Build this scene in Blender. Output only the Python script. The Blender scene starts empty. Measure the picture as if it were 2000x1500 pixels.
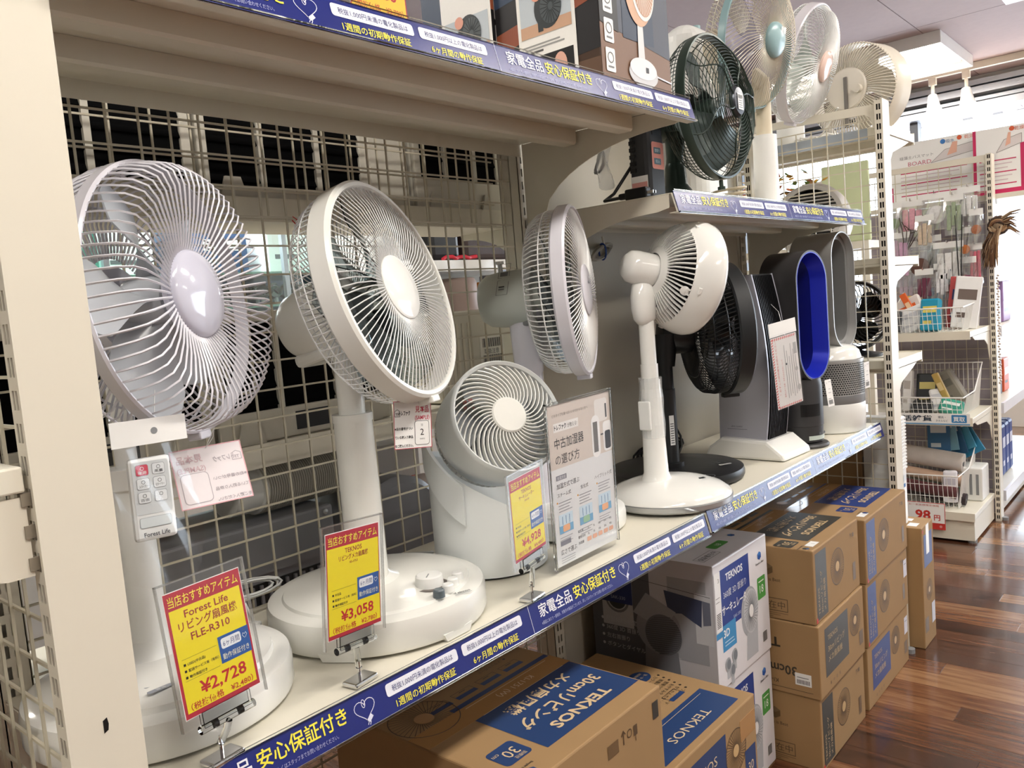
import bpy, math, random
from mathutils import Vector, Matrix
R = math.radians
random.seed(7)
C = bpy.context.scene.collection
scene = bpy.context.scene

# ------------------------------------------------------------------ camera
def look(yaw, pitch, roll):
    f = Vector((math.cos(pitch) * math.cos(yaw), math.cos(pitch) * math.sin(yaw), math.sin(pitch)))
    r = f.cross(Vector((0, 0, 1))).normalized()
    u = r.cross(f)
    c, s = math.cos(roll), math.sin(roll)
    r2, u2 = c * r + s * u, -s * r + c * u
    return Matrix(((r2.x, u2.x, -f.x), (r2.y, u2.y, -f.y), (r2.z, u2.z, -f.z)))
cam_data = bpy.data.cameras.new('camera')
cam = bpy.data.objects.new('camera', cam_data)
C.objects.link(cam)
cam.matrix_world = Matrix.Translation((-0.32261, -0.81086, 1.23747)) @ look(0.7146089, -0.0924663, -0.0828639).to_4x4()
cam_data.sensor_fit = 'HORIZONTAL'; cam_data.sensor_width = 36.0
cam_data.lens = 1601.07 / 2000 * 36.0
cam_data.clip_start = 0.02; cam_data.clip_end = 200
scene.camera = cam

# ------------------------------------------------------------------ world, exposure, lights
world = bpy.data.worlds.new('daylight'); scene.world = world
world.use_nodes = True
bg = world.node_tree.nodes['Background']
bg.inputs['Color'].default_value = (0.86, 0.93, 1.0, 1); bg.inputs['Strength'].default_value = 5.0
vs = scene.view_settings
vs.view_transform = 'Standard'; vs.look = 'None'; vs.gamma = 1.0; vs.use_curve_mapping = False
vs.exposure = 0.39
cy = scene.cycles
cy.max_bounces = 5; cy.diffuse_bounces = 3; cy.glossy_bounces = 3; cy.transmission_bounces = 5; cy.transparent_max_bounces = 10
cy.caustics_reflective = False; cy.caustics_refractive = False
CEIL = 2.7
LIGHTS = []
def area(name, loc, sx, sy, watt, col=(1, .965, .92), rot=(0, 0, 0)):
    d = bpy.data.lights.new(name, 'AREA'); d.shape = 'RECTANGLE'; d.size = sx; d.size_y = sy
    d.energy = watt; d.color = col
    o = bpy.data.objects.new(name, d); C.objects.link(o); o.location = loc; o.rotation_euler = rot
    LIGHTS.append(o); return o
# fluorescent ceiling fixtures: (x, y, length x, length y); their tubes are built further down
FIX = [(0.2, -1.0, 1.2, .3), (2.2, -1.0, 1.2, .3), (4.2, -1.0, 1.2, .3), (1.2, -2.9, 1.2, .3), (-1.6, -1.0, 1.2, .3),
       (5.8, 1.08, .86, 1.22), (0.5, 1.4, 1.2, .3), (2.4, 2.6, 1.2, .3), (0.6, 4.2, 1.2, .3), (3.6, -2.9, 1.2, .3)]
for i, (x, y, sx, sy) in enumerate(FIX):
    area('ceiling_tube_light', (x, y, CEIL - .1), sx * .95, sy * .9, {5: 26, 3: 9, 9: 9}.get(i, 17))
# daylight through the shop window at the far right
area('window_daylight', (7.35, -1.0, 1.45), 5.8, 2.1, 70, (.9, .95, 1), (0, R(90), R(90)))
LIGHTS[-1].rotation_euler = Matrix(((0, 0, 1), (1, 0, 0), (0, 1, 0))).to_euler()

# ------------------------------------------------------------------ helpers
def lin(c):
    if isinstance(c, str): c = [int(c[i:i + 2], 16) / 255 for i in (0, 2, 4)]
    return tuple(x / 12.92 if x <= .04045 else ((x + .055) / 1.055) ** 2.4 for x in c)
MATS = {}
def mat(name, col, rough=.5, metal=0, var=.04, scale=30, bump=0, trans=0, alpha=1, emit=0, coat=0, ior=1.45, sss=0):
    if name in MATS: return MATS[name]
    m = bpy.data.materials.new(name); m.use_nodes = True; nt = m.node_tree
    b = nt.nodes['Principled BSDF']; c = lin(col)
    b.inputs['Roughness'].default_value = rough; b.inputs['Metallic'].default_value = metal
    b.inputs['IOR'].default_value = ior
    b.inputs['Transmission Weight'].default_value = trans; b.inputs['Alpha'].default_value = alpha
    b.inputs['Coat Weight'].default_value = coat
    if emit:
        b.inputs['Emission Color'].default_value = (*c, 1); b.inputs['Emission Strength'].default_value = emit
    if var:
        tc = nt.nodes.new('ShaderNodeTexCoord'); n = nt.nodes.new('ShaderNodeTexNoise'); n.inputs['Scale'].default_value = scale
        n.inputs['Detail'].default_value = 4
        mx = nt.nodes.new('ShaderNodeMix'); mx.data_type = 'RGBA'
        mx.inputs['A'].default_value = (*[x * (1 - var) for x in c], 1); mx.inputs['B'].default_value = (*[min(1, x * (1 + var)) for x in c], 1)
        nt.links.new(tc.outputs['Object'], n.inputs['Vector']); nt.links.new(n.outputs['Fac'], mx.inputs['Factor'])
        nt.links.new(mx.outputs['Result'], b.inputs['Base Color'])
        if bump:
            bp = nt.nodes.new('ShaderNodeBump'); bp.inputs['Strength'].default_value = bump; bp.inputs['Distance'].default_value = .002
            nt.links.new(n.outputs['Fac'], bp.inputs['Height']); nt.links.new(bp.outputs['Normal'], b.inputs['Normal'])
    else:
        b.inputs['Base Color'].default_value = (*c, 1)
    MATS[name] = m
    return m
def clear_film(name, gloss=.06, rough=.05, tint=(1, 1, 1)):
    m = bpy.data.materials.new(name); m.use_nodes = True; nt = m.node_tree; nt.nodes.clear(); N = nt.nodes.new
    o = N('ShaderNodeOutputMaterial'); a = N('ShaderNodeBsdfTransparent'); g = N('ShaderNodeBsdfGlossy'); x = N('ShaderNodeMixShader'); n = N('ShaderNodeTexNoise'); r = N('ShaderNodeMapRange')
    a.inputs['Color'].default_value = (*tint, 1); g.inputs['Roughness'].default_value = rough; n.inputs['Scale'].default_value = 20
    r.inputs['To Min'].default_value = gloss * .7; r.inputs['To Max'].default_value = gloss * 1.3
    nt.links.new(n.outputs['Fac'], r.inputs['Value']); nt.links.new(r.outputs['Result'], x.inputs['Fac']); nt.links.new(a.outputs[0], x.inputs[1]); nt.links.new(g.outputs[0], x.inputs[2]); nt.links.new(x.outputs[0], o.inputs['Surface'])
    return m
def ink(h, rough=.45): return mat('ink_' + h, h, rough, var=.02, scale=200)

WM = {}
def thing(name, label, cat, loc=(0, 0, 0), rz=0, group=None, rot=None):
    o = bpy.data.objects.new(name, None); C.objects.link(o); o.empty_display_size = .02
    M = Matrix.Translation(loc) @ (rot.to_4x4() if rot else Matrix.Rotation(rz, 4, 'Z'))
    o.matrix_world = M; WM[o] = M
    o['label'] = label; o['category'] = cat
    if group: o['group'] = group
    return o
def tag(o, label, cat, group=None):
    o['label'] = label; o['category'] = cat
    if group: o['group'] = group
    return o
def struct(o): o['kind'] = 'structure'; return o

def frame(n, up=(0, 0, 1), o=(0, 0, 0)):
    """matrix whose Z is n, Y as near up as can be"""
    z = Vector(n).normalized(); x = Vector(up).cross(z)
    if x.length < 1e-6: x = Vector((1, 0, 0))
    x.normalize(); y = z.cross(x)
    M = Matrix((x, y, z)).transposed().to_4x4(); M.translation = Vector(o); return M
def azel(az, el): az, el = R(az), R(el); return Vector((math.cos(el) * math.cos(az), math.cos(el) * math.sin(az), math.sin(el)))

class MB:
    def __init__(s, M=None): s.v = []; s.f = []; s.m = []; s.M = M or Matrix.Identity(4); s.k = 0
    def add(s, vs, fs, k=None):
        n = len(s.v); s.v += [s.M @ Vector(p) for p in vs]
        for f in fs: s.f.append([i + n for i in f]); s.m.append(s.k if k is None else k)
        return s
    def box(s, x0, x1, y0, y1, z0, z1, k=None):
        return s.add([(x0, y0, z0), (x1, y0, z0), (x1, y1, z0), (x0, y1, z0), (x0, y0, z1), (x1, y0, z1), (x1, y1, z1), (x0, y1, z1)],
                     [(0, 3, 2, 1), (4, 5, 6, 7), (0, 1, 5, 4), (1, 2, 6, 5), (2, 3, 7, 6), (3, 0, 4, 7)], k)
    def bar(s, p0, p1, w, h, up=(0, 0, 1)):
        p0, p1 = Vector(p0), Vector(p1); M = frame(p1 - p0, up, p0); L = (p1 - p0).length
        o = s.M; s.M = o @ M; s.box(-w / 2, w / 2, -h / 2, h / 2, 0, L); s.M = o; return s
    def prism(s, poly, a, b, ax='x', k=None):
        def P(u, v, w): return {'x': (w, u, v), 'y': (u, w, v), 'z': (u, v, w)}[ax]
        n = len(poly); vs = [P(u, v, a) for u, v in poly] + [P(u, v, b) for u, v in poly]
        return s.add(vs, [list(range(n))[::-1], list(range(n, 2 * n))] + [(i, (i + 1) % n, n + (i + 1) % n, n + i) for i in range(n)], k)
    def tube(s, pts, r, n=6, closed=False, k=None):
        pts = [Vector(p) for p in pts]; N = len(pts); vs = []; fs = []; ref = None
        for i, p in enumerate(pts):
            t = (pts[(i + 1) % N] - pts[i - 1]) if closed else (pts[min(i + 1, N - 1)] - pts[max(i - 1, 0)])
            if t.length < 1e-9: t = Vector((0, 0, 1))
            t.normalize()
            if ref is None: ref = Vector((0, 0, 1)) if abs(t.z) < .9 else Vector((1, 0, 0))
            a = (ref - t * ref.dot(t))
            if a.length < 1e-6: a = t.orthogonal()
            a.normalize(); ref = a; b = t.cross(a); rr = r[i] if isinstance(r, (list, tuple)) else r
            for j in range(n):
                q = 2 * math.pi * j / n; vs.append(p + (a * math.cos(q) + b * math.sin(q)) * rr)
        for i in range(N if closed else N - 1):
            for j in range(n):
                a0, a1 = i * n + j, i * n + (j + 1) % n; b0, b1 = ((i + 1) % N) * n + j, ((i + 1) % N) * n + (j + 1) % n
                fs.append((a0, a1, b1, b0))
        if not closed: fs += [list(range(n))[::-1], list(range((N - 1) * n, N * n))]
        return s.add(vs, fs, k)
    def lathe(s, prof, n=48, a0=0, a1=2 * math.pi, k=None, sx=1, sy=1):
        full = abs(a1 - a0) > 6.28; m = n if full else n + 1; vs = []; fs = []; L = len(prof)
        for i in range(m):
            a = a0 + (a1 - a0) * i / n; c, t = math.cos(a) * sx, math.sin(a) * sy
            vs += [(r * c, r * t, z) for r, z in prof]
        for i in range(n):
            j = (i + 1) % m
            for p in range(L - 1):
                q = [i * L + p, j * L + p, j * L + p + 1, i * L + p + 1]
                if prof[p][0] < 1e-7: q = [q[0], q[2], q[3]]
                elif prof[p + 1][0] < 1e-7: q = [q[0], q[1], q[2]]
                fs.append(q)
        return s.add(vs, fs, k)
    def ring(s, r, z, rr, n=64, m=6, k=None):
        return s.tube([(r * math.cos(2 * math.pi * i / n), r * math.sin(2 * math.pi * i / n), z) for i in range(n)], rr, m, True, k)
    def surf(s, fn, nu, nv, th, k=None):
        """sheet fn(u,v)->point with thickness th"""
        P = [[Vector(fn(i / nu, j / nv)) for j in range(nv + 1)] for i in range(nu + 1)]; vs = []; fs = []; W = nv + 1
        def nrm(i, j):
            a = P[min(i + 1, nu)][j] - P[max(i - 1, 0)][j]; b = P[i][min(j + 1, nv)] - P[i][max(j - 1, 0)]
            c = a.cross(b); return c.normalized() if c.length > 1e-12 else Vector((0, 0, 1))
        for sg in (.5, -.5):
            for i in range(nu + 1):
                for j in range(nv + 1): vs.append(P[i][j] + nrm(i, j) * th * sg)
        o = (nu + 1) * W
        for i in range(nu):
            for j in range(nv):
                q = [i * W + j, (i + 1) * W + j, (i + 1) * W + j + 1, i * W + j + 1]
                fs.append(q); fs.append([x + o for x in q[::-1]])
        for i in range(nu):
            fs.append([i * W, i * W + o, (i + 1) * W + o, (i + 1) * W]); a, b = i * W + nv, (i + 1) * W + nv; fs.append([a, b, b + o, a + o])
        for j in range(nv):
            fs.append([j, j + 1, j + 1 + o, j + o]); a, b = nu * W + j, nu * W + j + 1; fs.append([a, a + o, b + o, b])
        return s.add(vs, fs, k)
    def build(s, name, mats, parent=None, local=False, smooth=None, bevel=0, kind=None, label=None, seg=2):
        me = bpy.data.meshes.new(name); vs = s.v
        if parent is not None and not local: I = WM[parent].inverted(); vs = [I @ p for p in vs]
        me.from_pydata([tuple(p) for p in vs], [], s.f)
        for m in (mats if isinstance(mats, (list, tuple)) else [mats]): me.materials.append(m)
        me.polygons.foreach_set('material_index', s.m); me.update()
        o = bpy.data.objects.new(name, me); C.objects.link(o)
        if parent is not None: o.parent = parent; WM[o] = WM[parent]
        else: WM[o] = Matrix.Identity(4)
        if smooth:
            me.shade_smooth(); me.set_sharp_from_angle(angle=R(smooth))
        if bevel:
            b = o.modifiers.new('bevel', 'BEVEL'); b.width = bevel; b.segments = seg; b.limit_method = 'ANGLE'; b.angle_limit = R(40)
        if kind: o['kind'] = kind
        if label: o['label'] = label
        return o
def mesh_at_center(o):
    """give a world-built top-level mesh an origin at its base"""
    me = o.data; xs = [v.co for v in me.vertices]
    c = Vector(((min(p.x for p in xs) + max(p.x for p in xs)) / 2, (min(p.y for p in xs) + max(p.y for p in xs)) / 2, min(p.z for p in xs)))
    me.transform(Matrix.Translation(-c)); o.location = c; WM[o] = Matrix.Translation(c); return o

TXT = {}
def glyphs(t, bold):
    if (t, bold) not in TXT:
        cu = bpy.data.curves.new('lettering', 'FONT'); cu.body = t; cu.size = 1; cu.resolution_u = 2; cu.offset = bold
        o = bpy.data.objects.new('lettering', cu); me = o.to_mesh()
        vs = [(v.co.x, v.co.y) for v in me.vertices]; fs = [list(p.vertices) for p in me.polygons]; o.to_mesh_clear()
        bpy.data.objects.remove(o); bpy.data.curves.remove(cu)
        TXT[(t, bold)] = (vs, fs)
    return TXT[(t, bold)]
class Print(MB):
    """flat print in the local XY plane of M (x right, y up, z out)"""
    def __init__(s, M, mirror=False):
        super().__init__(M); s.mats = []; s.z = .0004; s.n = 0; s.mir = -1 if mirror else 1
    def ik(s, h):
        m = h if not isinstance(h, str) else ink(h)
        if m not in s.mats: s.mats.append(m)
        return s.mats.index(m)
    def poly(s, pts, h, z=1):
        if s.mir < 0: pts = [(-x, y) for x, y in pts][::-1]
        s.n += 1; return s.add([(x, y, s.z * z + s.n * 3e-6) for x, y in pts], [list(range(len(pts)))], s.ik(h))
    def rect(s, x, y, w, h, col, z=1): return s.poly([(x, y), (x + w, y), (x + w, y + h), (x, y + h)], col, z)
    def rrect(s, x, y, w, h, r, col, z=1):
        p = []
        for cx, cy, a in ((x + w - r, y + r, -90), (x + w - r, y + h - r, 0), (x + r, y + h - r, 90), (x + r, y + r, 180)):
            p += [(cx + r * math.cos(R(a + t)), cy + r * math.sin(R(a + t))) for t in (0, 30, 60, 90)]
        return s.poly(p, col, z)
    def frame_(s, x, y, w, h, t, col, z=1):
        s.rect(x, y, w, t, col, z); s.rect(x, y + h - t, w, t, col, z); s.rect(x, y, t, h, col, z); return s.rect(x + w - t, y, t, h, col, z)
    def disc(s, x, y, r, col, z=1, n=24, ry=None):
        ry = ry or r
        return s.poly([(x + r * math.cos(2 * math.pi * i / n), y + ry * math.sin(2 * math.pi * i / n)) for i in range(n)], col, z)
    def line(s, pts, w, col, z=1):
        for (x0, y0), (x1, y1) in zip(pts, pts[1:]):
            d = math.hypot(x1 - x0, y1 - y0) or 1; nx, ny = -(y1 - y0) / d * w / 2, (x1 - x0) / d * w / 2; ex, ey = (x1 - x0) / d * w * .3, (y1 - y0) / d * w * .3
            s.poly([(x0 - nx - ex, y0 - ny - ey), (x1 - nx + ex, y1 - ny + ey), (x1 + nx + ex, y1 + ny + ey), (x0 + nx - ex, y0 + ny - ey)], col, z)
        return s
    def ringl(s, x, y, r, w, col, z=1, n=24, ry=None):
        ry = ry or r
        return s.line([(x + r * math.cos(2 * math.pi * i / n), y + ry * math.sin(2 * math.pi * i / n)) for i in range(n + 1)], w, col, z)
    def text(s, t, x, y, size, col, al='l', z=2, bold=0, w=None, sx=1, rot=0):
        vs, fs = glyphs(t, bold)
        if not vs: return s
        x0 = min(v[0] for v in vs); x1 = max(v[0] for v in vs); W = (x1 - x0)
        if w: sx = w / (W * size)
        off = {'l': -x0, 'c': -(x0 + x1) / 2, 'r': -x1}[al]; c, d = math.cos(R(rot)), math.sin(R(rot)); P = []
        for a, b in vs:
            a = (a + off) * size * sx; b = b * size
            P.append((s.mir * (x + a * c - b * d), y + a * d + b * c, s.z * z))
        return s.add(P, fs if s.mir > 0 else [f[::-1] for f in fs], s.ik(col))
    def fan(s, x, y, r, col, hub=None, n=36, z=1, w=None, rx=1.0):
        w = w or r * .03
        for i in range(n):
            a = 2 * math.pi * i / n; s.line([(x + r * .3 * rx * math.cos(a), y + r * .3 * math.sin(a)), (x + r * rx * math.cos(a + .25), y + r * math.sin(a + .25))], w, col, z)
        s.ringl(x, y, r * rx, w * 1.6, col, z, 32, r); s.disc(x, y, r * .28 * rx, hub or col, z, 20, r * .28); return s
    def done(s, parent, name='print', label=None): return s.build(name, s.mats, parent, label=label)

# shared materials
cream = mat('cream_shelf_paint', 'E3DCCB', .42, var=.03, scale=6)
deckm = mat('cream_deck_paint', 'E6E0CF', .38, var=.04, scale=9)
wirem = mat('cream_wire_coating', 'CBC3AE', .4, var=.02)
white = mat('white_plastic', 'F0F0EC', .32, var=.015)
whiteg = mat('glossy_white_plastic', 'F2F1EC', .12, var=.01, coat=.3)
black = mat('black_plastic', '131416', .38, var=.1)
dark = mat('dark_grey_plastic', '37393B', .4, var=.05)
grey = mat('mid_grey_plastic', '8C8E90', .4, var=.03)
silver = mat('silver_paint', 'B9BBBD', .3, .6, var=.02)
chrome = mat('chrome_metal', 'D8D8D8', .14, 1, var=.02)
acryl = mat('clear_acrylic', 'FAFCFC', .03, trans=1, ior=1.3, var=0)
paper = mat('white_paper', 'F4F3F0', .6, var=.01)
kraft = mat('brown_cardboard', 'A08058', .75, var=.05, scale=14, bump=.1)
# ------------------------------------------------------------------ the room
def wood_mat(name, per_object):
    m = bpy.data.materials.new(name); m.use_nodes = True; nt = m.node_tree; b = nt.nodes['Principled BSDF']; L = nt.links.new
    N = nt.nodes.new; tc = N('ShaderNodeTexCoord'); geo = N('ShaderNodeNewGeometry')
    mp = N('ShaderNodeMapping'); mp.inputs['Scale'].default_value = (26, 2.2, 1)
    n1 = N('ShaderNodeTexNoise'); n1.inputs['Scale'].default_value = 2.2; n1.inputs['Detail'].default_value = 7; n1.inputs['Roughness'].default_value = .62
    if per_object:
        oi = N('ShaderNodeObjectInfo'); ad = N('ShaderNodeVectorMath'); ad.operation = 'ADD'; sc = N('ShaderNodeVectorMath'); sc.operation = 'SCALE'; sc.inputs['Scale'].default_value = 40
        cb = N('ShaderNodeCombineXYZ'); L(oi.outputs['Random'], cb.inputs[0]); L(oi.outputs['Random'], cb.inputs[1]); L(cb.outputs[0], sc.inputs[0])
        L(tc.outputs['Object'], ad.inputs[0]); L(sc.outputs[0], ad.inputs[1]); L(ad.outputs[0], mp.inputs['Vector'])
        rnd = oi.outputs['Random']
    else:
        L(tc.outputs['Object'], mp.inputs['Vector'])
        br = N('ShaderNodeTexBrick'); br.inputs['Scale'].default_value = 1; br.inputs['Brick Width'].default_value = .9; br.inputs['Row Height'].default_value = .09
        br.inputs['Mortar Size'].default_value = .001; br.inputs['Color1'].default_value = (0, 0, 0, 1); br.inputs['Color2'].default_value = (1, 1, 1, 1); br.inputs['Mortar'].default_value = (.3, .3, .3, 1)
        sw = N('ShaderNodeMapping'); sw.inputs['Rotation'].default_value = (0, 0, R(90)); L(tc.outputs['Object'], sw.inputs['Vector']); L(sw.outputs[0], br.inputs['Vector'])
        bw = N('ShaderNodeRGBToBW'); L(br.outputs['Color'], bw.inputs[0]); rnd = bw.outputs[0]
    L(mp.outputs[0], n1.inputs['Vector'])
    mul = N('ShaderNodeMath'); mul.operation = 'MULTIPLY_ADD'; mul.inputs[1].default_value = .62; L(rnd, mul.inputs[0])
    sub = N('ShaderNodeMath'); sub.operation = 'SUBTRACT'; sub.inputs[1].default_value = .27; L(n1.outputs['Fac'], sub.inputs[0]); L(sub.outputs[0], mul.inputs[2])
    cr = N('ShaderNodeValToRGB'); e = cr.color_ramp.elements
    e[0].position = .12; e[0].color = (*lin('2C1A13'), 1); e[1].position = .85; e[1].color = (*lin('96704F'), 1)
    k = cr.color_ramp.elements.new(.42); k.color = (*lin('593826'), 1); k = cr.color_ramp.elements.new(.62); k.color = (*lin('764D33'), 1)
    L(mul.outputs[0], cr.inputs['Fac']); L(cr.outputs[0], b.inputs['Base Color'])
    b.inputs['Roughness'].default_value = .2; b.inputs['Coat Weight'].default_value = .35; b.inputs['Coat Roughness'].default_value = .12
    bp = N('ShaderNodeBump'); bp.inputs['Strength'].default_value = .12; bp.inputs['Distance'].default_value = .001; L(n1.outputs['Fac'], bp.inputs['Height']); L(bp.outputs[0], b.inputs['Normal'])
    return m
floor = struct(MB().box(-4, 9, -5, 7, -.1, -.002).build('floor', wood_mat('wood_floor', False)))
plank_m = wood_mat('wood_plank', True)
pl = MB().box(-.0446, .0446, -.4492, .4492, -.003, 0).build('plank', plank_m, floor); pm = pl.data
first = True; cnt = 0
for i in range(45):
    x = 1.3 + i * .09
    off = (i * .37 % 1) * .9
    for j in range(-2, 2):
        y = j * .9 + off - .1
        if y > .75 or y < -1.5 or (y < -.95 and x < 3): continue
        if cnt == 0: o = pl
        else: o = pl.copy(); C.objects.link(o)
        o.location = (x, y, 0); cnt += 1
ceilm = mat('ceiling_board', 'AFA0A1', .85, var=.05, scale=25, bump=.15)
ceiling = struct(MB().box(-4, 9, -5, 7, CEIL + .006, CEIL + .1).build('ceiling', mat('ceiling_joint', '77706C', .9)))
cp = MB().box(-.9075, .9075, -.4525, .4525, CEIL - .001, CEIL + .008).build('ceiling_panel', ceilm, ceiling); cnt = 0
for i in range(7):
    for j in range(13):
        o = cp if cnt == 0 else cp.copy()
        if cnt: C.objects.link(o)
        o.location = (-3 + i * 1.82, -4.55 + j * .91 + .1, 0); cnt += 1
wallm = mat('shop_wall_paint', 'DAD6CE', .8, var=.03)
struct(MB().box(-4.1, -4, -5, 7, 0, CEIL).build('wall_left', wallm))
struct(MB().box(-4, 9, 7, 7.1, 0, CEIL).build('wall_back', wallm))
struct(MB().box(-4, 9, -5.1, -5, 0, CEIL).build('wall_front', wallm))
# window wall at X = 8.6: low wall, header of aluminium rails, glass with mullions
alum = mat('aluminium_rail', 'B7BCC4', .35, .5)
wr = struct(MB().box(6.95, 7.15, -5, 7, 0, .35).box(6.95, 7.15, -5, 7, 2.66, CEIL).build('wall_right', wallm))
w1 = struct(MB().box(6.97, 7.09, -5, 7, .35, .42).build('window_1', alum))
for z0, z1, d in ((2.44, 2.49, .09), (2.505, 2.53, .05), (2.55, 2.60, .11), (2.62, 2.66, .07)):
    MB().box(6.95 - d, 7.07, -5, 7, z0, z1).build('window_rail', alum, w1)
for i in range(9):
    MB().box(6.95, 7.05, -5 + i * 1.5, -4.94 + i * 1.5, .42, 2.44).build('mullion', mat('dark_mullion', '3A3F48', .4), w1)
gl = clear_film('window_glass', .04, .02, (.96, .98, 1))
for i in range(8):
    MB().box(7.01, 7.014, -4.94 + i * 1.5, -3.5 + i * 1.5, .42, 2.44).build('pane', gl, w1)
MB().box(6.99, 6.998, -5, 7, 2.49, 2.66).build('transom_panel', mat('transom_board', '8D949E', .5), w1)
# ceiling fixtures
tubem = mat('lit_fluorescent_tube', 'FFF6E8', .4, var=0, emit=9); tubem.cycles.emission_sampling = 'NONE'
fixm = mat('fixture_white_enamel', 'E9E6E2', .35)
FL = ['long fluorescent ceiling light over the aisle beside the fan shelf', 'second fluorescent ceiling light along the fan aisle', 'third fluorescent ceiling light along the fan aisle', 'fluorescent ceiling light across the aisle from the fans',
      'fluorescent ceiling light behind the camera end of the aisle', 'square boxed ceiling light with bare tubes beyond the cream circular fan', 'fluorescent ceiling light over the aisle behind the mesh', 'fluorescent ceiling light over the far end of the back aisle', 'fluorescent ceiling light deep in the back of the shop', 'fluorescent ceiling light over the wall side of the aisle']
for i, (x, y, sx, sy) in enumerate(FIX):
    t = thing('ceiling_light', FL[i], 'ceiling light', (x, y, CEIL), group='ceiling lights')
    z = CEIL - .002
    MB().box(x - sx / 2 - .01, x + sx / 2 + .01, y - sy / 2 - .01, y - sy / 2, z - .075, z).box(x - sx / 2 - .01, x + sx / 2 + .01, y + sy / 2, y + sy / 2 + .01, z - .075, z) \
        .box(x - sx / 2 - .01, x - sx / 2, y - sy / 2, y + sy / 2, z - .075, z).box(x + sx / 2, x + sx / 2 + .01, y - sy / 2, y + sy / 2, z - .075, z) \
        .box(x - sx / 2, x + sx / 2, y - sy / 2, y + sy / 2, z - .02, z - .012).build('housing', fixm, t)
    for k in range(3):
        if sx > sy: MB().tube([(x - sx / 2 + .03, y + (k - 1) * sy * .3, z - .045), (x + sx / 2 - .03, y + (k - 1) * sy * .3, z - .045)], .016, 10).build('tube', tubem, t, smooth=40)
        else: MB().tube([(x + (k - 1) * sx * .3, y - sy / 2 + .03, z - .045), (x + (k - 1) * sx * .3, y + sy / 2 - .03, z - .045)], .016, 10).build('tube', tubem, t, smooth=40)
# small recessed square light at the top right
t = thing('recessed_light', 'small square recessed downlight at the right edge of the ceiling', 'ceiling light', (4.9, -.1, CEIL))
MB().box(4.66, 5.1, -.28, -.26, CEIL - .03, CEIL - .003).box(4.66, 5.1, .05, .07, CEIL - .03, CEIL - .003).box(4.66, 4.68, -.26, .05, CEIL - .03, CEIL - .003).box(5.08, 5.1, -.26, .05, CEIL - .03, CEIL - .003).build('trim_frame', fixm, t)
MB().box(4.68, 5.08, -.26, .05, CEIL - .012, CEIL - .004).build('diffuser', mat('lit_diffuser', 'FFF4E6', .5, var=0, emit=4), t)
# spotlight track with lamps
t = thing('lighting_track', 'cream lighting track on the ceiling carrying spotlights', 'lighting track', (6.47, .9, CEIL))
MB().box(6.45, 6.49, -.9, 2.6, CEIL - .05, CEIL - .004).build('rail', cream, t)
bulb = mat('lit_spot_bulb', 'FFE9CC', .4, var=0, emit=30); bulbw = mat('lit_warm_bulb', 'FFB887', .4, var=0, emit=12); bulb.cycles.emission_sampling = bulbw.cycles.emission_sampling = 'NONE'
for i, (y, e, nm) in enumerate(((.77, bulbw, 'warm orange spotlight hanging from the track beside the cream fan'), (.55, bulb, 'white spotlight next to the warm one on the track'), (-.02, bulb, 'white spotlight on the track at the right edge of the view'))):
    s = thing('spotlight', nm, 'spotlight', (6.47, y, CEIL - .06), group='track spotlights')
    MB().tube([(6.47, y, CEIL - .055), (6.47, y, CEIL - .2)], .012, 8).box(6.455, 6.485, y - .025, y + .025, CEIL - .1, CEIL - .05).build('stem', cream, s, smooth=40)
    M = frame((-.25, -.12, -1), (0, 1, 0), (6.46, y, CEIL - .2))
    MB(M).lathe([(0, -.03), (.03, -.03), (.045, .06), (.055, .1), (.05, .1), (.038, .05), (0, .04)], 20).build('lamp_head', fixm, s, smooth=40)
    MB(M).lathe([(0, .06), (.035, .07), (.058, .1), (.064, .125), (.055, .15), (.03, .168), (0, .172)], 20).build('bulb', e, s, smooth=60)
    d = bpy.data.lights.new('spot_lamp', 'SPOT'); d.energy = 60; d.spot_size = R(75); d.spot_blend = .6; d.shadow_soft_size = .04; d.color = (1, .8, .62) if i == 0 else (1, .93, .84)
    o = bpy.data.objects.new('spot_lamp', d); C.objects.link(o); o.matrix_world = frame(Vector((2.1, .1 if i < 2 else .35, 1.0)), (0, 0, 1), (6.41, y - .02, CEIL - .34))

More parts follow.
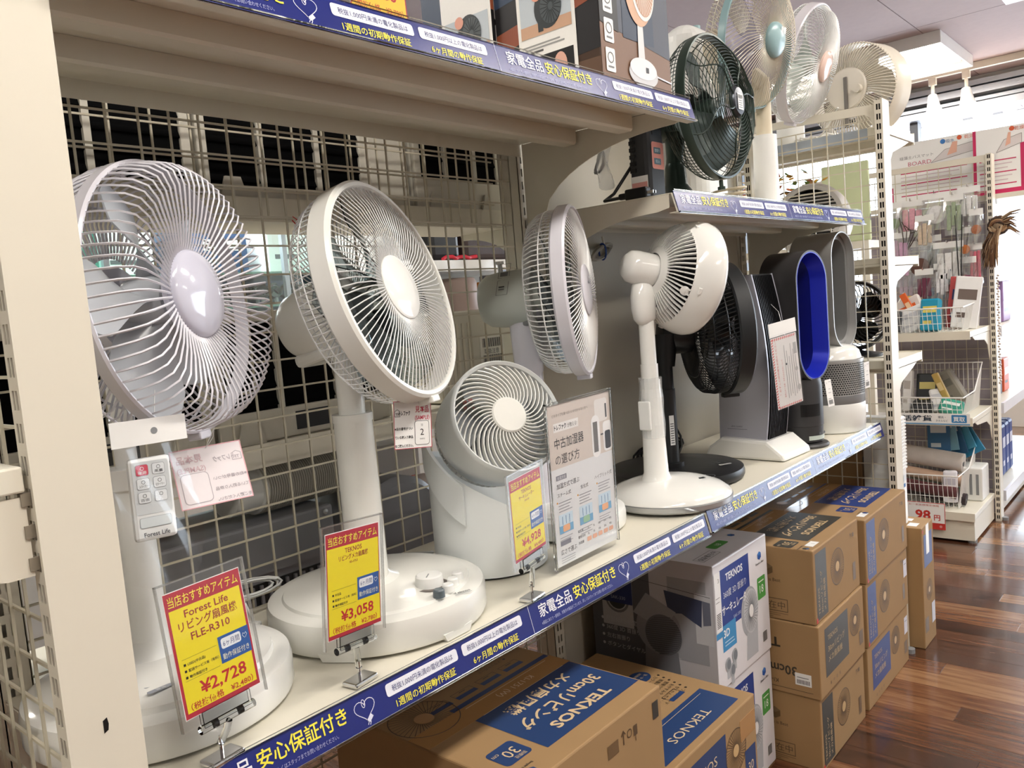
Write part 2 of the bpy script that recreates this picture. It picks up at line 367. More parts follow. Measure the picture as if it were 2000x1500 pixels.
# ------------------------------------------------------------------ gondola shelving
SL_P = .03
def slotted(mb, M, w, h, z0=0, cols=2, sw=.0052, sl=.018, t=.0015, gap=None):
    """perforated strip: local x across (0..w), y up (z0..z0+h), z out"""
    o = mb.M; mb.M = o @ M
    gap = gap or w / 3.2; cx = [w / 2 + (i - (cols - 1) / 2) * gap for i in range(cols)]
    e = [0] + [v for c in cx for v in (c - sw / 2, c + sw / 2)] + [w]
    for i in range(0, len(e), 2): mb.box(e[i], e[i + 1], z0, z0 + h, -t, 0)
    for c in cx:
        y = z0
        while y < z0 + h:
            mb.box(c - sw / 2, c + sw / 2, y, min(z0 + h, y + SL_P - sl), -t, 0); y += SL_P
    mb.M = o
def AX(o, x, y, z):
    M = Matrix((Vector(x), Vector(y), Vector(z))).transposed().to_4x4(); M.translation = Vector(o); return M
def end_upright(label, x0, y0, h, name='shelf_upright'):
    """post of an end unit: slotted faces look along -X / +X, plain faces along Y"""
    t = thing(name, label, 'shelf post', (x0 + .034, y0 + .0115, 0)); x1 = x0 + .069; y1 = y0 + .024
    mb = MB().box(x0 + .001, x1 - .001, y0, y0 + .0015, 0, h).box(x0 + .001, x1 - .001, y1 - .0015, y1, 0, h)
    mb.box(x0, x1, y0, y1, h - .001, h)
    mb.build('post_body', cream, t, bevel=.0008)
    MB().box(x0 + .012, x1 - .012, y0 + .002, y1 - .002, 0, h - .002).build('slot_shade_core', mat('slot_shade_dark', '2E2B27', .6), t)  # dark filler core: shade inside the hollow post put into its colour
    f = MB(); slotted(f, AX((x0, y1, 0), (0, -1, 0), (0, 0, 1), (-1, 0, 0)), .024, h); slotted(f, AX((x1, y0, 0), (0, 1, 0), (0, 0, 1), (1, 0, 0)), .024, h)
    f.build('slotted_face', cream, t)
    MB().tube([(x0 + .034, y0 - .012, 0), (x0 + .034, y0 - .012, .015)], .014, 12).build('foot', grey, t)
    return t
def wire_panel(label, p0, ex, W, H, z0, pitch=.05, r=.0016):
    """mesh panel: lower corner p0, runs along ex for W, up for H"""
    p0 = Vector(p0); ex = Vector(ex); n = ex.cross(Vector((0, 0, 1)))
    t = thing('wire_mesh_panel', label, 'wire panel', p0 + ex * (W / 2) + Vector((0, 0, z0)))
    mb = MB(); k = int(W / pitch)
    for i in range(k + 1): mb.bar(p0 + ex * i * pitch + Vector((0, 0, z0)), p0 + ex * i * pitch + Vector((0, 0, z0 + H)), 2 * r, 2 * r, ex)
    mb.build('upright_wires', wirem, t, kind='stuff')
    mb = MB()
    for i in range(int(H / .05) + 1): q = p0 + n * (2 * r) + Vector((0, 0, z0 + i * .05)); mb.bar(q, q + ex * W, 2 * r, 2 * r)
    mb.build('cross_wires', wirem, t, kind='stuff')
    return t
navy = '1D2874'
def banner(parent, x0, yb, z0, h, dy, mods, vari=0):
    """printed strip in the clear price rail of a shelf front, tilted back"""
    ny = Vector((0, -h, dy)).normalized(); L = math.hypot(h, dy)
    M = AX((x0, yb - .0016, z0), (1, 0, 0), (0, dy / L, h / L), ny)
    W = .6 * mods - .012
    b = MB(M).box(0, W, .003, L - .002, -.0008, 0).build('banner', ink(navy, .26), parent)
    WM[b] = WM[parent]
    p = Print(M)
    for k in range(mods):
        o = k * .6
        if k: p.rect(o - .0006, .003, .0009, L - .005, 'D8DAE6', 1)
        p.text('家電全品', o + .022, .0225, .0225, 'E9EAF2', w=.086, bold=.012)
        p.text('安心保証付き', o + .115, .0225, .0225, 'F2E64A', w=.125, bold=.014)
        p.text('※保証にあたり一部除外、対象外の商品がございます。詳しくはスタッフまでお問い合わせください。', o + .022, .0095, .0062, 'AEB4DA', w=.2)
        hx, hy, r = o + .268, .026, .0145
        heart = [(hx + r * 1.1 * (math.sin(a) ** 3), hy + r * (13 * math.cos(a) - 5 * math.cos(2 * a) - 2 * math.cos(3 * a) - math.cos(4 * a)) / 16) for a in [2 * math.pi * i / 30 for i in range(31)]]
        p.line(heart[:16], .0009, 'DDE0F0', 1); p.line(heart[17:], .0009, 'DDE0F0', 1)
        p.ringl(hx - .001, hy + .007, .0026, .0008, 'DDE0F0', 1, 12, .005)
        p.line([(hx + .002, hy - .0145), (hx + .0065, hy - .011)], .0055, 'DDE0F0', 2); p.line([(hx + .0012, hy - .016), (hx - .001, hy - .0195)], .001, 'DDE0F0', 2); p.line([(hx + .004, hy - .017), (hx + .002, hy - .0205)], .001, 'DDE0F0', 2)
        for q, (a, b_) in enumerate((('税抜1,000円未満の電化製品は', '1週間の初期動作保証'), ('税抜1,000円以上の電化製品は', '6ヶ月間の動作保証'))):
            xx = o + .305 + q * .142
            p.rrect(xx, .0245, .132, .0165, .004, 'E8E9F2', 1); p.text(a, xx + .066, .0293, .0092, '2B3170', 'c', w=.112)
            p.text(b_, xx + .066, .0085, .0118, 'EDE24C', 'c', w=.11 if q == 0 else .1, bold=.008)
    p.done(b, 'banner_print')
    MB(M).box(0, W, 0, .003, -.001, .0035).box(0, W, L - .002, L + .0008, -.001, .003).build('clear_rail', acryl, parent)
def shelf(label, x0, x1, yf, yb, zb, h, dy, mods, ribs=(.30, .62), bracket=(.2, .2), underl=True):
    """shelf board: front strip bottom at (yf, zb), price rail, hat ribs, two end brackets"""
    t = thing('display_shelf', label, 'shelf', ((x0 + x1) / 2, (yf + yb) / 2, zb)); zt = zb + h - .006; D = yb - yf
    MB().prism([(yf + .001, zb + .001), (yf + dy, zt), (yb, zt), (yb, zt - .03), (yb - .0015, zt - .03), (yb - .0015, zt - .0015), (yf + dy + .002, zt - .0015), (yf + .004, zb + .0025), (yf + .02, zb + .0025), (yf + .02, zb + .001)], x0 + .004, x1 - .004).build('deck', deckm, t)
    for fr in ribs:
        y = yf + D * fr
        MB().prism([(y, zt - .002), (y, zt - .03), (y + .004, zt - .034), (y + .035, zt - .034), (y + .035, zt - .0325), (y + .0045, zt - .0325), (y + .0015, zt - .0295), (y + .0015, zt - .002)], x0 + .02, x1 - .02).build('rib', cream, t)
    for xb, dep in ((x0 + .002, bracket[0]), (x1 - .0042, bracket[1])):
        a = []
        for i in range(13):
            f = i / 12; yy = yf + .05 + (yb - .045 - yf - .05) * f; a.append((yy, zt - .036 - dep * (1 - math.sqrt(max(0, 1 - f ** 2.2))) * .85 - .004 * f))
        poly = [(yf + .02, zt - .0025), (yf + .02, zt - .03)] + a + [(yb - .04, zt - .036 - dep), (yb - .005, zt - .036 - dep), (yb - .005, zt - .0025)]
        MB().prism(poly, xb, xb + .0022).build('bracket', cream, t)
    banner(t, x0 + .006, yf, zb, h, dy, mods)
    return t
ZL, ZM, ZT, HS, DY = .7257, 1.4041, 1.5739, .0484, .013
X0, X1, X2, YB = .01, 1.21, 2.41, .43
t = end_upright('wide cream shelf post nearest the camera at the left edge', -.058, 0, 2.0)
MB().prism([(-.0255, .864), (-.0215, .866), (-.0205, .872), (-.0215, .8785), (-.0255, .8765)], -.0004, .0006, 'y').build('key_hole', black, t)
end_upright('cream slotted post at the far front end of the fan shelves', 2.42, -.029, 1.785)
end_upright('cream slotted post at the back of the far end mesh', 2.42, .405, 1.785)
def back_post(label, x, y0, h, w=.04):
    t = thing('back_post', label, 'shelf post', (x, y0 + .03, 0))
    MB().box(x - w / 2, x - w / 2 + .0015, y0, y0 + .06, 0, h).box(x + w / 2 - .0015, x + w / 2, y0, y0 + .06, 0, h).box(x - w / 2, x + w / 2, y0 + .025, y0 + .027, 0, h).build('post_body', cream, t)
    f = MB(); slotted(f, AX((x - w / 2, y0, 0), (1, 0, 0), (0, 0, 1), (0, -1, 0)), w, h, gap=.011); slotted(f, AX((x + w / 2, y0 + .06, 0), (-1, 0, 0), (0, 0, 1), (0, 1, 0)), w, h, gap=.011)
    f.build('slotted_face', cream, t); return t
back_post('cream slotted back post between the two shelf bays', X1, YB, 1.785)
back_post('cream slotted back post behind the left shelf post', X0 + .02, YB, 1.95)
back_post('cream slotted back post at the far end behind the bladeless fans', X2 - .03, YB, 1.785)
shelf('long cream shelf carrying the white fans on the left, blue banner on its edge', X0, X1, 0, YB, ZL, HS, DY, 2)
shelf('long cream shelf carrying the black fan and bladeless fans', X1, X2, 0, YB, ZL + .004, HS, DY, 2)
shelf('high cream shelf over the left fans holding boxed fans', X0, X1, -.0252, YB, ZT, HS, DY, 2)
shelf('cream shelf holding the dark green fan and the black tower heater', X1, X2, .0308, YB, ZM, HS, DY, 2, ribs=(.35, .66))
wire_panel('cream wire mesh at the back of the white fans', (X0 + .045, YB + .02, 0), (1, 0, 0), 1.12, 1.6, 0.03)
wire_panel('second cream wire mesh behind the first, back of the next aisle', (X0 + .07, YB + .075, 0), (1, 0, 0), 1.1, .2, 1.435, .068)
wire_panel('cream wire mesh closing the far end of the fan shelves', (2.44, .0, 0), (0, 1, 0), .4, 1.7, .03)
wire_panel('cream wire mesh beside the left shelf post', (-.036, .03, 0), (0, 1, 0), .4, 1.9, .01)
t = thing('end_top_bar', 'cream crossbar with rounded end along the top of the end mesh', 'crossbar', (2.44, .2, 1.75))
MB().prism([(-.004, 1.774), (-.004, 1.70), (.004, 1.70), (.012, 1.735), (.03, 1.748), (.4, 1.762), (.4, 1.784)], 2.435, 2.445).build('bar', cream, t)
bp = mat('back_panel_paint', 'C9C3B4', .45, var=.03, scale=5)
tag(mesh_at_center(MB().box(X1 + .022, X2 - .05, YB + .012, YB + .018, .05, 1.78).build('sheet_panel', bp, None)), 'plain grey-cream sheet panel behind the black fan', 'wall panel')
# ------------------------------------------------------------------ fans
ZS = ZL + HS - .005           # top of the lower shelves
def pc(r, a, z): return (r * math.cos(a), r * math.sin(a), z)
def wires(n, prof, r, swirl=0, m=4, a0=0):
    """n radial wires; prof = [(radius, z)] ; swirl = angle added along the wire"""
    mb = MB(); L = len(prof)
    for i in range(n):
        a = 2 * math.pi * i / n + a0
        mb.tube([pc(p[0], a + swirl * j / (L - 1), p[1]) for j, p in enumerate(prof)], r, m)
    return mb
def xf(mb, M): mb.v = [M @ p for p in mb.v]; return mb
def blades(t, M, n, r0, r1, zc, pitch, mt, wide=.62, sweep=.35, th=.002):
    for i in range(n):
        a = 2 * math.pi * i / n + .3
        def fn(u, v):
            rr = r0 + (r1 - r0) * (u ** .9); w = wide * (.55 + .9 * math.sin(math.pi * min(1, .2 + .62 * u))) * (1 - .38 * max(0, u - .72) / .28)
            an = a + sweep * u + (v - .5) * w
            return pc(rr, an, zc + pitch * (v - .5) * (1 - .45 * u))
        xf(MB().surf(fn, 7, 5, th), M).build('blade', mt, t, smooth=50)
def base_disc(t, x, y, z0, r, h, mt, dome=.012, step=True, feet=True, name='base'):
    mb = MB(Matrix.Translation((x, y, z0)))
    prof = [(0, .004), (r * .93, .004), (r * .985, .0045), (r, .010), (r, h - .012), (r * .985, h - .003), (r * .95, h)]
    prof += ([(r * .86, h + .001), (r * .845, h + dome * .4), (r * .5, h + dome), (0, h + dome * 1.2)] if step else [(r * .5, h + dome), (0, h + dome)])
    o = mb.lathe(prof, 72).build(name, mt, t, smooth=30)
    if feet:
        for i in range(4):
            a = i * 1.571 + .5; MB(Matrix.Translation((x + r * .8 * math.cos(a), y + r * .8 * math.sin(a), z0))).lathe([(0, 0), (.008, 0), (.008, .005), (0, .005)], 12).build('rubber_foot', dark, t)
    return o
def pole(t, x, y, z0, z1, r, mt, name='pole', r2=None):
    return MB(Matrix.Translation((x, y, z0))).lathe([(0, 0), (r, 0), (r2 or r, z1 - z0), (0, z1 - z0)], 32).build(name, mt, t, smooth=40)
def head(t, c, az, el, Rr, mt, ringm, wirem_, *, front, rear, nf=96, nr=80, fr=.0011, band=(.168, .157, -.03, .0), hub=(.05, .04), hubm=None, swirl=0, rswirl=0,
         motor=(.055, -.06, -.17), motorm=None, blade=(5, .03, .145, -.03, .045), bladem=None, rrings=(), frings=(), hubdome=.008):
    M = frame(azel(az, el), (0, 0, 1), c)
    xf(wires(nf, front, fr, swirl), M).build('front_grille', wirem_, t, smooth=50)
    rg = wires(nr, rear, fr, rswirl)
    for r_, z_ in rrings: rg.ring(r_, z_, fr * 1.1, 64, 5)
    xf(rg, M).build('rear_grille', wirem_, t, smooth=50)
    if frings:
        fg = MB()
        for r_, z_ in frings: fg.ring(r_, z_, fr, 64, 5)
        xf(fg, M).build('grille_rings', wirem_, t, smooth=50)
    ro, ri, z0, z1 = band; e = min(.004, (ro - ri) * .45)
    MB(M).lathe([(ri, z0), (ro - e, z0), (ro, z0 + e), (ro, z1 - e), (ro - e, z1), (ri + e * .5, z1), (ri, z1 - e), (ri, z0)], 96).build('rim_ring', ringm, t, smooth=35)
    MB(M).box(-.012, .012, -ro - .008, -ro + .002, z0, z1).build('rim_clip', ringm, t, bevel=.002)
    hr, hz = hub
    MB(M).lathe([(0, hz - .012), (hr * .96, hz - .012), (hr, hz - .006), (hr * .985, hz), (hr * .9, hz + hubdome * .4), (hr * .5, hz + hubdome * .9), (0, hz + hubdome)], 56).build('hub_cap', hubm or ringm, t, smooth=40)
    mr, m0, m1 = motor
    MB(M).lathe([(0, m0 + .015), (mr * .5, m0 + .015), (mr * .5, m0), (mr, m0), (mr * 1.02, m0 - .01), (mr, m1 + .045), (mr * .93, m1 + .02), (mr * .75, m1 + .005), (mr * .4, m1), (0, m1)], 48).build('motor_housing', motorm or mt, t, smooth=40)
    # spinner and blades
    n, r0, r1, zc, pt = blade
    MB(M).lathe([(0, zc + .03), (r0 * .8, zc + .026), (r0 * 1.05, zc + .012), (r0 * 1.05, zc - .022), (0, zc - .022)], 32).build('spinner', bladem, t, smooth=40)
    blades(t, M, n, r0, r1, zc, pt, bladem)
    return M
lav = mat('lavender_white_plastic', 'DEDCE4', .22, var=.01, coat=.2); lavd = mat('lavender_hub_plastic', 'CFCEDC', .12, var=.01, coat=.4)
ivory = mat('ivory_plastic', 'EAE9E2', .25, var=.01, coat=.15); mint = mat('pale_grey_green_plastic', 'CBD0C8', .3, var=.01)
smoke = mat('translucent_grey_blade', 'C9CDD2', .18, trans=.0, var=.01, alpha=1); clearb = mat('clear_tinted_blade', 'C6D0D2', .06, trans=.95, ior=1.15, var=0)
whw = mat('white_wire', 'E8E8E6', .3, var=.01); lavw = mat('lavender_wire', 'DCDAE0', .3, var=.01)

# A : lavender-white fan at the left
ax_, ay_ = .122, .218
t = fanA = thing('pedestal_fan', 'lavender-white pedestal fan behind the left post, large oval hub cap', 'fan', (ax_, ay_, ZS), group='fans on the left shelf')
base_disc(t, ax_ + .008, ay_ - .008, ZS, .160, .05, whiteg, .02)
pole(t, ax_, ay_, ZS + .06, 1.07, .024, white, 'lower_pole', .022); pole(t, ax_, ay_, 1.07, 1.225, .013, white, 'upper_pole')
pole(t, ax_, ay_, 1.055, 1.08, .027, white, 'height_collar')
MB(Matrix.Translation((ax_, ay_, ZS + .058))).lathe([(.055, 0), (.045, .008), (.028, .02), (.024, .035), (.0, .035)], 32).build('pole_socket', white, t, smooth=50)
cA = (.155, .112, 1.281)
MA = head(t, cA, -59.6, 5.6, .158, lav, lav, lavw, nf=74, nr=80, fr=.0014, front=[(.046, .026), (.06, .033), (.09, .043), (.122, .05), (.138, .048), (.148, .036), (.154, .016), (.157, -.004)],
          rear=[(.157, -.012), (.158, -.03), (.152, -.055), (.135, -.07), (.10, -.074), (.06, -.072)], band=(.160, .1545, -.014, .004), hub=(.052, .031), hubm=lavd,
          motor=(.05, -.07, -.15), motorm=lav, blade=(5, .03, .14, -.03, .045), bladem=smoke, rrings=((.12, -.0735), (.155, -.045)), rswirl=.5, hubdome=.011)
MB().tube([(ax_, ay_, 1.2), (ax_ - .003, ay_ + .004, 1.25)], [.022, .03], 20).build('neck_joint', lav, t, smooth=50)
MB(MA).lathe([(.05, .019), (.055, .02), (.055, .026), (.05, .027)], 56).build('hub_ring', lavd, t, smooth=40)
P_ = Print(frame((0, 0, 1), (0, 1, 0), (ax_ - .01, ay_ - .085, ZS + .066)))
for i in range(4):
    P_.rrect(-.062 + i * .022, -.004, .015, .006, .002, 'B9BCC4'); P_.text('切タイマー'[:3 + i % 2], -.055 + i * .022, .006, .006, '6A6D78', 'c')
P_.rrect(-.045, -.024, .032, .009, .004, 'A9ADB8'); P_.text('電源', -.029, -.022, .006, 'F0F0F0', 'c')
P_.done(t, 'control_print')
Mb = frame((0, 0, 1), (0, 1, 0), (ax_ + .085, ay_ - .03, ZS + .066))
P_ = Print(Mb); P_.disc(0, 0, .034, 'C8A24A', 1, 32, .022); P_.disc(0, -.001, .032, '22305E', 2, 32, .0195); P_.text('Forest Life', 0, .002, .008, 'E6E0C8', 'c', 3); P_.rect(-.02, -.006, .04, .0012, 'D8D8E0', 3); P_.done(t, 'seal_sticker')

# B : white fan with thick ring
bx_, by_ = .46, .197
t = fanB = thing('pedestal_fan', 'white pedestal fan with a thick round rim and dial control on its base', 'fan', (bx_, by_, ZS), group='fans on the left shelf')
base_disc(t, bx_ + .015, by_, ZS, .17, .052, ivory, .012)
for i in range(6):
    a = R(-150 + i * 62); MB(Matrix.Translation((bx_ + .015, by_, ZS)) @ Matrix.Rotation(a, 4, 'Z')).prism([(-.03, .012), (.03, .012), (.024, .0005), (-.024, .0005)], .15, .1695, 'x').build('foot_skirt', ivory, t)
MB(Matrix.Translation((bx_, by_ + .01, ZS + .055))).lathe([(.075, 0), (.06, .008), (.04, .016), (.032, .03), (0, .03)], 40).build('pole_socket', ivory, t, smooth=50)
pole(t, bx_, by_, ZS + .06, 1.09, .0315, ivory, 'lower_pole', .0295); pole(t, bx_, by_, 1.09, 1.21, .0205, ivory, 'upper_pole')
MB().tube([(bx_, by_, 1.085), (bx_, by_, 1.097)], .031, 32).build('height_collar', ivory, t, smooth=40)
cB = (.498, .109, 1.280)
MBm = head(t, cB, -69.1, 15.2, .1575, ivory, ivory, whw, nf=92, nr=90, fr=.0009, front=[(.047, .004), (.06, .008), (.09, .011), (.125, .008), (.157, -.002)], swirl=.12,
           rear=[(.163, -.03), (.163, -.05), (.157, -.068), (.14, -.08), (.105, -.084), (.05, -.084)], band=(.169, .1575, -.034, .002), hub=(.05, .007), hubm=whiteg,
           motor=(.056, -.086, -.20), motorm=ivory, blade=(7, .028, .148, -.042, .045), bladem=clearb, rrings=((.125, -.083), (.163, -.05), (.09, -.0845), (.15, -.0745)), hubdome=.006)
MB(MBm).box(-.035, .035, -.062, -.04, -.19, -.10).build('oscillation_block', ivory, t, bevel=.008)
MB().tube([(bx_, by_, 1.19), (bx_ + .002, by_ + .002, 1.235)], [.02, .03], 20).build('neck_joint', ivory, t, smooth=50)
zc = ZS + .052 + .008
for i, (dx, dy, r, h, m_) in enumerate(((.0, -.128, .0205, .016, white), (-.034, -.141, .0, 0, dark))):
    if i == 0:
        MB(Matrix.Translation((bx_ + .035, by_ - .10, zc))).lathe([(0, 0), (.03, 0), (.03, .0012), (0, .0012)], 32).build('dial_plate', mat('dial_brown_grey', '6B625C', .4), t)
        d = MB(Matrix.Translation((bx_ + .035, by_ - .10, zc))).lathe([(0, .018), (.018, .0178), (.0205, .016), (.022, .001), (0, .001)], 36).build('timer_dial', white, t, smooth=35)
        MB(Matrix.Translation((bx_ + .035, by_ - .10, zc)) @ Matrix.Rotation(.6, 4, 'Z')).box(-.016, .0, -.0008, .0008, .018, .0186).build('dial_mark', grey, d)
for i in range(4):
    x, y = bx_ + .035 + (-.022 + .0235 * i) , by_ - .138 + .004 * abs(i - 1) + .009 * (i - 1)
    MB(Matrix.Translation((x, y, zc - .003))).lathe([(0, .012), (.007, .0118), (.0085, .010), (.009, 0), (0, 0)], 24).build('speed_button', mat('slate_button', '5B666B', .35) if i == 0 else white, t, smooth=35, label='slate grey stop button' if i == 0 else None)
P_ = Print(frame((0, 0, 1), (.3, 1, 0), (bx_ + .05, by_ - .155, ZS + .0535))); P_.text('Teknos', 0, 0, .009, '54585C', 'c', bold=.02); P_.rect(-.014, -.004, .028, .0012, '8A8E92'); P_.done(t, 'control_print')
P_ = Print(MBm @ AX((-.08, .115, -.0835), (1, 0, 0), (0, 1, 0), (0, 0, 1))); P_.line([(0, 0), (.012, .02)], .003, 'D2382E'); P_.line([(0, .018), (.014, .006)], .003, 'D2382E'); P_.line([(.004, .024), (.014, .02)], .002, 'D2382E'); P_.done(t, 'warning_mark')

# C : fan seen side on
cx_, cy_ = 1.0, .285
t = fanC = thing('pedestal_fan', 'white fan seen side on with pale grey-green motor housing, beside the grey panel', 'fan', (cx_, cy_, ZS), group='fans on the left shelf')
base_disc(t, 1.02, .236, ZS, .128, .042, white, .012)
cC = (1.050, .172, 1.2615)
MC = head(t, cC, -64.0, 2.2, .17, lav, lav, whw, nf=100, nr=96, fr=.0012, front=[(.052, .008), (.07, .011), (.1, .012), (.135, .008), (.165, -.002)], swirl=.1,
          rear=[(.166, -.026), (.166, -.045), (.162, -.065), (.15, -.082), (.12, -.092), (.06, -.095)], band=(.174, .165, -.028, .002), hub=(.052, .012), hubm=lav,
          motor=(.058, -.096, -.215), motorm=mint, blade=(7, .03, .15, -.045, .045), bladem=clearb, rrings=((.166, -.05), (.135, -.088)), hubdome=.005)
MB(MC).box(-.012, .012, .052, .066, -.115, -.098).build('carry_tab', lav, t, bevel=.004)
MB(MC).tube([(0, .056, -.165), (0, .074, -.165)], .005, 10).tube([(0, .074, -.165), (0, .08, -.165)], .009, 12).build('oscillation_knob', white, t, smooth=40)
P_ = Print(MC @ frame((-.72, .70, 0), (0, 0, 1), (-.041, .0405, -.15)))
P_.frame_(-.045, -.012, .042, .024, .0008, '4A4C4C'); P_.frame_(.003, -.012, .042, .024, .0008, '4A4C4C'); P_.rect(-.02, -.008, .012, .016, '77797A'); P_.rect(.02, -.008, .004, .012, '4A4C4C'); P_.rect(.027, -.008, .004, .012, '77797A')
P_.done(t, 'rating_label')
P_ = Print(MC @ Matrix.Translation((0, 0, .0175))); P_.text('yuasa', 0, -.02, .014, '9A9AA2', 'c', rot=0); P_.rect(-.012, .012, .024, .006, '8A8C94'); P_.rect(-.010, .022, .02, .004, 'A9ABB2'); P_.done(t, 'hub_lettering')
pole(t, cx_, cy_, 1.02, 1.2, .028, lav, 'upper_pole'); pole(t, cx_, cy_, ZS + .045, 1.02, .031, lav, 'lower_pole', .026)
MB().tube([(cx_, cy_, 1.10), (cx_, cy_, 1.235)], [.03, .036], 24).build('neck_joint', lav, t, smooth=50)
MB(Matrix.Translation((cx_, cy_, 1.21))).box(-.03, .03, -.036, .036, -.012, 0).build('neck_seam', grey, t, bevel=.004)

# circulator
kx, ky = .762, .215
t = circ = thing('air_circulator', 'big white drum circulator with curved ribs on a slanted cylinder base', 'circulator', (kx, ky, ZS))
body = mat('matte_white_plastic', 'E6E9E8', .45, var=.01)
def ztop(a):   # slanted cut of the body: high at the back left, low at the front right
    return .150 - .062 * math.cos(a - R(-50))
def bfn(u, v):
    a = 2 * math.pi * u; zz = ZS + .004 + (ztop(a)) * v
    return (kx + .102 * math.cos(a), ky + .102 * math.sin(a), zz)
MB().surf(bfn, 72, 6, .004).build('base_body', body, t, smooth=50)
MB(Matrix.Translation((kx, ky, ZS))).lathe([(0, .0), (.098, .0), (.098, .006), (0, .006)], 56).build('base_plate', dark, t)
MB().add([(kx + .1 * math.cos(2 * math.pi * i / 48), ky + .1 * math.sin(2 * math.pi * i / 48), ZS + ztop(2 * math.pi * i / 48) - .006) for i in range(48)] + [(kx, ky, ZS + .10)], [(i, (i + 1) % 48, 48) for i in range(48)]).build('base_top', body, t, smooth=60)
cK = Vector((.737, .122, 1.053)); MK = frame(azel(-111.2, 24.7), (0, 0, 1), cK); RK = .1045
MB(MK).lathe([(RK * .93, -.004), (RK * .97, .001), (RK, -.003), (RK * 1.005, -.01), (RK * 1.0, -.05), (RK * .985, -.088), (RK * .95, -.094), (RK * .90, -.092), (RK * .92, -.05), (RK * .93, -.004)], 96).build('drum', body, t, smooth=40)
rib = MB(MK)
for i in range(40):
    a = 2 * math.pi * i / 40
    pts = [pc(RK * (.30 + .655 * (j / 8)), a + .85 * (j / 8) ** 1.25, .002 - .010 * (j / 8) ** 2) for j in range(9)]
    for q in range(8):
        p0, p1 = Vector(pts[q]), Vector(pts[q + 1]); d = (p1 - p0); nrm = Vector((-d.y, d.x, 0)).normalized() * .0009; dz = Vector((0, 0, .009))
        rib.add([p0 - nrm, p0 + nrm, p1 + nrm, p1 - nrm, p0 - nrm - dz, p0 + nrm - dz, p1 + nrm - dz, p1 - nrm - dz], [(0, 1, 2, 3), (7, 6, 5, 4), (0, 3, 7, 4), (2, 1, 5, 6)])
rib.build('front_ribs', ivory, t)
MB(MK).lathe([(0, .006), (.030, .0055), (.0325, .003), (.0325, -.008), (0, -.008)], 48).build('hub_cap', ivory, t, smooth=35)
MB(MK).lathe([(0, -.04), (.03, -.045), (.032, -.085), (0, -.085)], 32).build('spinner', smoke, t, smooth=40)
blades(t, MK, 5, .03, .09, -.06, .045, smoke, .8)
MB(MK).lathe([(RK * .9, -.094), (RK * .955, -.096), (RK * .955, -.099), (RK * .9, -.099)], 72).lathe([(RK * .86, -.112), (RK * .93, -.112), (RK * .93, -.115), (RK * .86, -.115)], 72).build('rear_rings', ivory, t, smooth=40)
tm_ = MB(MK)
for i in range(56):
    a = 2 * math.pi * i / 56; p0, p1 = pc(RK * .94, a, -.098), pc(RK * .905, a, -.114); tm_.bar(p0, p1, .0022, .006, pc(1, a, 0))
tm_.build('rear_rib_cage', ivory, t)
MB(MK).lathe([(RK * .9, -.114), (RK * .8, -.128), (RK * .5, -.135), (0, -.137)], 56).build('rear_cover', ivory, t, smooth=50)
P_ = Print(MK @ Matrix.Translation((-.055, .035, -.03))); P_.text('注意', 0, .006, .011, 'D0473B', 'c'); P_.text('ガード', 0, -.006, .008, 'D0473B', 'c'); P_.done(t, 'warning_mark')
M_ = frame((-.78, -.6, .15), (0, 0, 1), (kx - .052, ky - .095, ZS + .085))
# arm at the left, joining body and drum
def arm(u, v):
    a = R(140 + 62 * u); return (kx + .108 * math.cos(a), ky + .108 * math.sin(a), ZS + .135 + .10 * (1 - u) ** 1.1 + (v - .5) * .07)
MB().surf(arm, 12, 3, .006).build('side_arm', body, t, smooth=60)
P_ = Print(frame((math.cos(R(-100)), math.sin(R(-100)), 0), (0, 0, 1), (kx + .1045 * math.cos(R(-100)), ky + .1045 * math.sin(R(-100)), ZS + .075)))
P_.text('PS', .012, .014, .011, '55585A', 'c'); P_.ringl(.012, .018, .009, .0008, '55585A', 1, 20, .006)
for i in range(5): P_.rect(-.026 + .003 * (i % 2), .012 - i * .005, .02 - .003 * (i % 3), .0022, '6A6D6F')
P_.done(t, 'rating_label')

# D : white dome fan, seen from behind
dx_, dy_ = 1.245, .155
t = thing('pedestal_fan', 'white dome-backed fan turned away, slim pole wrapped in plastic, silver-edged base', 'fan', (dx_, dy_, ZS), group='fans on the far shelf')
ZD = ZL + .004 + HS - .005
MB(Matrix.Translation((dx_ + .035, dy_ - .02, ZD))).lathe([(0, .002), (.136, .002), (.14, .006), (.141, .016), (.138, .018), (0, .018)], 72).build('base_rim', silver, t, smooth=35)
MB(Matrix.Translation((dx_ + .035, dy_ - .02, ZD))).lathe([(.139, .018), (.137, .024), (.12, .036), (.09, .047), (.055, .054), (.0, .058)], 72).build('base', whiteg, t, smooth=60)
MB(Matrix.Translation((dx_ + .01, dy_ - .005, ZD + .04))).lathe([(.045, 0), (.035, .012), (.028, .03), (.0245, .13), (.022, .24), (0, .24)], 40).build('lower_pole', whiteg, t, smooth=60)
pole(t, dx_ + .01, dy_ - .005, ZD + .28, ZD + .315, .0195, whiteg, 'height_collar'); pole(t, dx_ + .01, dy_ - .005, ZD + .2745, ZD + .2805, .0215, chrome, 'chrome_ring')
pole(t, dx_ + .01, dy_ - .005, ZD + .315, 1.19, .0175, whiteg, 'upper_pole')
wrapm = mat('clear_plastic_wrap', 'F4F6F6', .12, alpha=.28, var=0)
MB(Matrix.Translation((dx_ + .01, dy_ - .005, ZD + .15))).lathe([(.0265, 0), (.028, .03), (.0262, .06), (.0275, .09), (.025, .11), (.0262, .135)], 18).build('plastic_wrap', wrapm, t)
MB().box(dx_ - .025, dx_ - .018, dy_ - .02, dy_ + .01, ZD + .17, ZD + .235).build('taped_remote', white, t, bevel=.003)
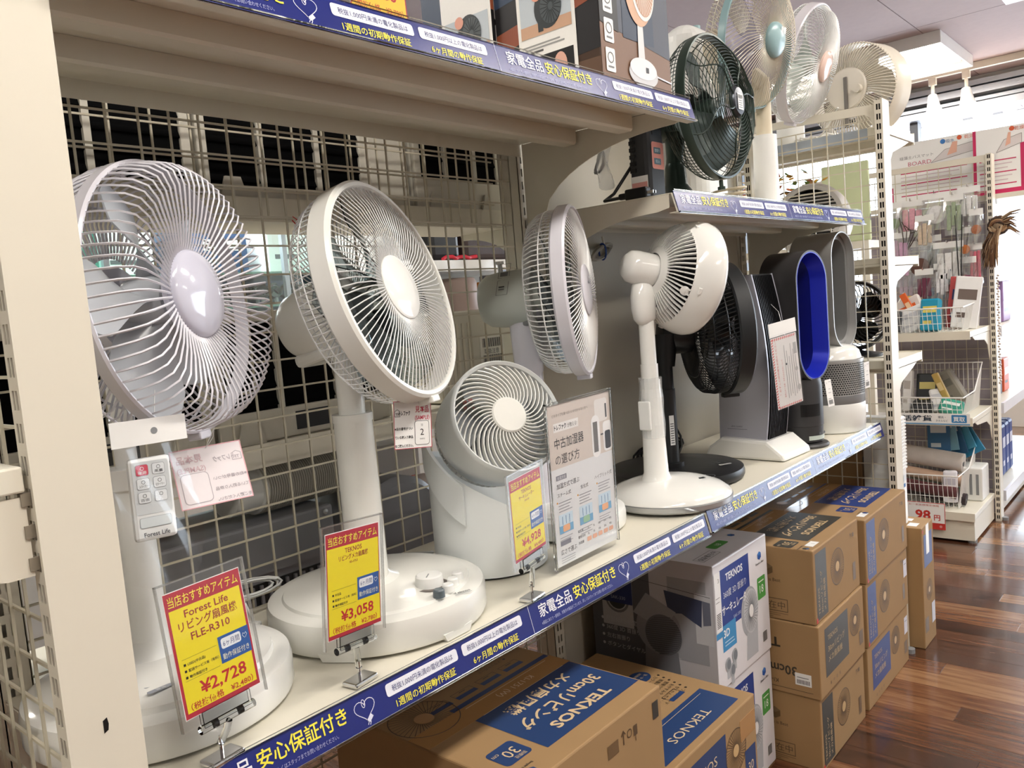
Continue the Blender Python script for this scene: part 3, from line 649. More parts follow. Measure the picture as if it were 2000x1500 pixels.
MN = Matrix.Translation((dx_ + .008, dy_ - .003, 1.185))
MB(MN).lathe([(0, -.012), (.018, -.008), (.027, .004), (.031, .025), (.031, .055), (.026, .08), (.015, .09), (0, .092)], 28, sx=1.1, sy=.85).build('neck', whiteg, t, smooth=60)
MB(MN @ AX((.01, -.0265, .03), (1, 0, 0), (0, 0, 1), (0, -1, 0))).lathe([(0, .001), (.0035, .001), (.0035, -.003), (0, -.003)], 12).build('neck_screw', grey, t)
cD = Vector((1.345, .095, 1.272)); aD = azel(-30, -14); MD = frame(aD, (0, 0, 1), cD)
MB(MD).lathe([(.0, -.158), (.024, -.155), (.034, -.145), (.037, -.13), (.037, -.086), (.0, -.08)], 40).build('motor_housing', whiteg, t, smooth=50)
MB(MD).lathe([(.040, -.088), (.05, -.083), (.056, -.079), (.056, -.075), (.045, -.08)], 56).build('dome_collar', whiteg, t, smooth=50)
MB(MD).lathe([(.109, -.043), (.115, -.035), (.122, -.02), (.127, -.002), (.128, .01), (.126, .022), (.119, .03), (.112, .03), (.118, .018), (.121, .0), (.113, -.024), (.106, -.040)], 96).build('dome_rim', whiteg, t, smooth=50)
rb = MB(MD)
for i in range(60):
    a = 2 * math.pi * i / 60
    pts = [pc(.054, a, -.078), pc(.074, a + .02, -.072), pc(.093, a + .05, -.06), pc(.11, a + .07, -.042)]
    for q in range(3): rb.bar(pts[q], pts[q + 1], .0030, .006, Vector(pts[q]))
rb.build('dome_ribs', whiteg, t)
MB(MD).lathe([(.0, -.03), (.045, -.04), (.045, -.06), (.0, -.06)], 32).lathe([(.0, -.034), (.1, -.03), (.1, -.026), (0, -.028)], 40).build('dark_core', black, t)
blades(t, MD, 5, .02, .105, -.012, .03, mat('white_blade', 'D5D6D8', .3), .8)
fr_ = wires(60, [(.03, .03), (.07, .032), (.105, .028), (.12, .02)], .0012, .5); xf(fr_, MD).build('front_grille', whiteg, t)
MB(MD).lathe([(0, .036), (.028, .034), (.03, .028), (0, .026)], 32).build('hub_cap', whiteg, t, smooth=40)
for a in (R(200), R(285), R(120)):
    MB(MD @ Matrix.Rotation(a, 4, 'Z')).box(.113, .1215, -.007, .007, -.030, -.023).build('clip', whiteg, t, bevel=.001)
MB(MD @ Matrix.Rotation(R(205), 4, 'Z') @ AX((.102, 0, -.052), (0, 1, 0), (-.45, 0, -.89), (.55, 0, -.83))).lathe([(0, .004), (.009, .003), (.0105, 0), (0, 0)], 20).build('round_boss', whiteg, t, smooth=50)
P_ = Print(frame((0, 0, 1), (.35, 1, 0), (dx_ + .06, dy_ - .085, ZD + .0505)) @ Matrix.Rotation(R(6), 4, 'X'))
P_.ringl(0, 0, .045, .0006, '9FA3A8', 1, 28, .016); P_.rect(-.008, -.006, .022, .009, '33373B', 2)
for i in range(5): P_.text('●', -.03 + i * .014, .008, .004, '9BA0A6', 'c')
P_.done(t, 'control_print')

# black fan
ex, ey = 1.475, .24
t = thing('pedestal_fan', 'black pedestal fan with wide black rim beside the grey tower fan', 'fan', (ex, ey, ZD), group='fans on the far shelf')
base_disc(t, ex + .02, ey, ZD, .172, .03, black, .004, False)
pole(t, ex, ey, ZD + .033, ZD + .045, .034, black, 'pole_collar'); pole(t, ex, ey, ZD + .045, ZD + .23, .0225, black, 'lower_pole'); pole(t, ex, ey, ZD + .23, 1.08, .020, black, 'upper_pole')
cE = Vector((1.62, .125, 1.14)); aE = -45
blkw = mat('black_wire', '1B1C1E', .35, var=.02)
ME = head(t, cE, aE, 1, .16, black, mat('black_rim_plastic', '202224', .42, var=.03), blkw, nf=90, nr=100, fr=.0013, front=[(.04, .03), (.08, .026), (.12, .016), (.155, -.002)],
          rear=[(.158, -.03), (.16, -.06), (.155, -.085), (.135, -.10), (.10, -.108), (.045, -.11)], band=(.166, .156, -.036, .006), hub=(.04, .034),
          motor=(.05, -.11, -.19), motorm=black, blade=(7, .03, .145, -.03, .05), bladem=mat('dark_clear_blade', '3A3E42', .15, var=0), rrings=((.16, -.06), (.148, -.092), (.115, -.106)), rswirl=.25)
MB().tube([(ex, ey, 1.06), (ex + .005, ey - .002, 1.14)], [.026, .034], 20).build('neck_joint', black, t, smooth=50)
P_ = Print(frame((0, 0, 1), (.5, 1, 0), (ex + .065, ey - .09, ZD + .0345)))
for i in range(3):
    for j in range(3): P_.rrect(-.02 + i * .018, -.012 + j * .012, .011, .005, .0015, '4A4D50')
P_.rect(-.012, -.038, .034, .010, 'E8E8E6', 1)
for i in range(8): P_.rect(-.010 + i * .0038, -.0365, .0018, .006, '222222', 2)
P_.done(t, 'control_print')
P_ = Print(frame((-.55, -.83, 0), (0, 0, 1), (ex - .0126, ey - .019, ZD + .13))); P_.rect(-.008, -.04, .013, .075, 'E6E6E4')
for i in range(9): P_.rect(-.006, -.035 + i * .006, .009, .002, '444444', 2)
P_.done(t, 'barcode_label')
# ------------------------------------------------------------------ tower fan, bladeless fans
t = thing('tower_fan', 'grey-sided tower fan with black ribbed outlet on a white foot', 'tower fan', (1.84, .2, ZD))
MT = frame((0, 0, 1), (0, 1, 0), (1.835, .175, ZD)) @ Matrix.Rotation(R(-93), 4, 'Z')      # local x = outlet direction
side = []
H_ = .455
for i in range(15): f = i / 14; side.append((.045 + .04 * math.sin(math.pi * (.15 + .75 * f)) - .012 * f, .045 + H_ * f))
for i in range(11): f = 1 - i / 10; side.append((-.075 - .012 * math.sin(math.pi * f) + .05 * f, .045 + H_ * f))
greyp = mat('lilac_grey_metallic', 'B6B6C0', .3, .25, var=.02)
MB(MT).prism(side, -.062, -.055, 'y').build('side_panel', greyp, t, smooth=35); MB(MT).prism(side, .055, .062, 'y').build('side_panel', greyp, t, smooth=35)
MB(MT).prism([(x * .93, z) for x, z in side], -.055, .055, 'y').build('core', black, t, smooth=35)
for k in range(12):
    y = -.05 + k * .1 / 11; e = [(x * .985 + .004, z - .004) for x, z in side[:15]]; MB(MT).prism(e + [(x - .02, z) for x, z in e[::-1]], y - .0012, y + .0012, 'y').build('outlet_rib', black, t)
MB(MT).prism([(-.115, 0), (.125, 0), (.118, .018), (.075, .052), (-.06, .058), (-.10, .03)], -.085, .085, 'y').build('foot', whiteg, t, bevel=.008)
P_ = Print(MT @ AX((-.02, -.0625, .085), (1, 0, 0), (0, 0, 1), (0, -1, 0))); P_.text('slim tower', 0, 0, .008, '6C6C76', 'c'); P_.rect(-.03, -.006, .06, .0012, '7C7C86'); P_.done(t, 'lettering')
MB().tube([(1.72 + .02 * math.sin(i * .9) - .02 * i / 8, .36 + .015 * math.cos(i), ZD + .11 * max(0, 1 - i / 4) + .006) for i in range(12)], .0035, 6).build('power_cord', black, t, smooth=60)

def stadium(a, L, n=20):
    """closed outline: half width a, straight part L, bottom at z=0"""
    p = [(a * math.cos(math.pi * i / n), a + L + a * math.sin(math.pi * i / n)) for i in range(n + 1)]
    return p + [(-a * math.cos(math.pi * i / n), a - a * math.sin(math.pi * i / n)) for i in range(n + 1)]
def loop_part(M, o_, i_, d0, d1, flare=0, i2=None):
    """ring between outlines o_ and i_, from depth d0 (front) to d1"""
    mb = MB(M); n = len(o_)
    vs = [(x, d0, z) for x, z in o_] + [(x, d1, z) for x, z in o_] + [(x, d0, z) for x, z in i_] + [(x, d1, z) for x, z in (i2 or i_)]
    fs = []
    for k in range(n):
        j = (k + 1) % n; fs += [(k, j, n + j, n + k), (2 * n + j, 2 * n + k, 3 * n + k, 3 * n + j), (2 * n + k, 2 * n + j, j, k), (n + k, n + j, 3 * n + j, 3 * n + k)]
    return mb.add(vs, fs)
def off(a, L, d, z=0): return [(x, zz + d + z) for x, zz in stadium(a - d, L)]
t = thing('bladeless_fan', 'dark grey bladeless fan with vivid blue inner loop and price tag', 'fan', (1.99, .1, ZD), group='bladeless fans')
Mb = Matrix.Translation((1.99, .1, 0)) @ Matrix.Rotation(R(-8), 4, 'Z')
graph = mat('graphite_plastic', '3B3A3B', .42, var=.03); blue = mat('cobalt_blue_satin', '1A2AB4', .3, .25, var=.02)
a_, L_, zb_ = .086, .195, .962
loop_part(Mb @ Matrix.Translation((0, 0, zb_)), off(a_, L_, .0), off(a_, L_, .005), -.05, .065).build('outer_loop', graph, t, smooth=40)
loop_part(Mb @ Matrix.Translation((0, 0, zb_)), off(a_, L_, .0048), off(a_, L_, .0075), -.05, -.01, .0, off(a_, L_, .024)).build('inner_loop', blue, t, smooth=40)
loop_part(Mb @ Matrix.Translation((0, 0, zb_)), off(a_, L_, .0047), off(a_, L_, .0245), -.01, .062, .0, off(a_, L_, .018)).build('rear_lip', mat('shaded_blue_satin', '121C86', .35, .2), t, smooth=40)  # darker blue paints the shade on the loop's deeper wall
MB(Mb @ Matrix.Translation((0, 0, ZD))).lathe([(0, 0), (.07, 0), (.072, .005), (.068, .010), (.052, .012), (0, .012)], 48).build('foot_plate', graph, t, smooth=40)
MB(Mb @ Matrix.Translation((0, 0, ZD))).lathe([(.05, .012), (.056, .016), (.057, .06), (.0585, .062), (.0585, .175), (.055, .195), (.03, .20), (0, .20)], 48).build('base_body', graph, t, smooth=30)
MB(Mb @ Matrix.Translation((0, 0, ZD)) @ Matrix.Rotation(R(-125), 4, 'Z')).lathe([(.0588, .09), (.0594, .09), (.0594, .125), (.0588, .125)], 10, -.5, .5).build('filter_window', black, t)
Ps = Print(Mb @ AX((0, -.0597, ZD), (1, 0, 0), (0, 0, 1), (0, -1, 0)))
for i in range(3): Ps.disc(-.012 + i * .012, .04, .004, '55565A')
Ps.done(t, 'button_marks')
MB(Mb @ Matrix.Translation((0, 0, ZD)) @ Matrix.Rotation(R(-100), 4, 'Z')).lathe([(.0575, .022), (.0582, .022), (.0582, .034), (.0575, .034)], 10, -.6, .6).build('rating_sticker', mat('pale_green_sticker', 'C9D3CB', .4), t)
t = thing('bladeless_fan', 'silver and white bladeless purifier fan with perforated drum base', 'fan', (2.265, .115, ZD), group='bladeless fans')
Ms = Matrix.Translation((2.265, .115, 0)) @ Matrix.Rotation(R(-6), 4, 'Z')
a_, L_, zb_ = .078, .2, 1.03
silv = mat('satin_silver_plastic', 'B4B4B2', .32, .35, var=.02)
loop_part(Ms @ Matrix.Translation((0, 0, zb_)), off(a_, L_, 0), off(a_, L_, .004), -.06, .075, 0, off(a_, L_, .012)).build('outer_loop', silv, t, smooth=40)
loop_part(Ms @ Matrix.Translation((0, 0, zb_)), off(a_, L_, .006), off(a_, L_, .022), -.04, .07, 0, off(a_, L_, .03)).build('inner_loop', mat('dark_silver_plastic', '8D8D8C', .3, .4), t, smooth=40)
MB(Ms @ Matrix.Translation((0, 0, ZD))).lathe([(0, 0), (.096, 0), (.1, .004), (.1, .02), (.101, .022), (.102, .085), (.1005, .09), (0, .09)], 64).build('base_bottom', white, t, smooth=30)
MB(Ms @ Matrix.Translation((0, 0, ZD))).lathe([(.1, .088), (.102, .092), (.102, .115), (.1, .117)], 64).build('grey_band', mat('pewter_plastic', '8E9092', .35, .3), t, smooth=30)
MB(Ms @ Matrix.Translation((0, 0, ZD))).lathe([(.097, .115), (.097, .212), (0, .212)], 48).build('filter_core', dark, t, smooth=30)
perf = MB(Ms @ Matrix.Translation((0, 0, ZD)))
NC, NR = 84, 15; hx = 2 * math.pi / NC
for j in range(NR + 1):
    z = .117 + j * .0065
    perf.lathe([(.1005, z - .0011), (.1018, z - .0011), (.1018, z + .0011), (.1005, z + .0011)], 56)
for j in range(NR):
    z = .117 + j * .0065
    for i in range(NC):
        a = hx * (i + (j % 2) * .5)
        if not (-2.9 < (a if a < math.pi else a - 2 * math.pi) < .4): continue
        perf.bar(pc(.1012, a, z), pc(.1012, a, z + .0065), .0021, .0013, pc(1, a, 0))
perf.build('perforated_drum', silv, t, smooth=30)
MB(Ms @ Matrix.Translation((0, 0, ZD))).lathe([(.1, .214), (.1025, .216), (.1025, .224), (.098, .226), (0, .226)], 64).build('silver_collar', silv, t, smooth=30)
MB(Ms @ Matrix.Translation((0, 0, ZD + .226))).lathe([(.096, 0), (.09, .022), (.075, .037), (.03, .046), (0, .047)], 56).build('white_shoulder', whiteg, t, smooth=60)
P_ = Print(Ms @ AX((.045, -.0945, ZD + .07), (.9, .42, 0), (0, 0, 1), (.42, -.9, 0))); P_.text('dyson', 0, 0, .009, '6D6F71', 'c'); P_.done(t, 'lettering')

# ------------------------------------------------------------------ fans on the middle shelf of the far bay
ZMt = ZM + HS - .005
green = mat('dark_green_enamel', '34423B', .3, .2, var=.05); 
gx, gy = 1.475, .175
t = thing('table_fan', 'dark green retro metal fan with wavy wire guard', 'fan', (gx, gy, ZMt))
MB(Matrix.Translation((gx, gy, ZMt))).lathe([(0, 0), (.075, 0), (.078, .006), (.07, .016), (.04, .03), (.028, .05), (.025, .09), (.022, .1), (0, .1)], 40).build('base', green, t, smooth=50)
MB().tube([(gx, gy, ZMt + .08), (gx, gy, 1.56), (gx, gy - .005, 1.62)], [.024, .02, .026], 16).build('post', green, t, smooth=60)
cG = Vector((1.473, .058, 1.655)); MG = frame(azel(-90, 2), (0, 0, 1), cG)
def spiral_guard(prof):
    mb = MB()
    for r_, z_ in prof: mb.ring(r_, z_, .0011, 72, 4)
    return mb
fp = [(.03 + .128 * (i / 17), .052 - .05 * (i / 17) ** 3.2) for i in range(18)]
xf(spiral_guard(fp), MG).build('front_grille', green, t, smooth=50)
rp = [(.05 + .108 * (i / 14), -.085 + .05 * (i / 14) ** 4) for i in range(15)] + [(.160, -.03), (.161, -.022)]
xf(spiral_guard(rp), MG).build('rear_grille', green, t, smooth=50)
wv = MB()
for k in range(6):
    a0 = k * math.pi / 3 + .4
    wv.tube([pc(r_, a0 + .16 * math.sin(r_ * 55), z_ + .003) for r_, z_ in fp], .0016, 5); wv.tube([pc(r_, a0, z_ - .002) for r_, z_ in rp], .0014, 5)
xf(wv, MG).build('wavy_spokes', green, t, smooth=60)
MB(MG).lathe([(.158, -.016), (.1625, -.016), (.1635, -.010), (.1635, .002), (.1625, .006), (.158, .006), (.1565, .0), (.158, -.016)], 80).build('rim_ring', green, t, smooth=35)
MB(MG).lathe([(0, .058), (.026, .056), (.031, .05), (.031, .044), (0, .044)], 40, sy=1.15).build('hub_badge', mat('gunmetal', '4A4E54', .3, .6), t, smooth=40)
P_ = Print(MG @ Matrix.Translation((.0, .0, .0575))); P_.rect(-.013, -.02, .026, .036, 'EDEDEA')
for i in range(5): P_.rect(-.010, -.016 + i * .005, .018, .0018, '8A8A8A', 2)
for i in range(10): P_.rect(-.011 + i * .0022, .006, .0011, .007, '333333', 2)
P_.done(t, 'price_sticker')
MB(MG).lathe([(0, -.06), (.045, -.06), (.052, -.08), (.048, -.15), (.03, -.175), (0, -.18)], 36).build('motor_housing', green, t, smooth=50)
MB(MG).lathe([(0, .0), (.02, -.004), (.026, -.02), (.026, -.05), (0, -.05)], 28).build('spinner', green, t, smooth=40)
blades(t, MG, 4, .025, .142, -.025, .05, mat('grey_green_blade', '4C5754', .25, .4), .95)
MB(MG).tube([(0, -.165, -.006), (0, -.18, -.006)], .005, 8).tube([(0, -.18, -.006), (0, -.187, -.006)], .009, 10).build('guard_screw', green, t, smooth=40)

teal = mat('pale_teal_plastic', '93B2B6', .3, var=.01); beige = mat('beige_pole_plastic', 'D9CDB4', .35, var=.01)
t = thing('pedestal_fan', 'tall old fan with pale teal hub and rim, above the dark green fan', 'fan', (1.9, .13, ZMt), group='fans on the middle shelf')
cT = Vector((1.82, .10, 1.875))
MTe = head(t, cT, -96, -10, .163, beige, teal, mat('beige_wire', 'D6CFBE', .3, .2, var=.02), nf=90, nr=90, fr=.0011, front=[(.043, .046), (.08, .047), (.12, .04), (.148, .026), (.163, .004)], swirl=.45,
           rear=[(.163, -.016), (.165, -.035), (.155, -.06), (.12, -.075), (.05, -.078)], rswirl=-.35, band=(.168, .163, -.016, .006), hub=(.044, .052), hubm=teal, motor=(.05, -.08, -.15), motorm=beige,
           blade=(5, .026, .145, -.025, .045), bladem=mat('violet_clear_blade', 'B9B2C6', .12, var=0, alpha=.55), rrings=((.165, -.035), (.14, -.068), (.1, -.077)), hubdome=.012)
P_ = Print(MTe @ Matrix.Translation((.008, .012, .0625)) ); P_.rect(-.006, .004, .011, .016, 'E4E8E8'); P_.rect(.007, .004, .011, .016, 'E4E8E8'); P_.done(t, 'hub_stickers')
pole(t, 1.9, .13, ZMt, ZMt + .2, .033, white, 'lower_pole', .032); pole(t, 1.9, .13, ZMt + .2, 1.80, .0215, beige, 'upper_pole')
MB().bar((1.9, .13, 1.78), (1.85, .2, 1.87), .05, .05).build('neck_joint', beige, t, bevel=.01)
MB(Matrix.Translation((1.9, .13, ZMt))).lathe([(0, 0), (.06, 0), (.06, .006), (.033, .012), (0, .012)], 36).build('base', white, t, smooth=40)

t = thing('tower_heater', 'black tower heater with vents and a salmon control panel, power plug lying beside it', 'heater', (1.352, .18, ZMt))
MB().box(1.315, 1.39, .152, .205, ZMt, 1.66).build('body', mat('charcoal_plastic', '2B2B2D', .5, var=.04), t, bevel=.012)
for k in range(9): MB().box(1.312, 1.3155, .185, .2, ZMt + .07 + k * .0155, ZMt + .079 + k * .0155).build('vent_fin', black, t)
MB().box(1.335, 1.37, .1505, .152, ZMt + .15, ZMt + .2).build('grip_slot', black, t, bevel=.0006)
Ps = Print(AX((1.3545, .1513, ZMt + .105), (1, 0, 0), (0, 0, 1), (0, -1, 0))); Ps.rrect(-.026, -.03, .052, .06, .006, 'D98877'); Ps.rrect(-.018, .004, .03, .014, .002, '3E5A66', 2); Ps.rrect(-.018, -.02, .03, .014, .002, '3E5A66', 2); Ps.text('首振り', -.003, .008, .008, 'D5E3E6', 'c', 3); Ps.text('切/入', -.003, -.016, .008, 'D5E3E6', 'c', 3); Ps.done(t, 'control_panel')
Ps = Print(AX((1.3148, .1785, ZMt + .035), (0, -1, 0), (0, 0, 1), (-1, 0, 0))); Ps.rect(-.022, -.03, .044, .056, 'F0EDEA'); Ps.rect(-.020, -.006, .04, .018, 'E0A19A', 2)
for i in range(6): Ps.rect(-.020, -.026 + i * .004, .040 - .006 * (i % 3), .0014, '8C8C8C', 2)
Ps.done(t, 'warning_label')
MB().tube([(1.33, .206, ZMt + .09), (1.30, .24, ZMt + .03), (1.26, .24, ZMt + .012), (1.255, .19, ZMt + .012)], .0038, 8).build('power_cord', black, t, smooth=60)
MB().box(1.24, 1.262, .12, .175, ZMt + .002, ZMt + .026).box(1.245, 1.257, .17, .195, ZMt + .006, ZMt + .02).build('power_plug', black, t, bevel=.004)
MB().box(1.245, 1.247, .105, .122, ZMt + .01, ZMt + .016).box(1.255, 1.257, .105, .122, ZMt + .01, ZMt + .016).build('plug_pin', chrome, t)
t = thing('tie_bag', 'clear bag with a grey coiled cord hanging left of the black heater', 'bag', (1.29, .26, ZMt))
MB().surf(lambda u, v: (1.27 + .05 * u + .006 * math.sin(9 * v), .255 + .012 * math.sin(6 * u + 8 * v), ZMt + .06 + .16 * v - .02 * math.sin(3 * u)), 8, 10, .0008).build('plastic_bag', wrapm, t, smooth=60)
MB().tube([(1.295 + .014 * math.cos(i * 1.1), .27 + .01 * math.sin(i * 1.1), ZMt + .08 + .12 * (.5 + .5 * math.sin(i * .55))) for i in range(34)], .0035, 6).build('coiled_cord', grey, t, smooth=60)
tag(mesh_at_center(MB().tube([(1.66 + .03 * math.cos(i * .55) * (1 + .08 * math.sin(i)), .13 + .045 * math.sin(i * .55), ZMt + .008 + .0011 * i) for i in range(36)], .0032, 6).build('cable_coil', beige, None, smooth=60)), 'coiled cream cable lying right of the dark green fan', 'cable')
t = thing('white_heater', 'white rounded heater with a small teal knob behind the dark green fan', 'heater', (1.9, .33, ZMt))
MB().box(1.80, 2.0, .275, .385, ZMt, 1.985).build('body', white, t, bevel=.05, seg=5)
MB().tube([(1.93, .33, 1.983), (1.93, .33, 2.0)], .013, 16).build('knob', teal, t, smooth=40)

# ------------------------------------------------------------------ end unit beyond the mesh: shelves face +X
def end_shelf(label, z, x1=2.80, y1=1.0, lip=None, y0=-.02):
    t = thing('end_shelf', label, 'shelf', (2.65, (y0 + y1) / 2, z))
    MB().box(2.495, x1, y0, y1, z - .028, z).build('deck', deckm, t, bevel=.002); MB().box(x1 - .002, x1 + .004, y0, y1, z - .035, z + .004).build('front_lip', cream, t)
    MB().prism([(2.49, z - .03), (x1 - .05, z - .03), (x1 - .1, z - .045), (2.56, z - .08), (2.53, z - .11), (2.51, z - .17), (2.49, z - .17)], y0 + .004, y0 + .007, 'y').build('bracket', cream, t)
    MB().box(2.58, 2.60, y0 + .03, y1, z - .05, z - .028).build('rib', cream, t)
    if lip: MB().box(2.494, 2.4965, y0 + .06, y1, z - .035, z).build('back_strip', lip, t)
    return t
ends = mat('bluish_grey_strip', 'A9B2BC', .3, var=.15, scale=12)
end_shelf('top cream shelf beyond the end mesh holding the cream fan', 1.715, lip=ends)
end_shelf('cream shelf beyond the end mesh holding the grey round circulator', 1.30)
end_shelf('white shelf end sticking out right of the far post', .965)
# white fan standing on it
t = thing('pedestal_fan', 'white fan with salmon-pink hub at the top, in front of the cream fan', 'fan', (2.265, .285, ZMt), group='fans on the middle shelf')
pink = mat('salmon_hub_plastic', 'E6C9BC', .15, var=.01, coat=.4); pgw = mat('pale_green_white_plastic', 'E3E6DD', .25, var=.01)
MW = head(t, (2.287, .137, 1.902), -88, -19, .1745, pgw, mat('pearl_lilac_plastic', 'DAD6DC', .25, var=.01), whw, nf=90, nr=80, fr=.0012, front=[(.045, .045), (.08, .046), (.118, .04), (.152, .027), (.169, .0)], swirl=.25,
     rear=[(.171, -.02), (.169, -.045), (.15, -.07), (.09, -.08), (.045, -.08)], band=(.1745, .168, -.03, .004), hub=(.045, .051), hubm=pink, motor=(.046, -.08, -.15), motorm=pgw, blade=(4, .03, .153, -.02, .05), bladem=mat('frosted_mint_blade', 'D9E2DA', .15, var=0, alpha=.7), rrings=((.169, -.045), (.126, -.075)))
pole(t, 2.265, .285, ZMt + .012, 1.90, .022, white, 'pole'); base_disc(t, 2.265, .285, ZMt, .09, .014, white, .004, False)
tag(mesh_at_center(MB(Matrix.Translation((2.6, .33, 1.715))).lathe([(0, 0), (.045, 0), (.047, .004), (.047, .12), (.042, .13), (.03, .135), (0, .136)], 32).build('white_canister', white, None, smooth=40)), 'white plastic canister standing behind the end mesh under the white fan', 'canister')
# big cream circular fan seen from behind
t = thing('box_fan', 'large cream circular fan seen from behind, top right by the ceiling light', 'fan', (2.73, .1, 1.715), group='fans on the end shelf')
creamf = mat('cream_fan_plastic', 'D9D1C2', .35, var=.02)
MCr = frame(azel(-10, 0), (0, 0, 1), (2.70, .125, 1.878)) @ Matrix.Scale(.88, 4)
MB(MCr).lathe([(.172, -.055), (.176, -.05), (.178, .0), (.182, .05), (.178, .052), (.172, .0), (.17, -.05)], 80).build('drum', creamf, t, smooth=40)
rr_ = MB(MCr)
for i in range(84):
    a = 2 * math.pi * i / 84; pts = [pc(.075, a, -.088), pc(.10, a + .03, -.092), pc(.135, a + .07, -.086), pc(.16, a + .09, -.072), pc(.175, a + .1, -.052)]
    for q in range(4): rr_.bar(pts[q], pts[q + 1], .0022, .005, Vector(pts[q]))
rr_.build('rear_ribs', creamf, t)
MB(MCr).lathe([(0, -.098), (.074, -.096), (.08, -.09), (.08, -.082), (0, -.082)], 56).build('rear_plate', creamf, t, smooth=40)
MB(MCr).box(-.008, .008, -.14, .045, -.104, -.0965).build('cord_slot', mat('shadow_grey_plastic', '6F6A64', .5), t, bevel=.004)
MB(MCr).tube([(-.05, -.01, -.096), (-.05, -.01, -.115)], .016, 16).build('side_knob', creamf, t, smooth=40)
blades(t, MCr, 5, .03, .155, -.02, .05, creamf, .8); xf(wires(60, [(.04, .05), (.1, .055), (.15, .05), (.175, .04)], .0014, .4), MCr).build('front_grille', creamf, t)
MB().tube([(2.72, .11, 1.715), (2.72, .11, 1.76)], .014, 16).build('stand_post', creamf, t, smooth=40); MB(Matrix.Translation((2.72, .11, 1.715))).lathe([(0, 0), (.09, 0), (.09, .012), (.02, .02), (0, .02)], 40).build('stand_base', creamf, t, smooth=40)
tag(mesh_at_center(MB().tube([(2.56 + .02 * math.sin(i * .7), .28 + .05 * math.cos(i * .5) - .002 * i, 1.722 + .003 * (i % 5)) for i in range(40)], .003, 6).tube([(2.54, .2, 1.73), (2.52, .16, 1.77), (2.50, .13, 1.80)], .003, 6).build('cable_bundle', ivory, None, smooth=60)), 'bundled cream cable behind the end mesh below the cream fan', 'cable')
# grey round circulator seen through the mesh
t = thing('air_circulator', 'grey-white round circulator seen through the end mesh above the banner', 'circulator', (2.66, .29, 1.30))
gw = mat('warm_grey_white_plastic', 'CBC7C3', .4, var=.02)
MGc = frame(azel(-172, 12), (0, 0, 1), (2.66, .29, 1.455))
MB(MGc).lathe([(.118, -.06), (.128, -.05), (.132, 0), (.128, .04), (.115, .06), (.10, .062), (.11, .03), (.112, -.05)], 64).build('shell', gw, t, smooth=40)
gr = MB(MGc)
for i in range(15): z = -.09 + i * .0125; w_ = math.sqrt(max(0, .104 ** 2 - z * z)); gr.box(-w_, w_, z - .0022, z + .0022, .045, .058)
gr.build('louvre', gw, t)
MB(MGc).lathe([(0, -.07), (.118, -.06), (.115, -.04), (0, -.04)], 56).build('rear_shell', gw, t, smooth=40); MB(MGc).lathe([(0, .02), (.11, .02), (.11, .015), (0, .015)], 40).build('dark_core', black, t)
MB(Matrix.Translation((2.66, .29, 1.30))).lathe([(0, 0), (.1, 0), (.1, .01), (.03, .03), (.025, .06), (0, .06)], 40).build('stand', gw, t, smooth=40)
# black round fan on the shelf below
t = thing('box_fan', 'black round fan seen through the end mesh beside the silver purifier', 'fan', (2.66, .165, .965))
MBk = frame(azel(-165, 4), (0, 0, 1), (2.67, .165, 1.11)) @ Matrix.Scale(.9, 4)
MB(MBk).lathe([(.125, -.05), (.135, -.045), (.138, .0), (.132, .04), (.122, .045), (.12, 0), (.122, -.045)], 64).build('shell', black, t, smooth=40)
xf(wires(40, [(.03, .04), (.08, .045), (.11, .042), (.125, .035)], .002, .6), MBk).build('front_grille', black, t); MB(MBk).lathe([(0, .05), (.032, .046), (.034, .035), (0, .03)], 32).build('hub_cap', black, t, smooth=40)
blades(t, MBk, 4, .03, .11, 0, .04, mat('glossy_black', '0C0D0F', .1), .9)
MB(Matrix.Translation((2.67, .165, .965))).lathe([(0, 0), (.09, 0), (.09, .01), (.03, .02), (0, .03)], 40).build('stand', black, t, smooth=40)
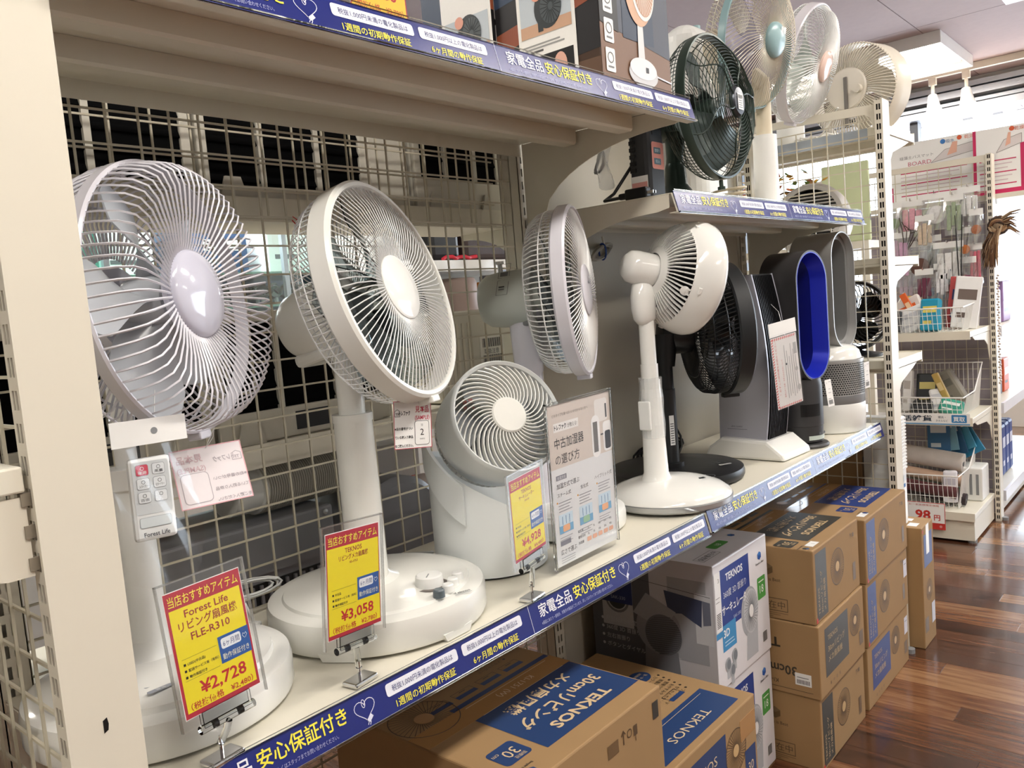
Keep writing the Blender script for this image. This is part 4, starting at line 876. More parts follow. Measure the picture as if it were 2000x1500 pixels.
# ------------------------------------------------------------------ signs, tags, remote
sheet = clear_film('clear_plastic_sheet', .045); edgef = clear_film('acrylic_cut_edge', .4, .15, (.9, .92, .92))
RED, YEL, DRED = 'B5253C', 'F0DE1C', '9E2F2C'
def sign_frame(c, az, el, ro): return frame(azel(az, el), (0, 0, 1), c) @ Matrix.Rotation(R(ro), 4, 'Z')
def price_sign(label, c, az, el, ro, lines, price, notax, base, red_l=True, cardoff=0, first='中古品'):
    """yellow price card in a clear holder on a clip stand"""
    t = thing('price_sign', label, 'price sign', (base[0], base[1], ZS), group='yellow price signs'); M = sign_frame(c, az, el, ro); w, h = .095, .135
    MB(M).box(-.054, .054, -.078, .078, -.0022, -.0012).box(-.054, .054, -.078, .078, .0012, .0017).build('clear_holder', sheet, t)
    MB(M).box(-.054, -.0525, -.078, .078, -.0024, .0019).box(.0525, .054, -.078, .078, -.0024, .0019).box(-.054, .054, .0765, .078, -.0024, .0019).build('holder_edge', edgef, t)
    cd = MB(M).box(-w / 2, w / 2, -h / 2, h / 2, -.0006, 0).build('card', paper, t)
    p = Print(M); p.z = .0002
    x0, y0 = -w / 2, -h / 2
    p.rect(x0 + .0008, y0 + .0008, w - .0016, h - .0016, RED, 1); b = .0022 if not red_l else .004
    p.rect(x0 + b, y0 + .006, w - 2 * b, h - .006 - .0195, YEL, 2)
    p.text('当店おすすめアイテム', 0, h / 2 - .0155, .0125, 'F4E64C', 'c', 3, w=.086, bold=.008)
    y = h / 2 - .0225
    for tx, sz, w_ in lines:
        p.text(tx, 0, y - sz * .75, sz, DRED, 'c', 3, bold=.012, w=w_); y -= sz * 1.13
    p.rect(x0 + .008, -.0055, .042, .0004, '8E8A2C', 3); p.rect(x0 + .008, -.0285, .042, .0004, '8E8A2C', 3)
    for i, tx in enumerate((first, '配送サービス有（有料）', '動作保証付き')):
        p.rect(x0 + .009, -.0125 - i * .0068, .0026, .0026, '111111', 3); p.text(tx, x0 + .0135, -.0127 - i * .0068, .0036, '222222', 'l', 3, bold=.01)
    bx = .005
    p.rect(bx, -.0275, .0395, .0295, '1E57A0', 3); p.rrect(bx + .003, -.0125, .0255, .0115, .0025, 'EEF3F8', 4); p.text('6ヶ月間', bx + .0158, -.0098, .0075, '173F7C', 'c', 5, w=.021)
    p.text('動作保証付き', bx + .0198, -.0235, .007, 'F0F0D8', 'c', 4, w=.034)
    p.line([(bx + .033, -.0105), (bx + .0305, -.0072), (bx + .0318, -.0048), (bx + .0335, -.0065), (bx + .0352, -.0048), (bx + .0365, -.0072), (bx + .034, -.0105)], .0005, 'DDE8F4', 4)
    p.text('￥' + price if False else '¥' + price, 0.004, -.0475, .0185, 'C0242B', 'c', 3, bold=.02, w=.058)
    p.text('（税抜価格　¥' + notax + '）', 0, -.0595, .0082, 'C03A22', 'c', 3, bold=.012, w=.078)
    p.done(cd, 'card_print')
    cl = MB(M).box(-.03, .03, -.083, -.066, .0018, .0035).box(-.03, .03, -.083, -.066, -.004, -.0024).build('clip_jaw', acryl, t)
    MB(M).tube([(-.034, -.084, .0), (.034, -.084, .0)], .0048, 12).build('clip_bar', acryl, t, smooth=40)
    for s in (-1, 1): MB(M).tube([(s * .016 - .0028, -.084, 0), (s * .016 + .0028, -.084, 0)], .0042, 10).build('clip_spring', dark, t, smooth=40)
    bot = M @ Vector((0, -.088, 0))
    MB().tube([bot, (base[0] * .3 + bot.x * .7, base[1] * .3 + bot.y * .7, bot.z - .012), (base[0], base[1], ZS + .02)], .0042, 10).build('clear_post', acryl, t, smooth=50)
    MB().tube([(base[0], base[1], ZS + .006), (base[0], base[1], ZS + .028)], .0022, 8).build('steel_pin', chrome, t)
    MB(Matrix.Translation((base[0], base[1], ZS)) @ Matrix.Rotation(R(8), 4, 'Z')).box(-.021, .021, -.013, .013, 0, .007).build('metal_base', chrome, t, bevel=.0025)
    return t
price_sign('yellow price sign reading 2,728 in front of the lavender-white fan', (.102, .016, .905), -84.5, 6, .8, [('Forest Life', .0112, .054), ('リビング扇風機', .0112, .072), ('FLE-R310', .0112, .048)], '2,728', '2,480', (.1, .022), True, first='USED(中古品)')
price_sign('yellow price sign reading 3,058 in front of the white dial fan', (.311, .036, .905), -84, -1, -4.5, [('TEKNOS', .0085, .030), ('リビングメカ扇風機', .0075, .052), ('KI-1751', .0042, .014)], '3,058', '2,780', (.306, .038), False)
price_sign('yellow price sign reading 4,928 in front of the drum circulator', (.659, .03, .906), -82.5, -2, 3.7, [('TEKNOS', .0085, .030), ('サーキュレーター', .0075, .046), ('SAK-330', .0042, .014)], '4,928', '4,480', (.65, .027), False)

# tall clear stand with a leaflet about choosing humidifiers
t = thing('leaflet_stand', 'tall clear acrylic stand with a humidifier buying guide in front of the round base', 'sign stand', (.85, .06, ZS))
MS = sign_frame((.852, .056, .925), -90.5, -1.5, 1.2); w, h = .196, .292
MB(MS).box(-w / 2, w / 2, -h / 2, h / 2, .0006, .0022).box(-w / 2, w / 2, -h / 2, h / 2, -.0022, -.0008).build('acrylic_sheet', sheet, t)
MB(MS).box(-w / 2, -w / 2 + .003, -h / 2, h / 2, -.0025, .0026).box(w / 2 - .003, w / 2, -h / 2, h / 2, -.0025, .0026).box(-w / 2, w / 2, h / 2 - .002, h / 2 + .001, -.0025, .0026).build('acrylic_edge', acryl, t)
MB().box(.852 - w / 2, .852 + w / 2, .05, .11, ZS, ZS + .0022).build('acrylic_foot', sheet, t)
lf = MB(MS).box(-w / 2 + .004, w / 2 - .004, -h / 2 + .003, h / 2 - .004, -.0006, 0).build('leaflet', mat('leaflet_paper', 'E4E6E8', .6, var=.01), t)
p = Print(MS); p.z = .00015; X0 = -w / 2
p.rect(X0 + .004, .03, w - .008, h / 2 - .034, 'D9CEC5', 1)
p.text('どのタイプを選べばいいか分からない方へ', X0 + .018, .121, .0058, '5A5450', 'l', 2, w=.105)
p.rect(X0 + .02, .094, .072, .0155, 'F1EEEB', 2); p.text('トレファク', X0 + .022, .098, .0105, '222222', 'l', 3, bold=.03, w=.034); p.text('が教える!', X0 + .06, .098, .0085, '444444', 'l', 3, w=.028)
p.text('中古加湿器', X0 + .02, .066, .0205, '38393C', 'l', 3, bold=.004, w=.085); p.text('の選び方', X0 + .02, .038, .0195, '38393C', 'l', 3, w=.07)
p.rrect(.032, .026, .026, .078, .012, 'F4F3F2', 3); p.rect(.037, .036, .014, .056, '6E6C6A', 4); p.rrect(.068, .032, .028, .056, .007, 'F4F3F2', 3); p.rrect(.073, .036, .018, .034, .004, '33353A', 4); p.rrect(.045, .09, .04, .042, .006, 'EAE6E2', 2); p.rect(.078, .095, .005, .026, '55575B', 3); p.rect(.06, .064, .008, .003, '55575B', 4)
p.rect(X0 + .018, .0095, .03, .0085, '8A8C98', 2); p.text('加湿方式', X0 + .033, .0112, .0062, 'F0F0F4', 'c', 3)
p.text('加湿方式で選ぶ', X0 + .018, -.005, .0105, '4A4B52', 'l', 2, w=.066)
for i, tx in enumerate(('スチーム式', '気化式', 'ハイブリッド式')):
    cx = X0 + .038 + i * .06; yy = -.02 + i * .012 * (0 if i < 2 else .3)
    p.text(tx, cx, yy, .008, '55565C', 'c', 2); p.disc(cx - .021, yy - .0095, .0018, 'E3A23C')
    for k in range(4): p.rect(cx - .018, yy - .0115 - k * .0052, .038 - .004 * (k % 3), .0016, 'A4A6AC', 2)
    p.rect(cx - .02, yy - .066, .04, .034, 'CFE4F2', 2); p.rect(cx - .02, yy - .066, .04, .014, '7CB4DA', 3); p.rrect(cx - .01, yy - .064, .02, .012, .003, 'EDB48C' if i != 1 else '9FC6A8', 4)
    for k in range(3): p.line([(cx - .01 + k * .01, yy - .05), (cx - .01 + k * .01, yy - .036)], .0012, '4C86B8', 4)
    for k in range(3): p.rect(cx - .02, yy - .074 - k * .0045, .036 - .005 * (k % 2), .0014, 'B0B2B8', 2)
p.rect(X0 + .018, -.1075, .03, .0085, '8A8C98', 2); p.text('適用畳数', X0 + .033, -.1058, .0062, 'F0F0F4', 'c', 3)
p.text('広さで選ぶ', X0 + .018, -.123, .0105, '4A4B52', 'l', 2, w=.046)
for k in range(3): p.rect(X0 + .018, -.130 - k * .0042, .04, .0013, 'B0B2B8', 2)
for r_, nm in enumerate(('電気量', '畳数目安', '加湿量')):
    p.text(nm, X0 + .07, -.098 - r_ * .0105, .0056, '5C5E64', 'l', 2)
    for k in range(5):
        if r_ < 2: p.text(('3L', '5L', '10L', '20L', '40L')[k], X0 + .102 + k * .0175, -.098 - r_ * .0105, .0056, '5C5E64', 'c', 2)
        else: p.rrect(X0 + .096 + k * .0175, -.1205, .0135, .008, .002, 'EDB9A0', 2)
p.done(lf, 'leaflet_print')

def sample_tag(label, c, az, el, ro, w, h, mirror, hang, curl=0):
    t = thing('sample_tag', label, 'tag', c, group='sample tags'); M = sign_frame(c, az, el, ro)
    cd = MB(M).box(-w / 2, w / 2, -h / 2, h / 2, -.0004, 0).build('card', mat('back_of_tag_paper', 'E6DEE0', .6, var=.01) if mirror else paper, t)
    p = Print(M, mirror); p.z = .0002; k = w / .061; v = h / .07
    I = (lambda a, b: b) if mirror else (lambda a, b: a)
    r_, d_ = I('C2314B', 'D3B4BA'), I('222222', 'B2A9AE')
    p.frame_(-w / 2, -h / 2, w, h, .0009 * k, I('C2314B', 'DBA4AA'), 1)
    p.text('見本品', .0155 * k, h / 2 - .0165 * v, .0105 * v, r_, 'c', w=.022 * k, bold=.01); p.text('(SAMPLE)', .0155 * k, h / 2 - .028 * v, .0085 * v, r_, 'c', w=.024 * k, bold=.01)
    p.text('トレファク', -.0175 * k + .009 * k * .5, h / 2 - .0205 * v, .0075 * v, d_, 'c', w=.018 * k, bold=.03)
    p.line([(-.0285 * k, h / 2 - .0225 * v), (-.0285 * k, h / 2 - .0145 * v), (-.0245 * k, h / 2 - .012 * v), (-.0205 * k, h / 2 - .0145 * v), (-.0205 * k, h / 2 - .0225 * v), (-.0285 * k, h / 2 - .0225 * v)], .0006 * k, d_); p.text('TF', -.0245 * k, h / 2 - .021 * v, .0055 * v, d_, 'c', bold=.02)
    for i, tx in enumerate(('※右の番号がつい', 'ている箱入り商品', 'をご購入ください。')): p.text(tx, -.0295 * k, h / 2 - .042 * v - i * .0125 * v, .0046 * v, d_, 'l', w=.029 * k, bold=.02)
    bx, by, bw, bh = .0025 * k, -h / 2 + .0045 * v, .024 * k, .036 * v
    p.rrect(bx, by, bw, bh, .004 * k, d_, 1); p.rrect(bx + .0007 * k, by + .0007 * k, bw - .0014 * k, bh - .0014 * k, .0034 * k, I('F4F3F0', 'E6DEE0'), 2)
    if not mirror:
        p.text('2', bx + bw / 2, by + .0145 * k, .0135 * k, '333333', 'c', 3); p.text('|||', bx + bw / 2, by + .0285 * k, .004 * k, '444444', 'c', 3); p.text('SAK03', bx + bw / 2, by + .008 * k, .003 * k, '555555', 'c', 3)
    p.done(cd, 'tag_print')
    a = M @ Vector((0, h / 2 - .003, 0)); MB().tube([a + Vector((.001, 0, 0)), (a + Vector(hang)) / 2 + Vector((.004, 0, 0)), hang], .0004, 5).tube([a, hang], .0004, 5).build('string', whw, t)
    MB(M).lathe([(0, .0007), (.002 * k, .0007), (.002 * k, .0005), (0, .0005)], 14).build('punch_hole', grey, t) if False else None
    return t
sample_tag('white sample tag numbered 2 hanging under the white dial fan', (.482, .086, 1.079), -106, 2, -5, .061, .07, False, (.512, .085, 1.125))
sample_tag('sample tag seen from its back, curled under the lavender-white fan', (.152, .07, 1.075), -108, 26, 2, .08, .071, True, (.165, .075, 1.128))

# remote control in a clear bag with a white header card
t = thing('bagged_remote', 'white remote control in a clear bag with a white header card by the left post', 'remote control', (.075, .06, .97))
hc = MB(sign_frame((.078, .042, 1.14), -92, 2, -1)).box(-.045, .035, -.0135, .0135, -.0006, .0006).build('header_card', paper, t)
MB(sign_frame((.078, .042, 1.14), -92, 2, -1)).lathe([(0, .0009), (.0036, .0009), (.0036, .0006), (0, .0006)], 20).build('punch_hole', grey, t)
def bagf(u, v): return (.031 + .085 * u + .004 * math.sin(5 * v), .043 - .010 * math.sin(math.pi * u) * (1 - v) + .004 * math.sin(14 * u + 9 * v), .985 + .14 * v - .012 * math.sin(math.pi * u) * (1 - v))
MB().surf(bagf, 14, 14, .0005).build('clear_bag', clear_film('crinkled_clear_bag', .03, .2), t, smooth=60)
MR = sign_frame((.071, .050, 1.068), -95, 4, -2)
rm = MB(MR).box(-.0225, .0225, -.044, .044, -.004, .004).build('remote', mat('remote_white_plastic', 'E9EBEA', .35), t, bevel=.004)
p = Print(MR); p.z = .0002; p.M = MR @ Matrix.Translation((0, 0, .004))
p.rrect(-.019, -.016, .038, .056, .003, 'D3D8DA', 1)
for i, (tx, cc) in enumerate((('電源', 'D2465C'), ('風量', 'E4E8EA'), ('入タイマー', 'E4E8EA'), ('切タイマー', 'E4E8EA'), ('首振', 'E4E8EA'), ('モード', 'E4E8EA'))):
    x, y = -.0155 + (i % 2) * .017, .025 - (i // 2) * .0145
    p.rrect(x, y, .0135, .012, .0022, '9AA0A6', 2); p.rrect(x + .0004, y + .0004, .0127, .0112, .002, cc, 3); p.text(tx, x + .0068, y + .0022, .0034, 'F4F4F4' if i == 0 else '4A4E54', 'c', 4, w=.009); p.ringl(x + .0068, y + .0078, .0018, .0004, 'F4F4F4' if i == 0 else '4A4E54', 4, 12)
p.rrect(-.0165, -.030, .033, .011, .002, 'AEB6BA', 2); p.rrect(-.0161, -.0296, .0322, .0102, .002, 'DCE4E6', 3)
p.text('Forest Life', 0, -.0395, .0066, '4A4E54', 'c', 2, w=.027, bold=.01)
p.done(rm, 'remote_print')
MB().tube([(.078, .042, 1.138), (.09, .06, 1.16), (.1, .075, 1.18)], .0004, 4).build('string', whw, t)

# instruction bag with red striped border hanging from the tower fan
t = thing('instruction_bag', 'hanging clear bag with a red-striped instruction sheet on the tower fan', 'instruction bag', (1.74, .03, .95))
Mi = sign_frame((1.745, .038, 1.034), -103, 0, 5.6); w, h = .115, .226
MB(Mi).box(-w / 2, w / 2, h / 2 - .036, h / 2, -.0006, .0006).build('header_card', paper, t)
sh = MB(Mi).box(-w / 2 + .003, w / 2 - .003, -h / 2 + .002, h / 2 - .038, -.0006, 0).build('sheet', mat('newsprint_sheet', 'DDD9D6', .6, var=.02), t)
p = Print(Mi); p.z = .0002
for i in range(26): y = h / 2 - .042 - i * .007; p.poly([(-w / 2 + .004, y - .004), (-w / 2 + .011, y - .001), (-w / 2 + .011, y + .0025), (-w / 2 + .004, y - .0005)], 'CF4A45', 1)
for i in range(12): x = -w / 2 + .008 + i * .0083; p.poly([(x, h / 2 - .046), (x + .004, h / 2 - .046), (x + .007, h / 2 - .040), (x + .003, h / 2 - .040)], 'CF4A45', 1); p.poly([(x, -h / 2 + .003), (x + .004, -h / 2 + .003), (x + .007, -h / 2 + .008), (x + .003, -h / 2 + .008)], 'CF4A45', 1)
p.text('！必ずこの説明書をお読みください', -.034, -.075, .008, 'D0564E', 'l', 1, rot=90, w=.14); p.text('使用上のご注意・お手入れの方法について', -.014, -.085, .0068, 'CC6A62', 'l', 1, rot=90, w=.1)
for k in range(6): p.rect(-.004 + k * .009, -.09 + .004 * (k % 3), .0022, .14 - .02 * (k % 3), '9B9896', 1)
p.disc(.042, -.02, .006, 'B0ACA9'); p.disc(.045, -.07, .008, 'B0ACA9'); p.rect(.036, .02, .014, .03, 'A9A6A3')
p.done(sh, 'sheet_print')
MB(Mi).box(-w / 2, w / 2, -h / 2, h / 2 - .03, .0014, .0019).build('clear_bag', sheet, t)
MB(Mi).lathe([(0, .0009), (.003, .0009), (.003, .0006), (0, .0006)], 16).build('punch_hole', dark, t).location = (0, 0, 0)
MB().tube([Mi @ Vector((0, h / 2 - .01, 0)), (1.765, .06, 1.17), (1.79, .09, 1.19)], .0006, 5).build('string', whw, t)
def small_tag(label, M, w, h):
    t = tag(mesh_at_center(MB(M).box(-w / 2, w / 2, -h / 2, h / 2, -.0003, .0003).build('price_tag', paper, None)), label, 'price tag', 'white barcode price tags')
    p = Print(M @ Matrix.Translation((0, 0, .0003))); p.z = .0002
    for i in range(12): p.rect(-w * .32 + i * w * .055, -h * .42, w * .028, h * .16, '333333')
    p.rect(-w * .35, -h * .22, w * .5, h * .02, '999999'); p.rect(-w * .2, 0, w * .45, h * .018, '999999'); p.rect(-w * .1, h * .14, w * .3, h * .018, 'AAAAAA'); p.text('¥', -w * .3, h * .36, h * .06, '666666'); p.rect(w * .05, h * .4, w * .35, h * .016, '999999')
    p.done(t, 'tag_print'); return t
small_tag('white barcode price tag hanging on the blue bladeless fan', sign_frame((1.995, .020, .925), -105, 6, 2), .029, .076)
small_tag('white barcode price tag on the silver purifier drum', sign_frame((2.262, .0, .945), -100, 0, 2), .031, .08)

# cables
def coil(label, c, n, rx, ry, rz, r, mt, seed=0, seg=60, name='cable_bundle', tie=None):
    rd = random.Random(seed); pts = []
    for i in range(seg):
        a = 2 * math.pi * i * n / seg; k = 1 + .18 * math.sin(a * .37 + seed)
        pts.append((c[0] + rx * math.cos(a) * k, c[1] + ry * math.sin(a * 1.03 + seed) * k, c[2] + rz * math.sin(a + .8 * seed) * k))
    if tie is None: return tag(mesh_at_center(MB().tube(pts, r, 6).build(name, mt, None, smooth=60)), label, 'cable')
    t = thing(name, label, 'cable', (c[0], c[1], c[2] - rz)); MB().tube(pts, r, 6).build('cord', mt, t, smooth=60)
    MB(Matrix.Translation(c)).tube([(0, ry * 1.1 * math.cos(a), rz * 1.05 * math.sin(a)) for a in [2 * math.pi * i / 16 for i in range(16)]], r * .9, 6, True).build('twist_tie', tie, t); return t
tieb = mat('blue_twist_tie', '2A4F9E', .5)
coil('grey-white cable bundle hung on the grey panel under the middle shelf', (1.51, .424, 1.365), 7, .055, .010, .020, .0028, mat('grey_white_cord', 'C9C6BE', .5), 1, 90, tie=tieb)
tag(mesh_at_center(MB().tube([(1.52, .425, 1.385), (1.515, .425, 1.405)], .003, 6).build('panel_hook', cream, None)), 'small cream hook carrying the cable bundle on the panel', 'hook')
coil('white cable tied with a blue tie behind the leaflet stand', (1.115, .36, ZS + .03), 6, .05, .02, .022, .003, white, 2, 80, tie=tieb)
coil('black cable heap on the shelf behind the black fan base', (1.66, .385, ZD + .03), 6, .08, .03, .022, .0035, black, 3, 90)
coil('thin white cable coil on the mesh side of the white dial fan base', (.36, .385, ZS + .05), 5, .05, .012, .012, .0018, whw, 4, 70)
coil('thin white cable lying between the dial fan and the circulator', (.70, .375, ZS + .012), 4, .035, .025, .005, .002, whw, 5, 60)
t = thing('power_plug', 'small white power plug lying behind the forest sign by the mesh', 'plug', (.315, .31, ZS))
MB(Matrix.Translation((.315, .31, ZS + .012)) @ Matrix.Rotation(R(25), 4, 'Z')).box(-.014, .014, -.012, .012, -.011, .011).build('plug_body', white, t, bevel=.003)
p = Print(Matrix.Translation((.315, .31, ZS + .012)) @ Matrix.Rotation(R(25), 4, 'Z') @ AX((0, -.0122, 0), (1, 0, 0), (0, 0, 1), (0, -1, 0))); p.rect(-.009, -.007, .018, .014, '6C6E70'); p.done(t, 'plug_marking')
MB().tube([(.325, .322, ZS + .012), (.345, .35, ZS + .006), (.35, .38, ZS + .03)], .002, 6).build('cord', white, t, smooth=60)
# ------------------------------------------------------------------ boxes
KB, KB2, WH = '26406E', '3F3D36', 'D9C3A0'
def carton(label, x0, x1, y0, y1, z0, z1, draw, group, m=None, tape=True, rz=0):
    t = thing('carton', label, 'box', ((x0 + x1) / 2, (y0 + y1) / 2, z0), rz=R(rz), group=group)
    w, d, h = (x1 - x0) / 2, (y1 - y0) / 2, z1 - z0
    b = MB().box(-w, w, -d, d, 0, h).build('carton_body', m or kraft, t, local=True, bevel=.003)
    T = WM[t]
    F = {'f': T @ AX((-w, -d, 0), (1, 0, 0), (0, 0, 1), (0, -1, 0)), 'l': T @ AX((-w, d, 0), (0, -1, 0), (0, 0, 1), (-1, 0, 0)), 't': T @ AX((-w, -d, h), (1, 0, 0), (0, 1, 0), (0, 0, 1)),
         'u': T @ AX((w, d, h), (-1, 0, 0), (0, -1, 0), (0, 0, 1)), 'lu': T @ AX((-w, -d, h), (0, 1, 0), (0, 0, -1), (-1, 0, 0)), 'fu': T @ AX((w, -d, h), (-1, 0, 0), (0, 0, -1), (0, -1, 0))}
    draw(t, b, F, 2 * w, 2 * d, h)
    if tape: MB(T).box(-w + .004, w - .004, -.025, .025, h + .0002, h + .0006).build('tape', mat('clear_brown_tape', 'B48C5E', .15, var=.02), t) if tape == 2 else None
    return t
def cube_logo(p, x, y, s, c1='26406E', c2='4C6288', text=True, c3='2A2A2A'):
    p.poly([(x, y + s * .5), (x + s * .45, y + s * .25), (x, y), (x - s * .45, y + s * .25)], c2, 1); p.poly([(x - s * .45, y + s * .25), (x, y), (x, y - s * .5), (x - s * .45, y - s * .25)], c1, 1); p.poly([(x, y), (x + s * .45, y + s * .25), (x + s * .45, y - s * .25), (x, y - s * .5)], c1, 1)
    if text: p.text('Simple is Best', x, y - s * .95, s * .38, c3, 'c', 1, bold=.01)
def care_marks(p, x, y, s, c='4A3A28'):
    p.line([(x, y), (x, y + s)], s * .12, c); p.line([(x - s * .25, y + s * .7), (x, y + s), (x + s * .25, y + s * .7)], s * .1, c); p.ringl(x + s * .8, y + s * .5, s * .3, s * .08, c, 1, 12); p.rect(x + s * 1.35, y, s * .5, s * .8, c); p.line([(x + s * 1.6, y), (x + s * 1.6, y - s * .4)], s * .08, c)
def draw_top(p, w, d, col, cm, sub='KI-1751 (W)', lt='D8BE96'):
    """top of the 30 cm fan carton; read from the back, origin front left"""
    L = .255; px = -L / 2; 
    p.rect(px, -.105, L, .21, col, 1)
    p.text('TEKNOS', .0, .065, .03, lt, 'c', 2, bold=.03, w=.15); p.text('30cmリビング', .0, .02, .034, lt, 'c', 2, bold=.02, w=.21); p.text('メカ扇風機', .0, -.025, .032, lt, 'c', 2, bold=.02, w=.165)
    p.rect(px + .02, -.045, L - .04, .0012, lt, 2); p.text(sub, .0, -.073, .018, lt, 'c', 2, w=.09); p.rect(px + .02, -.086, L - .04, .0012, lt, 2)
def ki_carton(label, x0, x1, y0, y1, z0, z1, group, col=KB, sub='KI-1751 (W)', lt='D8BE96', front='label', side='logo', sticker=None, flip=False):
    def draw(t, b, F, w, d, h):
        # top print is read from the far side of the shelf
        p = Print(F['u'] @ Matrix.Translation((.005 + .1275, d - .04 - .105, 0)) @ Matrix.Rotation(0, 4, 'Z')); draw_top(p, w, d, col, cm=None, sub=sub, lt=lt); p.done(b, 'top_print')
        p = Print(F['u'] @ Matrix.Translation((.27 + .035, d - .075, 0))); p.rrect(-.03, -.03, .058, .05, .008, col, 1); p.text('30', -.004, -.014, .03, lt, 'c', 2); p.text('cm', .018, -.018, .012, lt, 'c', 2); p.text('羽根径', -.008, .010, .008, lt, 'c', 2); p.done(b, 'size_badge')
        p = Print(F['u']); cube_logo(p, .32, d - .022, .018, col, '4C6288', True)
        for i in range(4):
            x = .05 + i * .062; p.frame_(x, .142, .048, .024, .001, '4A3A28'); p.rect(x, .155, .048, .011, col, 1); p.line([(x + .016, .147), (x + .03, .147)], .002, '4A3A28')
        for i, tx in enumerate(('フラットガード', 'かんたんボタン操作', 'おやすみタイマー付', '風量3段階切替')): p.disc(.06, .125 - i * .014, .003, '4A3A28', 1, 10); p.text(tx, .07, .122 - i * .014, .009, '4A3A28', 'l', 1)
        p.fan(.30, .16, .06, '4A3A28', 'B38A5E', 40, 1, .001); p.done(b, 'top_marks')
        p = Print(F['f'])
        if front == 'label':
            p.rect(.012, .008, .075, h - .02, col, 1); p.text('TEKNOS', .032, .02, .014, lt, 'l', 2, rot=90, w=.07); p.text('30cmリビング', .052, .02, .014, lt, 'l', 2, rot=90, w=.11); p.text('メカ扇風機', .072, .02, .014, lt, 'l', 2, rot=90, w=.085)
            p.fan(.165, h * .55, .048, '5A4630', 'C9A878', 44, 1, .0012); p.rect(w - .055, .03, .022, .05, '6E563A', 1); care_marks(p, w - .065, h - .04, .014); p.rect(.0, h - .0075, w, .0008, '8E6A44'); p.rect(.004, .004, .010, .012, 'C6352E', 2)
        elif front == 'turned':
            p.rect(.04, .045, .17, h - .065, col, 1); p.text('TEKNOS', .06, h - .055, .018, lt, 'l', 2, w=.07); p.text('30cmリビング', .06, h - .085, .02, lt, 'l', 2, w=.12); p.text('メカ扇風機', .06, h - .112, .02, lt, 'l', 2, w=.1)
            p.fan(.265, h * .62, .042, '5A4630', 'C9A878', 44, 1, .0012); p.rect(w - .045, .035, .03, .04, '6E563A', 1)
            for i in range(4): p.text(('強', '中', '弱', '微')[i], .07 + i * .022, .018, .010, '5A4630', 'c', 1)
        else:
            p.fan(.09, h * .52, .05, '5A4630', 'C9A878', 40, 1, .001); p.line([(.09, .02), (.09, h * .25), (.13, .025)], .0016, '5A4630'); p.rect(.07, .012, .06, .006, '5A4630'); p.frame_(.16, .03, .05, .06, .001, '5A4630'); care_marks(p, w - .12, h - .05, .022, '5A4630'); p.rect(w - .03, h - .05, .018, .03, '3A3630', 1)
            p.rect(.2, h - .055, .03, .022, '6E563A', 1)
        p.done(b, 'front_print')
        p = Print(F['l'])
        if side == 'logo':
            cube_logo(p, d - .12, h * .68, .032, '6A5438', '7A6448', True, '5A4630'); p.frame_(d - .2, .022, .13, .034, .0018, '5A4630'); p.text('保証書在中', d - .135, .03, .022, '5A4630', 'c', 1, w=.115)
            for i in range(3): p.rect(d - .19, .016 - i * .005, .12 - .02 * i, .0018, '7A6040')
        elif side == 'flipped':
            p2 = Print(F['lu']); p2.text('30cmリビング', .06, h - .075, .034, '3A332A', 'l', 1, bold=.02, w=.2); p2.text('TEKNOS', .10, h - .145, .034, '3A332A', 'l', 1, bold=.03, w=.15); p2.text('KI-1751', .11, h - .035, .016, '3A332A', 'l', 1); p2.rect(.02, h - .015, .2, .001, '3A332A'); p2.done(b, 'side_print')
            p.rect(d - .065, .03, .042, .032, 'E9E8E4', 1)
            for i in range(9): p.rect(d - .06 + i * .0038, .034, .0018, .011, '333333', 2)
            p.rect(d - .06, .05, .03, .002, '777777', 2)
        p.done(b, 'side_marks')
        if sticker == 'top': q = Print(F['t']); q.rect(.035, .012, .045, .022, 'F2F1EE', 1); q.text('1', .06, .016, .014, '555555', 'c', 2); q.done(t, 'white_sticker')
        if sticker == 'front': q = Print(F['f']); q.rect(w - .04, h - .09, .034, .055, 'D9D8E2', 1); q.rect(w - .034, h - .05, .02, .002, '777777', 2); q.done(t, 'white_sticker')
        MB(F['t']).box(.002, w - .002, d / 2 - .024, d / 2 + .024, .0002, .0006).build('packing_tape', mat('clear_brown_tape', 'B08658', .12, var=.02), t)
    return carton(label, x0, x1, y0, y1, z0, z1, draw, group)
G1 = 'fan cartons stacked on the floor'
BH = .193
for k, nm in enumerate(('bottom carton of the nearest stack under the shelf', 'middle carton of the nearest stack under the shelf', 'nearest brown fan carton with large blue top label')):
    ki_carton(nm, .465, .83, -.088, .34, k * BH, (k + 1) * BH - .001, G1, front='drawing')
